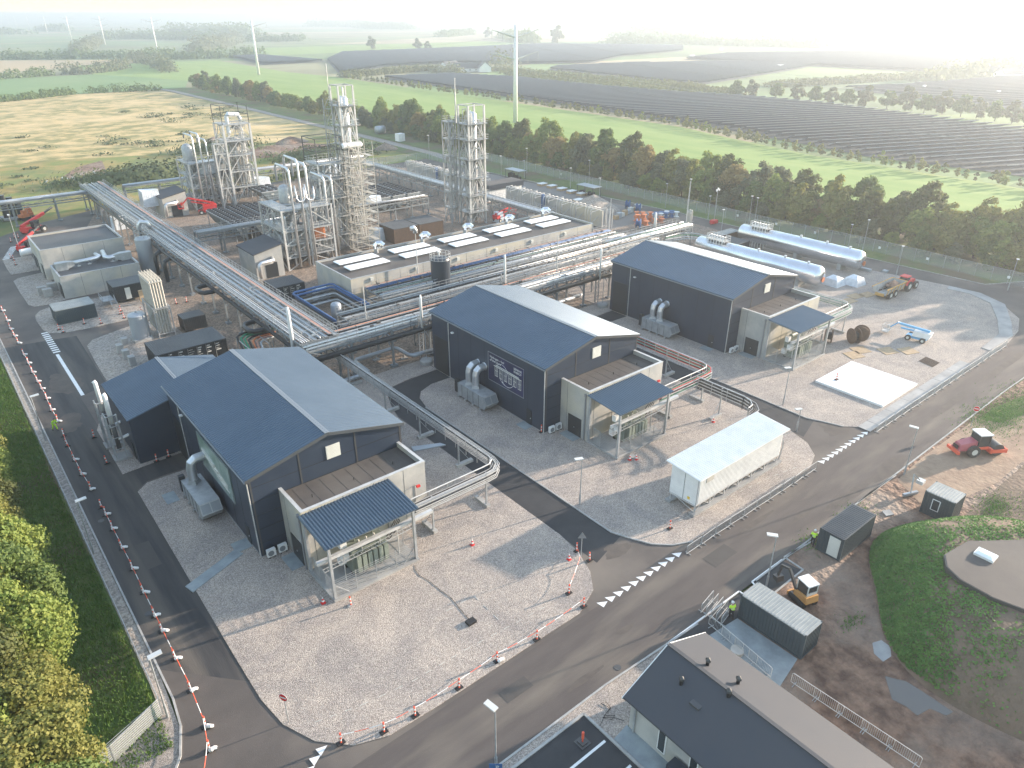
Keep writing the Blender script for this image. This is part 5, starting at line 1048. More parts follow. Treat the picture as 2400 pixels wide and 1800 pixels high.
# grass tufts on the left verge and small patches right
def tufts(name, n, fx, size, m, label, kind='stuff', asp=.25, z=.0):
    P = np.array([fx() for _ in range(n)]); P = np.c_[P, np.full(n, z+size*.25)]; N = np.c_[rn.normal(size=(n,2)), np.full(n,.5)]
    tag(obj_of(name, quads_mesh(name,P,N,size,m,up=1,asp=asp)), label, 'grass', kind=kind)
tufts('verge_grass', 60000, lambda: (3.1-abs(rn.normal())*4.5, rn.uniform(42,180)), .3, 'grass_leaf', 'green grass growing between trees and left fence')
def pt_in(cx, cy, s): return lambda: (rn.normal()*s+cx, rn.normal()*s*.5+cy)
for cx, cy, s, n in ((80,15.5,1.6,900),(84,12.5,1.6,700),(101,23,3,2500),(108,22,4,2500),(71,15.8,1.5,900),(67,24.6,1.2,400),(52.5,17,.8,200),(60,24.9,1.2,300)): tufts('weed_patch', n, pt_in(cx,cy,s), .25, 'mound_leaf', 'bright green weeds sprouting from bare soil')
# ------------------------------------------------------------------ trees
def crown_mesh(name, h, r, n, leaf, m, seed, z0=.18, blobs=26, taper=.75):
    g = np.random.default_rng(seed); B = []
    for _ in range(blobs):
        f = g.uniform(0,1)**.8; z = h*(z0+(1-z0)*f*.93); prof = math.sin(math.pi*min(1,max(.0,(f*.86+.12))))**taper; a = g.uniform(0,2*math.pi); d = r*prof*g.uniform(.3,.8)
        B.append((d*math.cos(a), d*math.sin(a), z, r*g.uniform(.24,.42)*(.6+.4*prof)))
    B = np.array(B); w_ = B[:,3]**2; w_ /= w_.sum(); i = g.choice(len(B),n,p=w_); D = g.normal(size=(n,3)); D /= np.linalg.norm(D,axis=1,keepdims=True); D[:,2] = np.where(D[:,2]<-.3,-D[:,2],D[:,2])
    P = B[i,:3]+D*(B[i,3]*g.uniform(.55,1.12,n))[:,None]; P[:,2] = np.maximum(P[:,2],.15); N = D+g.normal(size=(n,3))*.55
    return quads_mesh(name,P,N,leaf,m)
def trunk_mesh(h, r, seed):
    g = random.Random(seed); b = MB(); b.tube([(0,0,-.1),(r*.04,0,h*.35),(0,r*.05,h*.75)], h*.022, 7, r2=h*.007)
    for k in range(7):
        a = g.uniform(0,6.28); z = h*g.uniform(.22,.6); d = r*g.uniform(.4,.75); b.tube([(0,0,z),(d*.5*math.cos(a),d*.5*math.sin(a),z+h*.1),(d*math.cos(a),d*math.sin(a),z+h*.24)], h*.009, 5, r2=h*.003)
    me = bpy.data.meshes.new('trunk'); me.from_pydata(b.v, [], b.f); me.materials.append(M['bark']); me.update(); return me
PROTO = {}
def tree_proto(key, h, r, n, leaf, m, seed, **kw): PROTO[key] = (crown_mesh('crown',h,r,n,leaf,m,seed,**kw), trunk_mesh(h,r,seed))
def plant_tree(key, x, y, s, rz, label, name='tree', cat='tree', group=None, sz=None, trunk=True):
    t = thing(name, label, cat, (x,y,0), group); t.rotation_euler = (0,0,rz); t.scale = (s,s,sz or s)
    cm, tm = PROTO[key]; o = bpy.data.objects.new('crown', cm); col.objects.link(o); o.parent = t
    if trunk: o = bpy.data.objects.new('trunk', tm); col.objects.link(o); o.parent = t
    return t
for k, mm in enumerate(('olive','dark','green','rust','gold','grey')):
    tree_proto('h%d'%k, 10.5, 4.3, 5200, .45, LEAF[mm], 20+k, z0=.0, blobs=40, taper=.5)
for k, mm in enumerate(('olive','gold','green','dark')):
    tree_proto('n%d'%k, 10, 4.6, 34000, .21, LEAF[mm], 40+k, z0=.1, blobs=60, taper=.6)
for k, mm in enumerate(('green','olive','gold')): tree_proto('s%d'%k, 3.6, 1.5, 420, .34, LEAF[mm], 60+k, z0=.02, blobs=14, taper=1.2)
for k, mm in enumerate(('dark','grey')): tree_proto('f%d'%k, 9, 5, 900, 1.1, LEAF[mm], 70+k, z0=.05, blobs=16)
# foreground trees on the left
NT = [(-4.2,36.5,.85,3),(-4.8,41.5,.9,0),(-8.5,44.5,1,2),(-4.3,46.3,.86,0),(-6.4,50.5,1.05,1),(-4.2,54.5,.95,2),(-7.5,58,1.1,0),(-4.0,60.5,.95,3),(-4.3,66,1.0,2),(-7.6,68,1,1),(-4.0,71.5,.9,0),(-4.1,77.5,.88,1),(-7,80,1,3),(-3.7,83.5,.85,2),(-3.6,90,.85,0),(-3,97,.75,1),(-6,104,.8,0),(-9.6,37.5,1.0,1),(-5.2,31.5,.85,2),(-10,52,1.1,1)]
for k, (x, y, s, p) in enumerate(NT): plant_tree('n%d'%p, x, y, s, R.uniform(0,6.28), f'leafy tree of the left wood beside the perimeter fence, {nth(k)} listed', group='trees of the left wood')
# tree belt behind the back fence
k = 0; y = -8.0
while y < 592:
    x = 171.5+(y/600)*9+R.uniform(-2.2,2.2)+(3 if y > 150 else 0); p = R.choice([0,0,1,2,2,3,4,5] if y < 250 else [0,2,5,3,1,2]); s = R.uniform(.7,1.12)*(1.05 if y < 200 else .98)
    if 338 < y < 350: s *= .5
    plant_tree('h%d'%p, x, y, s, R.uniform(0,6.28), f'{["olive","dark green","green","rusty","golden","grey green"][p]} tree behind the back fence, {nth(k)} from the right', group='trees in the belt behind the back fence', sz=s*R.uniform(.7,1.3)); k += 1
    y += R.uniform(3.6,5.4) if y < 300 else R.uniform(4.8,7)
y = -4; k2 = 0
while y < 300:
    p = R.choice([0,1,2,4,5]); s = R.uniform(.8,1.2); plant_tree('h%d'%p, 178+(y/600)*8+R.uniform(-1.5,1.5), y, s, R.uniform(0,6.28), f'{["olive","dark green","green","rusty","golden","grey green"][p]} tree on the field side of the belt, {nth(k2)} from the right', group='trees on the field side of the belt', sz=s*R.uniform(.95,1.2)); k2 += 1; y += R.uniform(5.5,9)
y = -6; k2 = 0
while y < 330:
    s = R.uniform(.35,.55); plant_tree('h%d'%R.choice([0,1,2,5]), 167.4+(y/600)*9+(3 if y > 150 else 0)+R.uniform(-.8,.8), y, s*1.2, R.uniform(0,6.28), f'small undergrowth bush before the tree belt, {nth(k2)} from the right end', name='bush', cat='bush', group='undergrowth bushes behind the back fence', sz=s, trunk=False); k2 += 1; y += R.uniform(5,7)
# young shrub line between grass field and solar park
H3 = [(258,-60),(262,72),(265,111),(268,148),(281,195),(292,226),(297,332),(302,452),(312,608)]
k = 0
for i in range(len(H3)-1):
    (a, c), (d, e) = H3[i], H3[i+1]; L_ = math.dist((a,c),(d,e)); n = int(L_/(2.6 if c < 300 else 3.6))
    for j in range(n):
        f = (j+R.random())/n; s = R.uniform(.7,1.35); plant_tree('s%d'%R.choice([0,1,2,2]), a+(d-a)*f+R.uniform(-1.6,3.2), c+(e-c)*f, s, R.uniform(0,6.28), f'young shrub between the green field and solar rows, {nth(k)} from the right', name='shrub', cat='shrub', group='young shrubs edging the solar park', trunk=False); k += 1
# hedges and woods farther out: each one a thing
def hedge(name, pts, h, wd, label, m='dark', leaf=.9, dens=3.2, cat='hedge', zlo=0):
    P = []; N = []; 
    for i in range(len(pts)-1):
        a = np.array(pts[i],float); c = np.array(pts[i+1],float); L_ = np.linalg.norm(c-a); nb = max(2,int(L_/(h*.5))); 
        for j in range(nb):
            p = a+(c-a)*(j+rn.uniform())/nb; hh = h*rn.uniform(.55,1.1); rr_ = wd*.5*rn.uniform(.7,1.2); n = int(dens*26)
            D = rn.normal(size=(n,3)); D /= np.linalg.norm(D,axis=1,keepdims=True); D[:,2] = np.abs(D[:,2]); q = np.zeros((n,3)); q[:,0] = p[0]; q[:,1] = p[1]; q += D*np.array([rr_,rr_,hh])*rn.uniform(.7,1.05,(n,1)); P.append(q); N.append(D+rn.normal(size=(n,3))*.4)
    P = np.concatenate(P); N = np.concatenate(N); c0 = P.mean(0); c0[2] = 0; o = obj_of(name, quads_mesh(name,P-c0,N,leaf,LEAF[m]), loc=tuple(c0)); return tag(o,label,cat,'hedges and woods in the farmland')
hedge('hedge', QS('A1',[(560,603),(800,593),(1035,583)]), 6, 8, 'dark clipped hedge at the meadow edge, right of two', leaf=.9)
hedge('hedge', QS('A1',[(-60,665),(200,640),(480,608)]), 5, 7, 'dark hedge at the meadow edge, left of two', leaf=.9)
hedge('hedge', QS('A1',[(-40,515),(170,500),(335,485)]), 8, 10, 'dark hedge at the near side of the bare tan field, far left', leaf=1.3)
hedge('tree_row', QS('A1',[(380,480),(560,478),(700,460),(820,440)]), 11, 16, 'bushy tree row between the tan field and green field', 'grey', 1.6, cat='tree row')
hedge('tree_row', QS('A1',[(-40,385),(500,378),(960,372),(1200,382),(1700,365)]), 13, 22, 'long dark tree row across the fields behind the tan field', 'dark', 2.2, cat='tree row')
hedge('tree_row', QS('A1',[(500,345),(600,300),(640,275)]), 16, 26, 'short wooded row receding behind the long dark tree row', 'grey', 2.4, cat='tree row')
hedge('tree_row', QS('A1',[(860,400),(1010,420),(1100,470)]), 14, 20, 'tree row joining the belt to the far tree row', 'grey', 1.8, cat='tree row')
hedge('tree_row', QS('A1',[(1260,340),(1400,310),(1540,265)]), 20, 40, 'pale wooded strip behind the second pylon', 'grey', 3, cat='tree row')
hedge('wood', QS('A1',[(620,255),(900,250),(1400,262)]), 22, 50, 'dark wood line behind the fields, left of centre', 'dark', 4, cat='wood')
hedge('wood', QS('A1',[(1100,225),(1300,222),(1600,232)]), 30, 110, 'large dark wood far behind the second pylon', 'dark', 7, cat='wood')
hedge('wood', QS('A1',[(-40,222),(130,220)]), 26, 90, 'dark wood at the far left edge', 'dark', 6, cat='wood')
hedge('wood', QS('A1',[(310,200),(400,202)]), 26, 90, 'small far wood behind the left pylons', 'dark', 7, cat='wood')
hedge('wood', QS('A1',[(1560,270),(1960,265)]), 16, 40, 'dark wood line right of the second pylon', 'dark', 3.5, cat='wood')
hedge('wood', QS('A1',[(2020,172),(2212,172)]), 34, 160, 'far wood left of centre near the horizon', 'dark', 9, cat='wood')
hedge('wood', QS('A2',[(-40,165),(60,163),(200,185),(420,190)]), 26, 100, 'far wood patches left of the nearest pylon', 'dark', 7, cat='wood')
hedge('tree_row', QS('A2',[(650,240),(830,222)]), 16, 40, 'thin far tree row left of the nearest pylon', 'dark', 4, cat='tree row')
hedge('wood', QS('A2',[(1070,245),(1230,280)]), 24, 60, 'dark tree group right behind the nearest pylon', 'dark', 4, cat='wood')
hedge('wood', QS('A2',[(1750,278),(2000,280),(2330,275)]), 18, 50, 'tree row behind the far edge of the solar park', 'dark', 4, cat='wood')
hedge('wood', QS('A2',[(1850,235),(2130,245)]), 26, 110, 'hazy wood behind the solar park', 'dark', 6, cat='wood')
hedge('wood', QS('A3',[(780,265),(1300,268),(1850,270)]), 22, 100, 'hazy long wood at upper right', 'dark', 6, cat='wood')
hedge('wood', QS('A3',[(0,285),(900,310)]), 16, 40, 'hazy tree row at upper right behind solar rows', 'dark', 3.5, cat='wood')
hedge('wood', QS('A3',[(1550,530),(1900,500),(2150,450)]), 14, 36, 'hazy trees round the far right farmhouse', 'grey', 2.6, cat='wood')
hedge('shrub_belt', QS('A2',[(20,500),(250,480),(560,455),(760,475)]), 6, 16, 'pale shrub belt left of the farmhouse', 'gold', 1.4, cat='shrubs')
hedge('wood', QS('A2',[(980,465),(1060,445),(1110,455)]), 20, 30, 'pale tree clump right of the farmhouse', 'grey', 1.8, cat='wood')
hedge('wood', QS('A2',[(620,470),(740,478)]), 10, 18, 'round bushes before the farmhouse gable', 'grey', 1.4, cat='wood')
for k in range(3): hedge('shrub_belt', QS('A2',[(1000+60*k,455+26*k),(1500,500+25*k),(2000,545+24*k),(2330,572+24*k)]), 4.5, 14, f'pale green shrub strip across the solar park, {nth(k)} from the back', 'gold', 1.3, 1.2, cat='shrubs')
hedge('shrub_belt', QS('A3',[(-60,575),(200,600),(330,625)]), 5, 22, 'pale green shrub strip behind the nearest solar rows', 'gold', 1.3, cat='shrubs')
hedge('shrub_belt', QS('A3',[(600,560),(1100,530),(1500,500)]), 5, 22, 'pale green shrub strip behind hazy trees at right', 'gold', 1.4, cat='shrubs')
AX = [(340,628),(440,628),(600,640),(740,655),(860,668),(960,680),(1060,690),(1180,695),(1320,705),(1440,715),(1560,735),(1680,740),(1800,755),(1900,765),(2020,785),(2130,800),(2230,815)]
for k, (a, c) in enumerate(AX): x, y = Q('A3',a,c); plant_tree('f%d'%(k%2), x, y, R.uniform(.95,1.4), R.uniform(0,6), f'hazy tree behind the near solar rows, {nth(k)} from the left', group='hazy trees behind the near solar rows')
for k, (a, c) in enumerate(((195,318),(495,325),(560,325),(1400,282),(950,245))): x, y = Q('A2',a,c); plant_tree('f1', x, y, (1.9,1.7,1.3,3.2,2.4)[k], k, f'lone distant tree in the fields, {nth(k)} from the left', group='lone distant trees')
# scrub in the meadow
P = []; 
for _ in range(420):
    x, y = rn.uniform(-60,160), rn.uniform(232,470); dn = math.sin(x*.05+1)*math.cos(y*.045)+rn.normal()*.5
    if dn < .55: continue
    s = rn.uniform(.8,2.6); n = int(30*s); D = rn.normal(size=(n,3)); D[:,2] = np.abs(D[:,2])*.35; P.append(np.array([x,y,.0])+D*s*np.array([1.2,1,.6]))
P = np.concatenate(P); tag(obj_of('meadow_scrub', quads_mesh('meadow_scrub',P,np.tile([0,0,1.],(len(P),1))+rn.normal(size=(len(P),3))*.5,.7,'scrub')), 'low green scrub patches scattered across the dry meadow', 'scrub', kind='stuff')
for (x, y, rx_, ry, h, mm, l) in ((62,262,26,10,3,'scrub','green scrub bank behind the far tower'),(108,232,14,6,3,'scrub','green scrub mound right of the far tower'),(8,226,7,4,2.6,'scrub','green bush clump behind the left pipe bridge'),(98,300,16,9,3,'scrub','weedy earth bank by the gravel track'),(124,262,18,9,2.2,'scrub','weedy bank in front of the gravel track')):
    n = int(rx_*ry*28); D = rn.normal(size=(n,3)); D[:,2] = np.abs(D[:,2]); P = D*np.array([rx_*.45,ry*.45,h*.5]); tag(obj_of('scrub', quads_mesh('scrub',P,D+rn.normal(size=(n,3))*.3,.8,mm), loc=(x,y,0)), l, 'scrub', 'scrub banks in the meadow')
def heap(name, cx, cy, rx_, ry, h, m, label, cat='heap'):
    b = MB(); vs = [(cx,cy,h)]; n = 22
    for i in range(1,7):
        f = i/6
        for j in range(n): a = 2*math.pi*j/n; k_ = 1+.12*math.sin(3*a+cx)+R.uniform(-.05,.05); vs.append((cx+rx_*f*k_*math.cos(a),cy+ry*f*k_*math.sin(a),h*(1-f)**.85+R.uniform(-.1,.1)*(f<1)*h*.2))
    fs = [(0,1+j,1+(j+1)%n) for j in range(n)]
    for i in range(5):
        for j in range(n): fs.append((1+i*n+j,1+(i+1)*n+j,1+(i+1)*n+(j+1)%n,1+i*n+(j+1)%n))
    b.add(vs,fs); return tag(b.build(name,m,smooth=True),label,cat)
heap('gravel_heap',141.5,137,6.5,6.5,4.2,'gravel_far','large grey gravel heap behind the long building')
heap('soil_heap',103,318,8,5,2.6,'soil','brown soil heap beside the gravel track, left one'); heap('soil_heap',128,300,7,5,2.4,'soil','brown soil heap beside the gravel track, right one'); heap('soil_heap',150,260,5,4,2.4,'site_dirt','grey brown heap beside the track near the lamp post')
sheet('muddy_ground', [(88,276),(120,268),(140,282),(130,300),(104,296)], -.1, 'soil'); sheet('muddy_ground', [(96,246),(118,240),(128,256),(108,262)], -.1, 'sand')
sheet('muddy_ground', QS('E7',[(700,700),(900,560),(1200,480),(1260,620),(1220,720),(1000,700)]), -.1, 'soil')
for pts in ([(725,665),(810,695),(730,725)],[(840,670),(930,700),(880,720)],[(945,645),(1020,690),(960,690)],[(1015,625),(1075,665),(1040,680)],[(1090,585),(1160,670),(1110,665)],[(1180,580),(1235,655),(1210,660)],[(505,740),(565,710),(545,745)]):
    sheet('puddle', QS('E7',pts), -.06, 'puddle_bright') if 'puddle_bright' in M else None
# ------------------------------------------------------------------ solar park
def clip_line(poly, p, d):
    ts = []; n = len(poly)
    for i in range(n):
        a = poly[i]; c = poly[(i+1)%n]; ex, ey = c[0]-a[0], c[1]-a[1]; den = d[0]*ey-d[1]*ex
        if abs(den) < 1e-9: continue
        s = ((a[0]-p[0])*ey-(a[1]-p[1])*ex)/den; u = ((a[0]-p[0])*d[1]-(a[1]-p[1])*d[0])/den
        if 0 <= u < 1: ts.append(s)
    ts.sort(); return [(ts[i],ts[i+1]) for i in range(0,len(ts)-1,2)]
RD = Vector((math.cos(rad(-21.8)), math.sin(rad(-21.8)))); RN = Vector((-RD.y, RD.x))
def solar(poly, step, base, where, tilt=1.7, wdt=4.6):
    sheet('solar_field_ground', poly, -.1, 'solar_soil'); ts = [Vector(p).dot(RN) for p in poly]; k = 0; s = math.floor(min(ts)/step)*step+step
    while s < max(ts):
        p = RN*s
        for (t0, t1) in clip_line(poly, p, RD):
            if t1-t0 < 12: continue
            a = p+RD*(t0+1); c = p+RD*(t1-1); b = MB(); u = RN*wdt/2; lo, hi = .9, .9+tilt
            b.add([(*(a-u),hi),(*(c-u),hi),(*(c+u),lo),(*(a+u),lo),(*(a-u),hi-.12),(*(c-u),hi-.12),(*(c+u),lo-.12),(*(a+u),lo-.12)],[(0,1,2,3),(7,6,5,4),(5,6,2,1),(6,7,3,2),(7,4,0,3)],0)
            b.add([(*(a-u),hi+.02),(*(c-u),hi+.02),(*(c-u),hi-.16),(*(a-u),hi-.16)],[(3,2,1,0)],1)
            tag(b.build('solar_panel_row',['panel','panel_edge']), f'long dark solar panel row {where}, {nth(k)} from the front', 'solar panels', base); k += 1
        s += step
solar([(283,-30),(284,93),(281,130),(299,202),(312,330),(318,400),(333,575),(398,566),(418,488),(410,390),(416,326),(428,280),(428,234),(413,171),(402,128),(398,60),(390,-30)], 7.2, 'rows of the nearest solar field', 'in the nearest solar field')
solar([(512,566),(545,590),(640,580),(860,470),(720,420),(492,366),(480,400),(492,440)], 9, 'rows of the middle solar field', 'in the middle solar field')
solar([(470,120),(540,279),(587,264),(760,240),(760,120)], 9, 'rows of the right solar field', 'in the hazy right solar field')
solar([(325,634),(416,710),(499,714),(549,654),(632,622),(760,700),(945,748),(1088,862),(949,1071),(697,1022),(519,1003),(420,850)], 11, 'rows of the far solar field', 'in the far solar field', 2.2, 8)
solar([(330,818),(345,905),(361,999),(399,992),(407,828)], 11, 'rows of the small left solar field', 'in the small left solar field', 2.2, 8)
solar([(760,600),(900,640),(1397,446),(1150,330),(873,274),(762,310)], 13, 'rows of the distant right solar field', 'in the distant hazy solar field', 2.4, 9)
# farmhouses
def house(x, y, L_, W_, h, rz, label, roof='roof_felt_dark'):
    t = thing('farmhouse', label, 'farmhouse', (0,0,0), 'farm buildings beyond the plant'); b = MB(); b.box(-L_/2,L_/2,-W_/2,W_/2,0,h); b.add([(-L_/2,-W_/2,h),(-L_/2,W_/2,h),(-L_/2,0,h+W_*.42),(L_/2,-W_/2,h),(L_/2,W_/2,h),(L_/2,0,h+W_*.42)],[(0,2,1),(3,4,5)]); b.build('wall','white',t)
    b = MB(); r_ = h+W_*.42
    for s_ in (-1,1): v = [(-L_/2-.3,s_*(W_/2+.4),h-.3),(L_/2+.3,s_*(W_/2+.4),h-.3),(L_/2+.3,0,r_),(-L_/2-.3,0,r_)]; b.hexa(v,[(p,q,z+.25) for p,q,z in v])
    b.build('roof',roof,t); b = MB()
    for k in range(4): b.box(-L_/2+2+k*L_/4.5,-L_/2+3+k*L_/4.5,-W_/2-.03,-W_/2-.002,1,2.2)
    b.build('windows','glass',t); t.location = (x,y,0); t.rotation_euler = (0,0,rz); return t
for (a, c, L_, W_, h, rz, l) in ((705,462,22,11,4,20,'white gabled farmhouse barn left of two by the near pylon'),(820,462,26,10,3,-25,'low white farmhouse with dark roof beside the pylon'),(925,464,18,11,4,60,'white farmhouse wing with steep roof near the pylon')):
    x, y = Q('A2',a,c); house(x,y,L_,W_,h,rad(rz),l)
for (a, c, L_, W_, h, rz, l) in ((2010,500,16,10,4,50,'hazy farmhouse at far right, left gable'),(2110,505,20,9,3.5,-25,'hazy long farmhouse roof at far right'),(2170,500,14,10,4,50,'hazy farmhouse at far right, right gable')): x, y = Q('A3',a,c); house(x,y,L_,W_,h,rad(rz),l)
x, y = Q('A1',1190,245); house(x,y,60,24,8,rad(-30),'large far farm barn with pale roof')
for k, (v, a, c) in enumerate((('A3',60,372),('A3',250,325),('A3',630,438),('A3',1790,372),('A2',850,345),('A3',1560,580),('A3',2040,618),('A3',780,535))):
    x, y = Q(v,a,c); s_ = 3 if k < 5 else 1.4; b = MB(); b.box(x-s_,x+s_,y-s_/2,y+s_/2,0,2.6); b.box(x-s_*1.1,x+s_*1.1,y-s_*.6,y+s_*.6,2.6,2.9); tag(b.build('transformer_kiosk','white'), f'small white kiosk among distant solar rows, {nth(k)} counted outward', 'kiosk', 'white kiosks in the solar park')
# ------------------------------------------------------------------ power line pylons
def pylon(x, y, h, k, up=True):
    t = thing('pylon', ['white steel pylon with two pairs of raised arms, nearest one','white steel pylon with raised arms, second along the line'][k] if k < 2 else f'slim distant white pylon, {nth(k)} along the line', 'pylon', (x,y,0), 'white power line pylons')
    b = MB(); b.tube([(x,y,-.3),(x,y,h)],1.15,12,r2=.8); b.build('mast','white',t,smooth=True)
    for zf, sp in ((.68,12.5),(.9,12.5)):
        for s_ in (-1,1):
            b = MB(); b.tube([(x,y,h*zf-1.2),(x+s_*sp*.97,y-s_*sp*.2,h*zf+2.2)],.42,8,r2=.16); a = b.build('arm','steel_white',t)
            for f in (.55,1): b = MB(); px, py, pz = x+s_*sp*.97*f, y-s_*sp*.2*f, h*zf-1.2+3.4*f; b.tube([(px,py,pz),(px,py,pz-3.6)],.1,6); b.build('insulator','galv',a)
    return t
PY = [(241.2,290,43.2),(270,682.5,43.5),(315,1142,44.5),(346,1568,45.5),(363,1935,45.8),(449,2708,46),(508,3391,46),(550,3977,46),(580,4400,46)]
for k, (x, y, h) in enumerate(PY): pylon(x,y,h,k)
WP = [(212,-100,43)]+PY[:5]
for s_ in (-1,1):
    for zf in (.68,.9):
        b = MB()
        for i in range(len(WP)-1):
            (a,c,h0),(d,e,h1) = WP[i],WP[i+1]; sp = 12.5*s_; pts = []
            for j in range(17): f = j/16; pts.append((a+(d-a)*f+sp*.97, c+(e-c)*f-sp*.2, (h0+(h1-h0)*f)*zf-1.5-36*f*(1-f)*1.0))
            b.tube(pts,.035,4)
        tag(b.build('power_cable','galv'), f'power cable on the {"upper" if zf > .8 else "lower"} {"right" if s_ > 0 else "left"} arms of the pylons', 'power cable')
# ------------------------------------------------------------------ road side furniture
def lamp(x, y, label, h=6.2, ang=-90, name='street_lamp'):
    t = thing(name, label, 'lamp', (x,y,0), 'slim street lamps round the site'); b = MB(); b.tube([(x,y,0),(x,y,1.4)],.1,8); b.tube([(x,y,1.4),(x,y,h)],.065,8,r2=.045); b.build('pole','galv',t)
    c, s = math.cos(rad(ang)), math.sin(rad(ang)); b = MB(); q = lambda u,v,z: (x+c*u-s*v, y+s*u+c*v, z)
    b.hexa([q(-.1,-.22,h),q(.85,-.22,h+.05),q(.85,.22,h+.05),q(-.1,.22,h)],[q(-.1,-.22,h+.09),q(.85,-.22,h+.14),q(.85,.22,h+.14),q(-.1,.22,h+.09)]); b.build('lamp_head','light_head',t); return t
for k,(x,y) in enumerate(((3.5,44.9),(3.6,68.9),(4.0,95.7))): lamp(x,y,f'slim lamp post between left fence and left road, {nth(k)} from the camera',ang=0)
x,y = Q('B7',1383,1488); lamp(x,y,'slim lamp post at the bottom edge beside the parking area',6.2,100)
lamp(45.9,44.2,'slim lamp post on gravel beside the first lane, in front of the middle hall',5.9,160); lamp(50.3,24.2,'slim lamp post behind the container nearest the office building',6.0,130); lamp(78.6,24.6,'slim lamp post across the main road beside the sand patch',6.2,110)
x,y = Q('B5',2052,490); lamp(x,y,'slim lamp post at the second lane beside the rear hall gravel',5.6,160); x,y = Q('B5',2130,640); lamp(x,y,'thin post at the mouth of the second lane',3.2,160)
for k,(x,y,h) in enumerate(((149.1,58.6,6.2),(157,40.9,6.2),(158,73.7,6),(158.8,70.7,7.5),(147.6,100,6),(161.2,101.5,7),(160.6,99.5,7),(157.1,110.9,6),(158,118.1,9),(158.4,126.1,6.5),(153.6,146.5,5.5),(163.3,160.6,7.5),(155.8,161,6),(155,181.7,5.5),(160.9,187.4,8),(151.1,188.9,6.4),(149.8,229.1,8.5),(14.6,197,8.5))): 
    if k < 17: lamp(x,y,f'slim lamp post along the back road, {nth(k)} in the row listed from the right end',h,200)
t = thing('light_tower','mobile light tower on red trailer beside the fence road','light tower',(154.2,107,.03)); x,y = 154.2,107
b = MB(); b.box(x-.9,x+.9,y-.6,y+.6,.3,1.1); b.bar((x-1.4,y,.2),(x+1.4,y,.2),.12); b.build('base','red',t); b = MB(); b.cyl(x,y,1.1,8.6,.08,6); b.build('mast','galv',t); b = MB(); [b.box(x-.7+k*.5,x-.35+k*.5,y-.2,y,8.3+.3*(k%2),8.8+.3*(k%2)) for k in range(3)]; b.build('floodlight','white',t)
lamp(14.9,189.5,'tall lamp post beside white gas tank and red telehandler',8.4,90)
def stripes(b, x, y, z0, z1, r, n=4, box=False, tx=0, ty=0):
    for k in range(n):
        a = z0+(z1-z0)*k/n; c = z0+(z1-z0)*(k+1)/n; b.tube([(x+tx*a,y+ty*a,a),(x+tx*c,y+ty*c,c)],r,8,k%2)
def marker(x, y, label, name='marker_post', base='black', bag=True, grp='red and white marker posts', h=1.05, z=.02, only=0):
    t = thing(name, label, 'marker post', (x,y,z), grp); b = MB(); stripes(b,x,y,z+.1,z+h,.075,5,tx=R.uniform(-.06,.06)); b.build('post',['redorange','white'],t)
    b = MB(); b.box(x-.3,x+.3,y-.18,y+.18,z,z+.1); b.build('base',base,t)
    if bag:
        b = MB(); q_ = R.uniform(-.12,.12); b.tube([(x+.02,y-.12,z+.12),(x+.12,y-.2,z+.2),(x+.3,y-.28+q_,z+.2),(x+.46,y-.3+q_,z+.1)],.17,8,r2=.12); tag(b.build('sandbag','white'), f'white sandbag at the foot of a marker post, {label.split(", ")[-1]}', 'sandbag', 'white sandbags on marker posts')
    return t
def cone(x, y, label, z=.06):
    t = thing('traffic_cone', label, 'traffic cone', (x,y,z), 'small traffic cones'); b = MB(); b.box(x-.2,x+.2,y-.2,y+.2,z,z+.05); b.build('base','red',t)
    b = MB(); n = 4; 
    for k in range(n): r0, r1 = .17-.035*k, .17-.035*(k+1); b.lathe(x,y,[(r0,z+.05+k*.16),(r1,z+.05+(k+1)*.16)],10,k%2)
    b.build('cone_body',['red','white'],t)
def chain(pts, label, z=.9, sag=.25, r=.028, m=('white','redorange')):
    b = MB()
    for i in range(len(pts)-1):
        (a,c),(d,e) = pts[i],pts[i+1]; n = max(4,int(math.dist(pts[i],pts[i+1])/.5)); q = [(a+(d-a)*j/n,c+(e-c)*j/n,z-4*sag*(j/n)*(1-j/n)) for j in range(n+1)]
        for j in range(n): b.tube([q[j],q[j+1]],r,4,(j//2)%2 if m[1]!=m[0] else 0)
    return tag(b.build('barrier_chain',list(m)),label,'chain')
runs = [[('B1',a,c) for a,c in ((22,662),(66,750),(92,820),(126,880),(160,942))],[('B1',a,c) for a,c in ((207,1042),(245,1115),(281,1195),(325,1275),(360,1338),(405,1422),(445,1522),(498,1618))],
 [('B8',a,c) for a,c in ((276,225),(292,268),(322,330),(352,392),(392,458))],[('B8',a,c) for a,c in ((437,535),(457,566),(485,628),(527,710),(572,800),(620,902),(668,1003),(700,1068),(757,1188),(825,1325),(887,1480),(905,1582))]]
k = 0; wh = ['at the top end','beside the small annex road','opposite the flue stacks','along the near left road']
for i, rn_ in enumerate(runs):
    P = [Q(*p) for p in rn_]
    for x, y in P: marker(x,y,f'red white marker post on the left road, {nth(k)} from the far end',bag=k not in (13,14,18)); k += 1
    chain(P+([Q('B8',893,1700)] if i == 3 else []), f'red and white chain between the left road posts {wh[i]}',.95,.12,.03)
P = [Q('B7',*p) for p in ((490,1335),(738,1272),(918,1178),(1170,1018),(1390,862),(1617,738),(1887,548))]
for k,(x,y) in enumerate(P): marker(x,y,f'red white marker post on the gravel edge by the main road, {nth(k)} from the left',bag=(k==4),z=.06)
chain(P,'white and red tape line along the near gravel edge of the main road',.98,.1,.03,('white','redorange'))
P2 = [Q('B7',*p) for p in ((1802,472),(1865,300),(1847,228))]; chain(P2,'thin tape between the marker posts near the give way sign',.9,.2,.02)
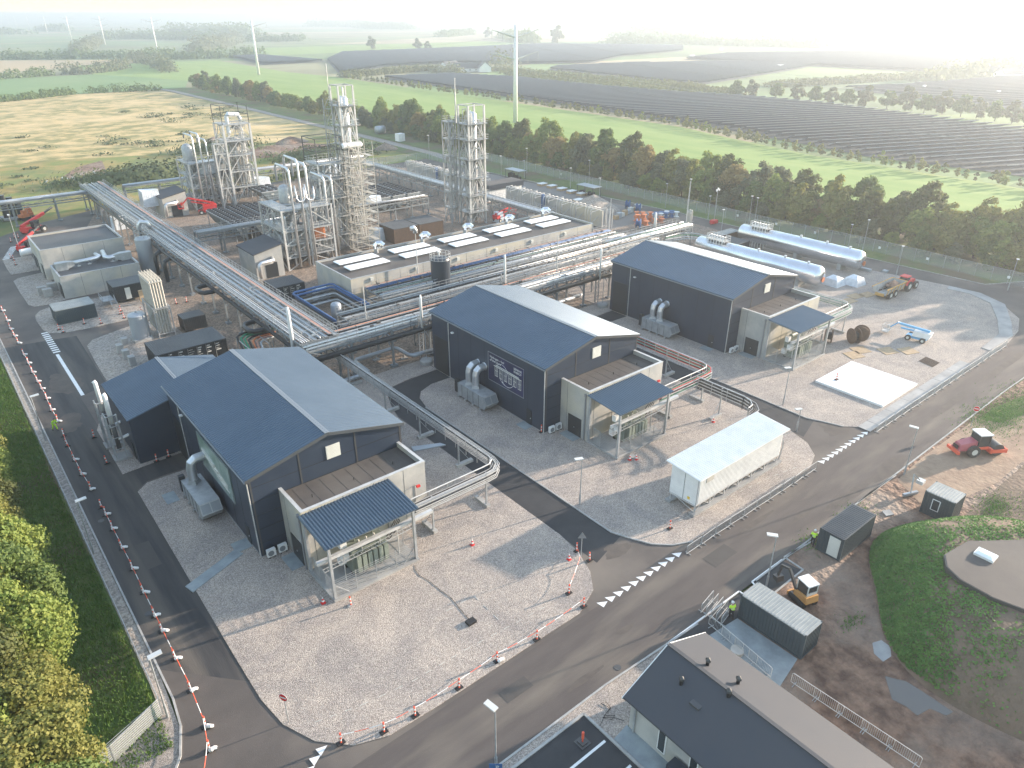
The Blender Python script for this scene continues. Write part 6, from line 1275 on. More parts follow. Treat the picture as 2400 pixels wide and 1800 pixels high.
for (v,a,c,l) in (('B7',1802,472,'red white marker post with blue disc near the give way sign'),('B7',1847,228,'red white marker post at the first lane, left of the give way sign'),('B7',1922,282,'red white marker post at the first lane mouth, right of the give way sign'),('B7',548,540,'red white marker post in concrete foot by the nearest transformer bay'),('B5',1400,1205,'leaning orange marker post near the white container foot'),('B5',660,648,'red white marker post at the near corner of the middle hall'),('B4',10,830,'red post at the far wall of the small annex, right one')): x,y = Q(v,a,c); marker(x,y,l,bag=False,z=.06,base='concrete' if 'foot by' in l else 'black')
for k,(x,y) in enumerate(((13.2,82.0),(14.6,82.1),(8.6,85.4),(8.8,92.8))): marker(x,y,f'red marker post around the small annex, {nth(k)} listed',bag=False,z=.05)
for k,(a,c) in enumerate(((1040,690),(1075,725),(1225,675),(730,775),(875,772),(510,825),(550,848),(1045,665),(1525,600),(1615,585))): x,y = Q('B1',a,c); marker(x,y,f'red white marker post near the containers left of the tall rack, {nth(k)} listed',bag=False,z=.06)
for k,(a,c) in enumerate(((240,995),(320,905),(402,905),(245,1350),(300,1385),(345,1490))): x,y = Q('C4',a,c); marker(x,y,f'red marker post at the far left road corner, {nth(k)} from the far end',bag=False,z=.06)
for (v,a,c,l) in (('B7',1246,192,'small cone alone on gravel in front of the nearest hall'),('B7',1803,276,'small cone beside tape left of the give way sign'),('B7',388,527,'small cone at the corner of the nearest transformer bay'),('B5',1170,808,'left one of two cones at a manhole before the middle hall'),('B5',1206,806,'right one of two cones at a manhole before the middle hall'),('B5',1650,590,'small cone between the middle transformer and the white container')): x,y = Q(v,a,c); cone(x,y,l)
x,y = Q('B5',1188,798); b = MB(); b.cyl(x,y,.06,.35,.4,16); tag(b.build('manhole','concrete'),'round grey manhole ring between two small cones','manhole')
t = thing('traffic_delineator','single red post on a square black base in the parking area','marker post',(22,21.5,.03)); x,y = Q('D4',1275,680)
ORG[t.name] = Vector((x,y,.03)); t.location = (x,y,.03); b = MB(); b.box(x-.45,x+.45,y-.45,y+.45,.03,.09); b.box(x-.28,x+.28,y-.28,y+.28,.09,.18); b.build('base','steel_dark',t); b = MB(); b.tube([(x,y,.18),(x,y,.5)],.06,8); b.tube([(x,y,.5),(x,y,1.15)],.1,8); b.build('post','redorange',t)
b = MB(); x,y = 26.7,38.0; b.box(x-.42,x+.42,y-.3,y+.3,.06,.3); tag(b.build('drain_box','black'),'black plastic drain box on gravel at the end of a hose','drain box')
def hose(pts, label, r=.018, m='black', z=.09): b = MB(); b.tube([(x,y,z) for x,y in pts],min(r,.018),5); tag(b.build('hose',m),label,'hose')
hose([(26.9,47.3),(26.6,46.6),(26.5,45.8),(26.8,44.6),(26.9,43.1),(27.1,41.4),(26.9,39.8),(26.8,38.3)],'thin black hose running across gravel to the drain box',.03)
hose([Q('D4',*p) for p in ((1450,540),(1530,370),(1590,290),(1540,225),(1480,240),(1540,270),(1590,300),(1520,380),(1640,380),(1600,430),(1500,400),(1620,400),(1750,440))],'tangled black hose on gravel beside the parking area',.03)
hose([Q('E6',*p) for p in ((700,700),(760,690))],'short hose by the rear yard',.03)
for (v,ln,l) in (('B7',[(340,1215),(600,1120),(900,980),(1200,800),(1500,640),(1700,530)],'faint white marking string lying on the near gravel'),('B7',[(1095,575),(1255,487),(1430,655)],'white string triangle marked on gravel near the drain box'),('B5',[(1450,1160),(1700,1040),(2000,900),(2212,820)],'white string along the gravel before the white container')):
    b = MB(); P = [Q(v,*p) for p in ln]
    for i in range(len(P)-1):
        n = int(math.dist(P[i],P[i+1])/1.6)+1
        for j in range(n): f0, f1 = j/n, (j+.45)/n; a = Vector(P[i]).lerp(Vector(P[i+1]),f0); c = Vector(P[i]).lerp(Vector(P[i+1]),f1); b.bar((*a,.075),(*c,.075),.035,.02)
    tag(b.build('marking_string','offwhite'),l,'string')
# signs
def sign_post(x,y,h,label,cat='road sign'):
    t = thing('road_sign',label,cat,(x,y,.05)); b = MB(); b.cyl(x,y,.02,h,.035,8); b.build('post','galv',t); return t
def face_sign(t,x,y,z,ang,kind):
    n = Vector((math.cos(rad(ang)),math.sin(rad(ang)),0)); u = Vector((-n.y,n.x,0)); p = Vector((x,y,z))+n*.06
    def disc(r,off,m,name,seg=24,sq=None):
        b = MB(); q = p+n*off; b.tube([q,q+n*.012],r,seg); b.build(name,m,t)
    if kind == 'no_entry':
        disc(.36,0,'white','plate'); disc(.33,.015,'red','plate_face'); b = MB(); q = p+n*.03; b.hexa([q-u*.25-Vector((0,0,.06)),q+u*.25-Vector((0,0,.06)),q+u*.25-Vector((0,0,.06))+n*.01,q-u*.25-Vector((0,0,.06))+n*.01],[q-u*.25+Vector((0,0,.06)),q+u*.25+Vector((0,0,.06)),q+u*.25+Vector((0,0,.06))+n*.01,q-u*.25+Vector((0,0,.06))+n*.01]); b.build('bar','white',t)
    if kind == 'triangle':
        b = MB(); Z = Vector((0,0,1)); a,c,d = p+Z*.4,p-u*.42-Z*.32,p+u*.42-Z*.32; b.add([a,c,d,a-n*.02,c-n*.02,d-n*.02],[(0,1,2),(5,4,3),(0,3,4,1),(1,4,5,2),(2,5,3,0)]); b.build('plate','flash',t)
x,y = Q('B7',190,1212); t = sign_post(x,y,2.9,'red no entry sign on the near corner of the front gravel'); face_sign(t,x,y,2.75,-150,'no_entry')
x,y = Q('C7',1515,285); t = sign_post(x,y,2.9,'red no entry sign at the far end of the main road'); face_sign(t,x,y,2.75,-150,'no_entry')
x,y = Q('B5',888,1382); t = sign_post(x,y,3.3,'give way triangle sign seen from behind at the first lane'); face_sign(t,x,y,3.0,-130,'triangle')
x,y = Q('B7',1382,1545); t = sign_post(x,y,1.7,'blue parking sign at the bottom edge below a lamp post'); b = MB(); n = Vector((math.cos(rad(-130)),math.sin(rad(-130)),0)); u = Vector((-n.y,n.x,0)); p = Vector((x,y,1.45)); Z = Vector((0,0,.3))
b.hexa([p-u*.45-Z,p+u*.45-Z,p+u*.45-Z+n*.03,p-u*.45-Z+n*.03],[p-u*.45+Z,p+u*.45+Z,p+u*.45+Z+n*.03,p-u*.45+Z+n*.03]); b.build('plate','blue',t); text('P',.42,(x+n.x*.04+u.x*.02,y+n.y*.04+u.y*.02,1.3),'white',t,rad(-40))
# crowd barriers
def barrier_proto():
    t = thing('crowd_barrier','x','barrier',(0,0,0)); b = MB(); b.tube([(-1.15,0,.12),(-1.15,0,1.0),(-1.05,0,1.1),(1.05,0,1.1),(1.15,0,1.0),(1.15,0,.12),(-1.15,0,.12)],.025,6)
    b.build('frame','steel_white',t); b = MB(); [b.bar((-1.15+k*.14,0,.2),(-1.15+k*.14,0,1.08),.018) for k in range(1,16)]; b.build('bars','galv',t)
    for s in (-.85,.85): b = MB(); b.bar((s,-.33,.02),(s,.33,.02),.05); b.bar((s,0,.02),(s,0,.2),.04); b.build('foot','galv',t)
    return t
BP = barrier_proto(); first = True
def barrier(x,y,rz,label,grp):
    global first
    if first: o = BP; o.location = (x,y,.03); o.rotation_euler = (0,0,rz); o['label'] = label; first = False
    else: o = copy_tree(BP,(x,y,.03),rz,label)
    o['group'] = grp; return o
for k in range(10): barrier(49.4+k*2.36,31.75-.012*k,rad(R.uniform(-3,3)),f'crowd barrier by the white container gravel, {nth(k)} from the left','crowd barriers along the main road')
for k in range(18): barrier(86.4+k*2.36,31.2-.01*k,rad(R.uniform(-3,3)),f'crowd barrier beside the pale plate path, {nth(k)} from the left','crowd barriers along the main road')
for k in range(5): p = Vector(Q('B6',350,800)).lerp(Vector(Q('B6',460,870)),k/5); barrier(p.x+.9,p.y+.3-.1*k,rad(8+R.uniform(-3,3)),f'crowd barrier stacked close by the nearest container, {nth(k)} from the road','stacked crowd barriers by the nearest container')
a_, c_ = Vector(Q('B6',400,880)),Vector(Q('B6',700,1140))
for k in range(4): p = a_.lerp(c_,(k+.5)/4); barrier(p.x,p.y,math.atan2((c_-a_).y,(c_-a_).x),f'crowd barrier on the terrace behind the office roof, {nth(k)} from the road','crowd barriers on the terrace')
a_, c_ = Vector(Q('B6',850,1195)),Vector(Q('B6',1530,1650))
for k in range(5): p = a_.lerp(c_,(k+.5)/5); barrier(p.x,p.y,math.atan2((c_-a_).y,(c_-a_).x),f'crowd barrier on mud beside the office building, {nth(k)} from the terrace','crowd barriers on the mud')
# fences
def fence(pts, h, label, step, m, posts='galv', name='fence', name_rail=True, z=0):
    t = thing(name,label,'fence',(pts[0][0],pts[0][1],z)); 
    for i in range(len(pts)-1):
        a, c = Vector(pts[i]), Vector(pts[i+1]); d = (c-a).length; b = MB(); b.quad((*a,z+.05),(*c,z+.05),(*c,z+h),(*a,z+h)); b.build('mesh_panel',m,t)
        b = MB(); b.bar((*a,z+h),(*c,z+h),.045); b.build('top_rail',posts,t)
        n = max(1,round(d/step))
        for k in range(n+(i==len(pts)-2)): p = a.lerp(c,k/n); b = MB(); b.bar((p.x,p.y,0),(p.x,p.y,z+h+.05),.07); b.build('post',posts,t)
    return t
fence([(3.35,172),(3.3,110),(3.3,45.4),(-.5,43.4),(-6,41.5)],1.75,'grey steel mesh perimeter fence beside the left road',3,'wiremesh')
b = MB(); a = Vector((3.3,45.4)); c = Vector((-6,41.5))
for k in range(9): b.bar((*a,.1+k*.2),(*c,.1+k*.2),.03)
b2 = b.build('horizontal_wires','galv',[o for o in bpy.data.objects if o.name.startswith('fence')][0])
fence([(159.5,26),(161.0,39.4),(162.2,70),(161,96),(161.6,112),(162,140),(163.5,177),(165.5,230)],2.7,'tall green grey chain link fence along the back road',3.2,'chainlink')
fence([(150.6,206),(150.3,232),(118,234)],2.2,'chain link fence round the rear yard end',4,'chainlink')
for k,(v,a,c) in enumerate((('A7',60,400),('A7',1585,755),('A8',75,275),('A8',410,350),('A8',968,480),('A8',1382,575),('A8',2083,735))): x,y = Q(v,a,c,1.6); b = MB(); b.box(161.0 if x<160 else x-.2,(161.0 if x<160 else x-.2)+.03,y-.25,y+.25,1.35,1.85); tag(b.build('fence_sign','white'),f'small white sign on the back fence, {nth(k)} from the left','sign','small white signs on the back fence')
# ------------------------------------------------------------------ white container on frame, slabs
t = thing('raised_container','long white ribbed container standing on a steel frame beside the main road','container',(53.8,35.1,.06))
b = MB(); b.box(53.9,69.5,35.2,38.65,1.25,4.75)
for k in range(62): x = 54.2+k*.245; b.box(x,x+.13,35.12,35.2,1.35,4.6)
b.build('body','white',t)
b = MB(); v = [(53.4,34.65,4.72),(69.9,34.65,4.72),(69.9,39.15,5.06),(53.4,39.15,5.06)]; b.hexa(v,[(p,q,z+.1) for p,q,z in v]); corrug(b,(53.4,34.65,4.82),(0,4.5,.34),(16.5,0,0),50,.05,.1); b.build('roof','white',t)
b = MB(); b.box(53.85,53.9,36.85,36.9,1.3,4.7); b.build('door_seam','galv',t); b = MB(); b.box(55.2,56.4,35.07,35.12,3.6,4.2); b.build('vent_grille','pipe_cream',t); b = MB(); b.box(53.86,53.9,36.0,36.3,1.6,1.9); b.build('warning_sign','yellow',t)
b = MB()
for k in range(7):
    x = 54+k*2.55; b.bar((x,35.3,.3),(x,35.3,1.25),.12); b.bar((x,38.5,.3),(x,38.5,1.25),.12); b.bar((x,35.3,.3),(x,38.5,1.2),.07)
    if k < 6: b.bar((x,35.3,.3),(x+1.27,35.3,1.2),.07); b.bar((x+2.55,35.3,.3),(x+1.27,35.3,1.2),.07)
b.bar((53.9,35.25,1.2),(69.5,35.25,1.2),.16); b.bar((53.9,38.55,1.2),(69.5,38.55,1.2),.16); b.bar((53.9,35.2,1.2),(53.9,38.6,1.2),.16); b.build('frame','steel_white',t)
for y in (35.3,38.5):
    b = MB(); b.box(53.5,70,y-.35,y+.35,.06,.32); b.build('footing','concrete',t)
b = MB(); b.cyl(53.8,35.1,.3,4.7,.05,8); b.tube([(53.8,35.1,4.6),(53.7,34.9,4.75)],.06,8); b.build('downpipe','galv',t)
b = MB(); b.box(69.6,70.3,35.6,37,1.3,3.4); b.tube([(70,35.4,.3),(70.2,35.3,2),(70,35.3,3)],.08,6); b.build('outlet_pipework','galv',t)
b = MB(); b.box(92.4,102.7,33.8,43.6,.06,.34); o = tag(b.build('concrete_slab','white'),'square white slab on gravel before the rear hall','slab')
hose([Q('A8',*p,.4) for p in ((515,1600),(560,1590),(640,1590),(705,1605))],'thin hose lying on the white slab',.03,'orange',.38); x,y = Q('A8',588,1640); marker(x,y,'red marker post lying against the white slab middle',bag=False,z=.34)
b = MB()
for k in range(13): x = 84.9+k*2.4; b.box(x,x+2.36,31.75+R.uniform(-.05,.05),33.35,.065,.13+.01*(k%2))
tag(b.build('plate_path','concrete'),'long path of pale steel plates along the main road','path')
b = MB(); P = [(124,34.5),(127,33.6),(130.2,33.2),(138.6,33.9),(142.6,37.6),(148.2,41.6),(149.8,44.5),(148.9,50)]; 
for p in ([(132.8,31.8),(139.2,34.2),(138.7,36.2),(132.0,33.6)],[(139.2,34.2),(147.9,38.2),(146.6,40.2),(138.7,36.2)],[(147.9,38.2),(151,43.5),(149,44.6),(146.6,40.2)],[(151,43.5),(150.6,49),(148.7,48.6),(149,44.6)],[(123.5,31.9),(132.8,31.8),(132,33.6),(123.8,33.2)]): b.prism(p,.06,.16)
tag(b.build('plate_path','concrete'),'curved band of pale concrete plates at the right end of the gravel','path')
for k,(x,y) in enumerate(((103.9,44.1),(106.5,44.4),(109.5,41.5),(112,39.5))): b = MB(); b.prism([(x,y),(x+2.4,y-.9),(x+3.4,y+1.2),(x+1,y+2.1)],.06,.12); tag(b.build('wooden_mat','wood'),f'tan ground mat on gravel, {nth(k)} from the left of the row','mat','tan ground mats in a row')
for k,(x,y) in enumerate(((126,56.5),(129.5,57),(132,56))): b = MB(); b.prism([(x,y),(x+3,y-.4),(x+3.4,y+1.6),(x+.4,y+2)],.06,.12); tag(b.build('wooden_mat','wood'),f'tan ground mat behind the trailer, {nth(k)} from the left','mat','tan ground mats behind the trailer')
b = MB(); [b.bar((110.6+k*.28,35,.1),(111.2+k*.28,37.3,.1),.07) for k in range(9)]; tag(b.build('rusty_grate','corten'),'pile of rusty reinforcing bars lying on the gravel','bars')
# long silver tanks
for (x, l) in ((129.0,'long silver horizontal tank behind the rear hall, nearer one'),(144.8,'long silver horizontal tank near the back road, farther one')):
    t = thing('long_tank',l,'tank',(x,64,.06),'long silver pressure tanks'); y0,y1,r,zc = 64.6,92.2,1.95,2.75
    b = MB(); ys = [(y0-1.0,.25),(y0-.8,.6),(y0-.4,.86),(y0,1)]; pts = []; n = 28; vs = []; rr_ = [(y,f*r) for y,f in ys]+[(y1,r),(y1+.4,.86*r),(y1+.8,.6*r),(y1+1,.25*r)]
    for y,ra in rr_: vs += [(x+ra*math.cos(2*math.pi*j/n),y,zc+ra*math.sin(2*math.pi*j/n)) for j in range(n)]
    b.add(vs,[(i*n+j,i*n+(j+1)%n,(i+1)*n+(j+1)%n,(i+1)*n+j)[::-1] for i in range(len(rr_)-1) for j in range(n)]+[tuple(range(n)),tuple((len(rr_)-1)*n+j for j in range(n-1,-1,-1))]); sh = b.build('shell','silver_tank',t,smooth=True)
    b = MB(); b.tube([(x,y0-1.02,zc-.5),(x,y0-1.15,zc-.5)],.5,16); b.build('manway','orange',t)
    for yy in (68,78,88): b = MB(); b.box(x-1.3,x+1.3,yy-.4,yy+.4,.03,1.4); b.build('saddle','concrete',t)
    b = MB()
    for k in range(5): yy = 85.5+k*1.1; b.bar((x-1.2,yy,zc+1),(x-1.2,yy,zc+3.1),.08); b.bar((x+.9,yy,zc+1),(x+.9,yy,zc+3.1),.08)
    for z in (zc+2.1,zc+2.6,zc+3.1): b.bar((x-1.2,85.5,z),(x-1.2,90,z),.07); b.bar((x+.9,85.5,z),(x+.9,90,z),.07); b.bar((x-1.2,85.5,z),(x+.9,85.5,z),.07); b.bar((x-1.2,90,z),(x+.9,90,z),.07)
    b.box(x-1.2,x+.9,85.5,90,zc+2.0,zc+2.06); b.build('platform','steel_white',t)
    for k in range(6): b = MB(); b.tube([(x-1.4,85.8+k*.7,.3),(x-1.5,85.8+k*.7,zc+2.6),(x-1.2,85.8+k*.7,zc+3),(x-.4,85.8+k*.7,zc+3),(x-.3,85.8+k*.7,zc+1.8)],.1,7); b.build('pipe','white',t,smooth=True)
    for yy in (67,72,78): b = MB(); b.cyl(x,yy,zc+1.9,zc+2.3,.25,10); b.build('nozzle','white',t)
for k,(x,y,l) in enumerate(((134.2,63.8,'white plastic shelter dome behind the rear hall, left one'),(137.5,61.4,'white plastic shelter dome behind the rear hall, right one'))): b = MB(); b.add([(x-1.6,y-1.5,.06),(x+1.6,y-1.7,.06),(x+1.7,y+1.6,.06),(x-1.5,y+1.8,.06),(x-1.2,y-1.1,1.4),(x+1.2,y-1.2,1.4),(x+1.2,y+1.2,1.4),(x-1.2,y+1.3,1.4),(x-.2,y-.4,1.95),(x+.3,y+.6,1.95)],[(3,2,1,0),(0,1,5,4),(1,2,6,5),(2,3,7,6),(3,0,4,7),(4,5,8),(5,6,9,8),(6,7,9),(7,4,8,9)]); tag(b.build('shelter','film'),l,'shelter','white plastic domes behind the rear hall')
b = MB(); b.box(147,147.8,63,66,.1,.6); b.box(149,150,60.5,61.5,.1,.5); tag(b.build('steel_box','tank_grey'),'grey steel boxes lying at the end of the farther tank','box')
# cable reels and drums
def reel(x,y,r,wd_,ang,label,m='corten',grp='cable reels',z=.06,flat=False):
    t = thing('cable_reel',label,'cable reel',(x,y,z),grp); n = Vector((math.cos(rad(ang)),math.sin(rad(ang)),0)) if not flat else Vector((0,0,1)); c = Vector((x,y,z+(r if not flat else 0)))
    if flat: c = Vector((x,y,z))
    for s_ in ((-.5,.5) if not flat else (0,1)): q = c+n*wd_*s_; b = MB(); b.tube([q-n*.06,q+n*.06],r,20); b.build('flange',m,t)
    b = MB(); b.tube([c-n*wd_*.5 if not flat else c, c+n*wd_*.5 if not flat else c+n*wd_],r*.55,16); b.build('drum','black' if m == 'corten' else m,t)
for k,(x,y,r,a) in enumerate(((110.0,47.2,1.25,-30),(111.9,47.0,1.25,20),(107.2,50.0,1.1,-60))): reel(x,y,r,1.0,a,f'brown wooden cable reel by the rear transformer bay, {nth(k)} listed')
q = [(139.5,119.5),(141,118.7),(142.5,120.5),(144,119.2),(141.6,121.7),(143.6,117.2),(145.2,116.4),(146.6,117.8),(140.3,117.2)]
for k,(x,y) in enumerate(q):
    reel(x,y,.75,1.0,0,f'orange cable drum in the yard cluster, lower {nth(k)} listed','orange','orange cable drums',flat=True)
    if k < 5: reel(x+.3,y+.2,.7,1.0,0,f'orange cable drum stacked on top in the yard cluster, {nth(k)} listed','orange','orange cable drums',1.25,True)
for k in range(10): x,y = 147+1.5*(k%5),121.5-1.6*(k//5)-.5*(k%5); reel(x,y,.7,1.2,0,f'blue drum with white top in the yard, {nth(k)} listed','blue' if k%3 else 'white','blue and white drums',flat=True)
for k,(v,a,c) in enumerate((('A7',720,728),('A7',630,700),('A7',720,868))): x,y = Q(v,a,c); reel(x,y,1.2,.9,-60,f'large bright blue cable reel in the yard, {nth(k)} listed','blue','blue cable reels')
for k in range(9): x,y = Q('A7',530+25*k,790-12*k); b = MB(); b.box(x-.6,x+.6,y-.5,y+.5,.06,1.0+.4*(k%2)); tag(b.build('crate',['wood','tank_grey','offwhite'][k%3]),f'crate in the yard row by the gravel heap, {nth(k)} from the left','crate','crates in the yard row')
# back yard buildings
t = thing('service_building','low white building with dark fascia behind the rear tower','building',(125,162,0)); b = MB(); b.box(125.3,137.4,162.3,167,0,3.2); b.build('wall','white',t); b = MB(); b.box(125,137.8,161.9,167.2,3.2,4.6); b.build('fascia','tank_dark',t); b = MB(); b.box(125.3,137.5,162.2,166.9,4.6,4.65); b.build('roof','roof_felt',t); b = MB(); b.box(135.8,136.3,162.2,162.3,1.2,2); b.build('window','glass',t)
def pipe_wall(x,y0,y1,label):
    t = thing('pipe_wall',label,'pipework',(x,y0,0),'concrete blast walls with rows of pipe frames'); b = MB(); b.box(x,x+.4,y0,y1,0,4.2)
    b.build('wall','concrete_wall',t); n = int((y1-y0)/5.2)
    for k in range(n):
        y = y0+2+k*5.2
        for j in range(3): b = MB(); o = j*.45; b.tube([(x-2.2,y+o*2,1),(x-2.2,y+o*2,4.0),(x-1.9,y+o*2,4.5+.1*j),(x+1.2-.5*j,y+o*2,4.6+.1*j),(x+1.4-.5*j,y+o*2,4.3),(x+1.4-.5*j,y+o*2,3)],.07,5); b.build('pipe','steel_white',t,smooth=True)
        b = MB(); b.bar((x-2.6,y-.6,0),(x-2.6,y-.6,4),.14); b.bar((x+2.8,y-.6,0),(x+2.8,y-.6,4.4),.14); b.bar((x-2.6,y-.6,4),(x+2.8,y-.6,4.4),.12); b.bar((x-2.6,y-.6,1),(x+2.8,y-.6,4.4),.1); b.build('frame','galv',t)
    b = MB(); b.box(x-1.2,x-.5,y0+(y1-y0)*.55,y0+(y1-y0)*.55+.7,0,4.8); b.build('cabinet','blue',t)
pipe_wall(129.8,122.5,160,'concrete wall with white pipe frames between long building and rear yard'); pipe_wall(129.4,169,212,'concrete wall with white pipe frames behind the rear tower')
for k,(x,y) in enumerate(((153.2,150.6),(152.2,183))):
    t = thing('bike_shelter',f'flat roofed open shelter beside the back road, {"right" if k == 0 else "left"} one','shelter',(x,y,0),'flat roofed open shelters'); b = MB(); b.box(x-1.5,x+1.8,y-3.6,y+3.6,2.7,2.85); b.build('roof','tank_grey',t)
    for xx in (x-1.3,x+1.6):
        for yy in (y-3.3,y,y+3.3): b = MB(); b.bar((xx,yy,0),(xx,yy,2.7),.12); b.build('post','steel_dark',t)
    b = MB(); [b.box(x-1+R.uniform(0,1.6),x-.4+R.uniform(0,1.6),y-3+j*.8,y-2.6+j*.8,.1,1.2+R.uniform(-.4,.4)) for j in range(8)]; b.build('stored_goods','black',t)
for k,(a,c) in enumerate(((945,748),(1070,775),(1200,810),(1325,845),(1455,875),(1415,958))): x,y = Q('E6',a,c); b = MB(); b.box(x-1.3,x+1.3,y-1,y+1,.06,.7); b.box(x-1.35,x+1.35,y-1.05,y+1.05,.7,.8,1); tag(b.build('pallet_stack',['wood','white']),f'white topped pallet stack on the rear yard, {nth(k)} from the left','pallets','white topped pallet stacks')
b = MB(); x,y = Q('A6',390,665); b.box(x-1.5,x+1.5,y-1.5,y+1.5,-.05,3); tag(b.build('water_cube','white'),'white cube beside gravel track and small heap','container'); x,y = Q('A6',185,590); b = MB(); b.tube([(x-2,y,1.7),(x+2,y,1.7)],1.7,14); tag(b.build('old_tank','tank_grey',smooth=True),'grey round tank lying by the tree belt','tank'); x,y = Q('D1',0,0)
x,y = Q('A5',1955,500); b = MB(); b.box(x-3.5,x+3.5,y-1.5,y+1.5,0,3); tag(b.build('trailer_box','offwhite'),'white box trailer by the tree belt behind the middle tower','trailer')
# ------------------------------------------------------------------ vehicles (built facing +X, then turned)
def wheel(t,x,y,r,wd_,rim='offwhite',z=None):
    z = r if z is None else z; b = MB(); b.tube([(x,y-wd_/2,z),(x,y-wd_*.35,z),(x,y+wd_*.35,z),(x,y+wd_/2,z)],r,22); w_ = b.build('wheel','tyre',t); b = MB(); b.tube([(x,y-wd_/2-.02,z),(x,y+wd_/2+.02,z)],r*.5,14); b.build('rim',rim,w_)
def place(t,x,y,rz,z=.06): t.location = (x,y,z); t.rotation_euler = (0,0,rad(rz)); return t
t = thing('tractor','red farm tractor pulling an orange dump trailer on gravel','tractor')
for y in (-.95,.95): wheel(t,0,y,.98,.55,'offwhite'); wheel(t,2.75,y*.98,.75,.45,'offwhite')
b = MB(); b.hexa([(.6,-.4,.9),(3.6,-.38,.8),(3.6,.38,.8),(.6,.4,.9)],[(.6,-.42,1.9),(3.5,-.34,1.65),(3.5,.34,1.65),(.6,.42,1.9)]); b.box(-.9,.7,-.5,.5,.7,1.2); b.build('bonnet','red',t)
b = MB(); b.hexa([(-.9,-.75,1.3),(.75,-.75,1.2),(.75,.75,1.2),(-.9,.75,1.3)],[(-.75,-.62,2.75),(.6,-.62,2.75),(.6,.62,2.75),(-.75,.62,2.75)]); b.build('cab_glass','glass',t)
b = MB(); b.hexa([(-.95,-.78,2.75),(.75,-.78,2.75),(.75,.78,2.75),(-.95,.78,2.75)],[(-.85,-.68,2.92),(.65,-.68,2.92),(.65,.68,2.92),(-.85,.68,2.92)]); b.build('cab_roof','red',t)
b = MB()
for y in (-.95,.95): b.tube([(-.95,y,1.3),(-.6,y,1.95),(.1,y,2.08),(.7,y,1.75)],.18,8)
b.build('fender','red',t); b = MB(); b.cyl(1.3,.45,1.7,2.9,.06,8); b.build('exhaust','black',t); place(t,141.5,53.8,-3)
t = thing('dump_trailer','orange rimmed dump trailer with grey tub behind the red tractor','trailer')
for x in (0,1.75):
    for y in (-1.05,1.05): wheel(t,x,y,.72,.5,'offwhite')
b = MB(); b.add([(-1.9,-1.05,1.0),(4.6,-1.05,1.0),(4.6,1.05,1.0),(-1.9,1.05,1.0),(-2.4,-1.4,2.3),(4.9,-1.4,2.5),(4.9,1.4,2.5),(-2.4,1.4,2.3),(-1.8,-.95,1.1),(4.4,-.95,1.1),(4.4,.95,1.1),(-1.8,.95,1.1),(-2.3,-1.28,2.3),(4.75,-1.28,2.5),(4.75,1.28,2.5),(-2.3,1.28,2.3)],[(3,2,1,0),(0,1,5,4),(1,2,6,5),(2,3,7,6),(8,9,10,11),(9,8,12,13),(10,9,13,14),(11,10,14,15),(4,5,13,12),(5,6,14,13),(6,7,15,14),(0,4,12,8),(3,11,15,7),(0,8,11,3)]); b.build('tub','kerb',t)
b = MB(); b.bar((-2.4,-1.42,2.3),(4.9,-1.42,2.5),.16); b.bar((-2.4,1.42,2.3),(4.9,1.42,2.5),.16); b.bar((4.9,-1.4,2.5),(4.9,1.4,2.5),.16)
for k in range(6): b.bar((-1.5+k*1.2,-1.1,1.0),(-1.6+k*1.2,-1.42,2.35),.12)
b.box(-1.9,5.6,-.4,.4,.75,1.0); b.box(-2.1,-1.8,-.8,.8,.8,1.3); b.build('chassis','yellow_orange',t)
b = MB(); n = 12; vs = [(2.6,0,2.9)]+[(2.6+1.9*math.cos(2*math.pi*k/n),1.1*math.sin(2*math.pi*k/n),2.0) for k in range(n)]; b.add(vs,[(0,1+k,1+(k+1)%n) for k in range(n)]); b.build('load','soil',t); place(t,134.6,54.1,-2)
t = thing('road_roller','red single drum road roller with white cab roof on sand','road roller')
for y in (-.85,.85): wheel(t,-1.3,y,.75,.5,'offwhite')
b = MB(); b.tube([(1.75,-.98,.78),(1.75,.98,.78)],.78,24); b.build('drum','steel_dark',t,smooth=False)
b = MB(); b.box(.75,2.65,-1.2,-1.03,.55,.95); b.box(.75,2.65,1.03,1.2,.55,.95); b.box(.65,.9,-1.2,1.2,.5,1.1); b.box(2.6,2.8,-1.2,1.2,.5,1.0); b.build('drum_frame','redorange',t)
b = MB(); b.hexa([(-3.1,-.7,.8),(-.9,-.75,.8),(-.9,.75,.8),(-3.1,.7,.8)],[(-2.8,-.5,1.55),(-.9,-.62,1.95),(-.9,.62,1.95),(-2.8,.5,1.55)]); b.build('bonnet','pinkred',t); b = MB(); b.box(-3.15,-3.08,-.4,.4,.95,1.4); b.build('grille','black',t); b = MB(); b.box(-3.4,-3.1,-1.0,1.0,.5,.85); b.build('bumper','redorange',t)
b = MB(); b.box(-.85,.6,-.78,.78,.9,1.25); b.build('cab_floor','redorange',t); b = MB(); b.hexa([(-.8,-.74,1.25),(.6,-.74,1.25),(.6,.74,1.25),(-.8,.74,1.25)],[(-.72,-.7,2.75),(.52,-.7,2.75),(.52,.7,2.75),(-.72,.7,2.75)]); b.build('cab_glass','glass',t)
b = MB(); [b.bar((x,y,1.25),(x*.92,y*.95,2.75),.09) for x in (-.8,.6) for y in (-.76,.76)]; b.build('cab_pillar','steel_dark',t); b = MB(); b.box(-.9,.7,-.85,.85,2.75,2.88); b.build('cab_roof','white',t); place(t,90.2,21.2,-33,.03)
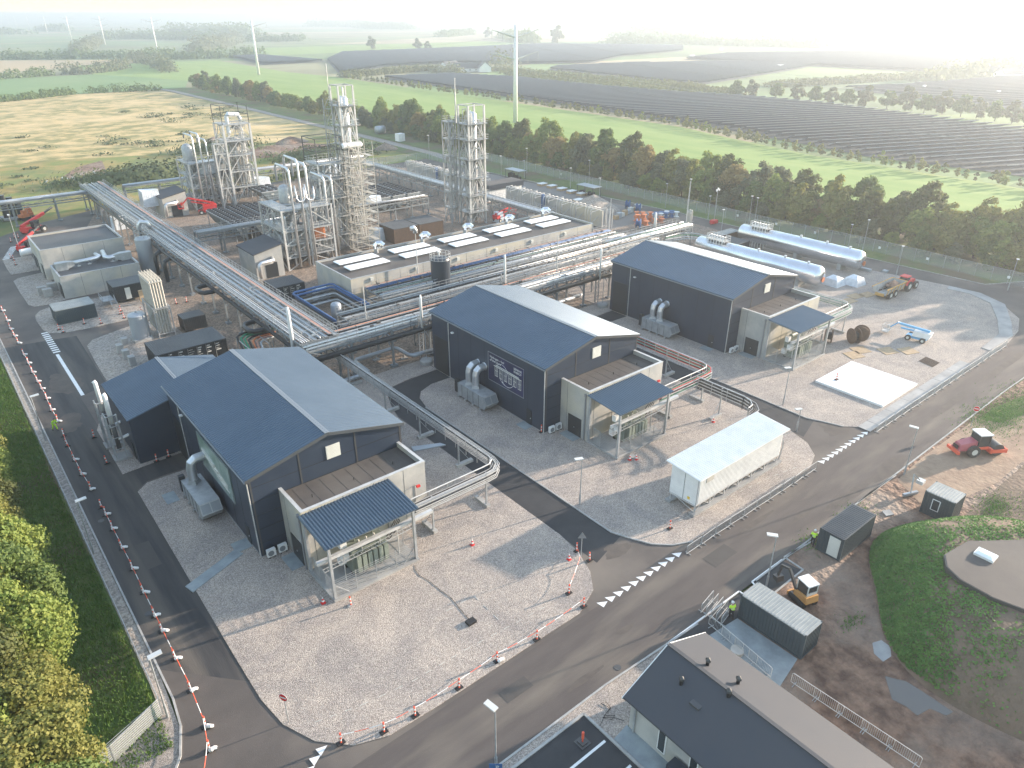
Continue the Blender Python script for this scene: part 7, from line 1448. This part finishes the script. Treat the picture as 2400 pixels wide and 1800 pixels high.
t = thing('bucket','dark excavator bucket lying at the edge of the sand','bucket',(97.5,16.2,.02)); b = MB(); b.hexa([(96.9,15.4,.03),(98.3,15.4,.03),(98.3,16.4,.03),(96.9,16.4,.03)],[(96.8,15.2,1.0),(98.4,15.2,1.0),(98.2,16.6,.8),(97.0,16.6,.8)]); b.build('shell','steel_dark',t)
t = thing('mini_excavator','orange and white mini excavator digging behind the nearest container','excavator')
for y in (-.62,.62): b = MB(); b.tube([(-.9,y,.28),(.9,y,.28)],.28,10); b.box(-.9,.9,y-.18,y+.18,.02,.52); b.build('track','black',t)
b = MB(); b.hexa([(-1.1,-.7,.6),(.5,-.7,.6),(.5,.7,.6),(-1.1,.7,.6)],[(-1.0,-.68,1.25),(.5,-.68,1.05),(.5,.68,1.05),(-1.0,.68,1.25)]); b.build('body','orange_digger',t)
b = MB(); b.box(-.75,.5,-.62,.4,1.05,2.25); b.build('cab_glass','glass',t); b = MB(); [b.bar((x,y,1.0),(x,y,2.25),.08) for x in (-.76,.5) for y in (-.63,.41)]; b.box(-.8,-.74,-.62,.4,1.05,1.5); b.build('cab_frame','offwhite',t); b = MB(); b.box(-.85,.6,-.7,.48,2.25,2.36); b.build('cab_roof','white',t)
b = MB(); b.bar((.5,.45,1.0),(1.6,.55,2.5),.2,.26); b.bar((1.6,.55,2.5),(2.5,.6,2.2),.18,.22); b.build('boom','steel_dark',t); b = MB(); b.bar((2.5,.6,2.2),(2.7,.6,.9),.16,.2); b.build('arm','steel_dark',t); b = MB(); b.hexa([(2.3,.2,.4),(2.9,.2,.5),(2.9,1.0,.5),(2.3,1.0,.4)],[(2.4,.2,.95),(2.95,.2,.9),(2.95,1.0,.9),(2.4,1.0,.95)]); b.build('bucket','steel_dark',t); b = MB(); b.box(1.0,1.15,-.8,.8,.1,.45); b.build('blade','orange_digger',t); place(t,51.4,21.2,72,.03)
def boom_lift(label,x,y,rz,m,body='white',up=0.0,s=1.0,z=.06):
    t = thing('boom_lift',label,'boom lift')
    for a in (-1.1,1.1):
        for c in (-.85,.85): wheel(t,a,c,.45,.32,'offwhite')
    b = MB(); b.box(-1.5,1.5,-.65,.65,.4,.75); b.build('chassis',m,t); b = MB(); b.hexa([(-1.9,-.8,.85),(.6,-.8,.85),(.6,.8,.85),(-1.9,.8,.85)],[(-2.1,-.7,1.75),(.5,-.75,1.75),(.5,.75,1.75),(-2.1,.7,1.75)]); b.build('turntable',body,t)
    b = MB(); b.bar((-1.7,0,1.95),(2.8,0,2.15+up),.3,.34); b.bar((-1.2,0,1.55),(2.6,0,1.5+up),.22,.26); b.bar((2.8,0,2.15+up),(3.1,0,2.3+up),.24); b.build('boom',m,t); b = MB(); b.bar((3.1,0,2.3+up),(4.2,0,1.2+up),.2); b.build('jib',m,t)
    b = MB(); x0,x1 = 4.2,5.2
    for zz in (.5,1.0,1.5): b.bar((x0,-.9,zz+up),(x1,-.9,zz+up),.05); b.bar((x0,.9,zz+up),(x1,.9,zz+up),.05); b.bar((x0,-.9,zz+up),(x0,.9,zz+up),.05); b.bar((x1,-.9,zz+up),(x1,.9,zz+up),.05)
    for xx in (x0,x1):
        for yy in (-.9,0,.9): b.bar((xx,yy,.4+up),(xx,yy,1.5+up),.05)
    b.box(x0,x1,-.9,.9,.38+up,.44+up); b.box(x0+.1,x0+.4,-.3,.3,1.0+up,1.5+up); b.build('basket','galv' if m != 'red' else 'red',t); t.scale = (s,s,s); return place(t,x,y,rz,z)
boom_lift('light blue and white boom lift parked on gravel before the rear hall',118.9,41.2,98,'lightblue')
x,y = Q('A4',1790,740); boom_lift('bright red boom lift beside the far cream shed',x,y,170,'red','red',1.2,1.3)
x,y = Q('A6',1430,1500); boom_lift('red boom lift partly hidden behind the long building',x,y,10,'red','red',.5,1.1)
def telehandler(label,x,y,rz,s=1,up=2.5):
    t = thing('telehandler',label,'telehandler')
    for a in (-1.5,1.5):
        for c in (-1,1): wheel(t,a,c,.7,.45,'offwhite')
    b = MB(); b.box(-2.4,2.2,-.7,.7,.6,1.2); b.box(-2.5,-1.2,-.9,.9,.9,1.7); b.build('chassis','red',t); b = MB(); b.box(-.6,.8,-1.0,-.1,1.1,2.5); b.build('cab_glass','glass',t); b = MB(); b.box(-.7,.9,-1.05,-.05,2.5,2.62); b.build('cab_roof','black',t)
    b = MB(); b.bar((-2.3,.5,1.9),(3.8,.5,1.9+up),.5,.55); b.build('boom','red',t); b = MB(); b.bar((3.8,.5,1.9+up),(6.2,.5,1.9+up*1.5),.32); b.build('boom_tip','steel_dark',t); t.scale = (s,)*3; return place(t,x,y,rz)
x,y = Q('C4',760,800); telehandler('large red crane machine parked behind the large concrete building',x,y,35,1.15,1.4)
x,y = Q('C4',600,1180); telehandler('red machine with raised boom beside white gas tank',x,y,40,.85,2)
for k,(a,c) in enumerate(((215,795),(265,775))): x,y = Q('A4',a,c); t = thing('mini_excavator',f'small orange excavator by the left pipe bridge, {"left" if k==0 else "right"} one','excavator'); b = MB(); b.box(-1.2,1.2,-.9,-.4,0,.6); b.box(-1.2,1.2,.4,.9,0,.6); b.build('track','black',t); b = MB(); b.box(-1,1,-.8,.8,.7,1.4); b.box(-.4,.6,-.7,.2,1.4,2.4); b.build('body','orange',t); b = MB(); b.bar((.9,.4,1.4),(2.2,.4,3),.25); b.bar((2.2,.4,3),(3,.4,1),.2); b.build('boom','orange',t); place(t,x,y,30+60*k)
t = thing('filter_stand','black cylinders on a white slab under the left pipe bridge','equipment',(9,205,0)); x,y = Q('C4',320,480)
for k in range(3): b = MB(); b.cyl(x-1.5+k*1.6-10+10,y+.5*k,.5,6.2-.8*k,.75,12); b.build('cylinder','pipe_black',t)
b = MB(); b.box(x-3,x+3.5,y-2,y+3,.05,.5); b.build('slab','concrete',t)
t = thing('light_cart','small folded light mast on wheels in mud by the site cabin','light mast',(75.1,22.3,.02)); x,y = 75.1,22.3; b = MB(); b.bar((x-.9,y+.4,.25),(x+.9,y-.3,.25),.3); b.build('base','tank_grey',t); b = MB(); b.bar((x,y,.3),(x+.5,y+.4,2.4),.12); b.bar((x+.5,y+.4,2.4),(x+1.2,y-.1,1.6),.1); b.build('mast','galv',t); b = MB(); b.box(x+1.1,x+1.9,y-.5,y+.2,1.1,1.5); b.build('lamp_panel','light_head',t)
b = MB(); b.prism([(69.3,22.2),(70.2,21.8),(70.7,22.5),(69.8,22.9)],.05,.14); tag(b.build('cover_plate','concrete'),'square concrete cover plate in mud between the two cabins','plate')
b = MB(); x,y = Q('B6',538,1018); b.cyl(x,y,.05,.35,.55,18); tag(b.build('round_lid','pipe_cream'),'round cream lid on the terrace beside the office roof','lid')
t = thing('red_rack','small rust red rack beside the small annex','rack',(16,99.5,.05)); b = MB(); [b.bar((15.5+a,99,.05),(15.5+a,99,1.1),.08) for a in (0,1.2)]; [b.bar((15.5+a,100,.05),(15.5+a,100,1.1),.08) for a in (0,1.2)]; b.bar((15.5,99,1.1),(16.7,99,1.1),.08); b.bar((15.5,100,1.1),(16.7,100,1.1),.08); b.bar((15.5,99,1.1),(15.5,100,1.1),.08); b.bar((16.7,99,1.1),(16.7,100,1.1),.08); b.build('frame','corten',t)
# ------------------------------------------------------------------ people
def skin_body(name, verts, edges, radii, m, parent):
    me = bpy.data.meshes.new(name); me.from_pydata(verts, edges, []); o = bpy.data.objects.new(name, me); col.objects.link(o); o.parent = parent
    o.modifiers.new('skin','SKIN'); 
    for i, r in enumerate(radii):
        sv = me.skin_vertices[0].data[i] if me.skin_vertices else None
        if sv: sv.radius = (r, r) if not isinstance(r, tuple) else r; sv.use_root = (i == 0)
    s = o.modifiers.new('sub','SUBSURF'); s.levels = 1; s.render_levels = 2; me.materials.append(M[m]); return o
def person(x, y, rz, label, trousers='cloth_dark', top='hivis', stride=.15, lean=0, helmet='white', z=.05):
    t = thing('person', label, 'person'); L_ = stride; k = lean
    # one continuous body: pelvis, spine, neck, head, arms, legs
    V = [(0,0,.95),(.02+k*.3,0,1.15),(.03+k*.7,0,1.38),(.04+k,0,1.5),(.06+k*1.1,0,1.56),(.09+k*1.25,0,1.68),(.08+k*1.25,0,1.74),
         (.03+k*.9,.19,1.43),(-.02+k*.8,.27,1.17),(.12+k*.8,.28,.95),(.16+k*.8,.27,.86),(.03+k*.9,-.19,1.43),(0+k*.8,-.27,1.17),(.16+k*.8,-.26,.97),(.2+k*.8,-.25,.88),
         (0,.1,.9),(L_*.6,.11,.5),(L_*.7,.11,.1),(L_*.7+.16,.12,.05),(0,-.1,.9),(-L_*.3,-.11,.5),(-L_,-.11,.1),(-L_+.16,-.12,.05)]
    E = [(0,1),(1,2),(2,3),(3,4),(4,5),(5,6),(2,7),(7,8),(8,9),(9,10),(2,11),(11,12),(12,13),(13,14),(0,15),(15,16),(16,17),(17,18),(0,19),(19,20),(20,21),(21,22)]
    Rr = [.14,.13,.15,.07,.06,.105,.09,.065,.05,.04,.035,.065,.05,.04,.035,.095,.065,.045,.045,.095,.065,.045,.045]
    skin_body('body', V, E, Rr, 'skin', t)
    idx = [0,15,16,17,19,20,21]; mp = {v:i for i,v in enumerate(idx)}
    skin_body('trousers', [V[i] for i in idx], [(mp[a],mp[b_]) for a,b_ in E if a in mp and b_ in mp], [Rr[i]+.025 for i in idx], trousers, t)
    idx = [1,2,0,7,8,11,12]; mp = {v:i for i,v in enumerate(idx)}
    skin_body('jacket', [V[i] for i in idx], [(mp[a],mp[b_]) for a,b_ in E if a in mp and b_ in mp], [Rr[i]+.03 for i in idx], top, t)
    for i_ in (9,13): b = MB(); b.tube([V[i_-1],V[i_]],.062,8); b.build('sleeve',trousers,t,smooth=True)
    b = MB(); hx, hz = V[5][0], V[5][2]; b.lathe(hx,0,[(.15,hz+.02),(.135,hz+.02),(.125,hz+.1),(.06,hz+.17),(.01,hz+.18)],14); b.tube([(hx+.1,0,hz+.03),(hx+.19,0,hz+.02)],.05,6); b.build('helmet',helmet,t,smooth=True)
    for i_ in (18,22): b = MB(); v = V[i_]; b.hexa([(v[0]-.22,v[1]-.05,0),(v[0]+.08,v[1]-.05,0),(v[0]+.08,v[1]+.05,0),(v[0]-.22,v[1]+.05,0)],[(v[0]-.2,v[1]-.045,.12),(v[0]+.04,v[1]-.045,.07),(v[0]+.04,v[1]+.045,.07),(v[0]-.2,v[1]+.045,.12)]); b.build('boot','black',t)
    for z_ in (1.05,1.2): b = MB(); b.lathe(.02+k*.4,0,[(.185,z_),(.185,z_+.045)],14); b.build('reflective_band','offwhite',t)
    return place(t,x,y,rz,z)
person(44.6,24.0,60,'person in yellow vest, dark trousers and white helmet by the nearest container')
x,y = Q('B6',955,420); person(x,y,20,'person in yellow vest and helmet beside the ribbed container with white door',stride=.25)
x,y = Q('B8',240,200); person(x,y,-60,'person in full yellow work clothes bending forward on the left road',trousers='hivis',stride=.35,lean=.22,helmet='steel_dark')
# wheel tracks pressed into the gravel
M['gravel_worn'] = gravel('gravel_worn', [(.22,.195,.175),(.325,.29,.265),(.42,.375,.34),(.54,.49,.44)], 15, (1,.96,.9), (.8,.78,.76))
RZ = [.063]
def rut(pts, wd_=.38, gap=1.9):
    b = MB()
    for o in (-gap/2, gap/2):
        for i in range(len(pts)-1):
            a, c = Vector(pts[i]), Vector(pts[i+1]); d = (c-a).normalized(); n = Vector((-d.y,d.x)); q = [a+n*(o-wd_/2), c+n*(o-wd_/2), c+n*(o+wd_/2), a+n*(o+wd_/2)]; b.quad(*[(p.x,p.y,RZ[0]) for p in q])
    RZ[0] += .0015; struct('wheel_track', b, 'gravel_worn')
for k in range(9):
    cx_, cy_, r_ = 118+R.uniform(-7,7), 38+R.uniform(-5,6), R.uniform(9,24); a0 = R.uniform(-10,70); P = [p for p in arc(cx_,cy_,r_,a0,a0+R.uniform(25,60),14) if 85 < p[0] < 146 and 34.5 < p[1] < 78]
    if len(P) > 3: rut(P)

# ------------------------------------------------------------------ haze
def haze(d=.00048):
    b = MB(); b.box(-9000,12000,-9000,12000,-1.6,62); m = bpy.data.materials.new('haze'); m.use_nodes = True; t = m.node_tree
    for n in list(t.nodes): 
        if n.type != 'OUTPUT_MATERIAL': t.nodes.remove(n)
    v = t.nodes.new("ShaderNodeVolumePrincipled"); v.inputs["Color"].default_value = (.84,.92,1,1); v.inputs["Density"].default_value = d; v.inputs["Anisotropy"].default_value = .55
    t.links.new(v.outputs[0], t.nodes["Material Output"].inputs["Volume"]); tag(b.build('haze', m), kind='stuff')
haze()
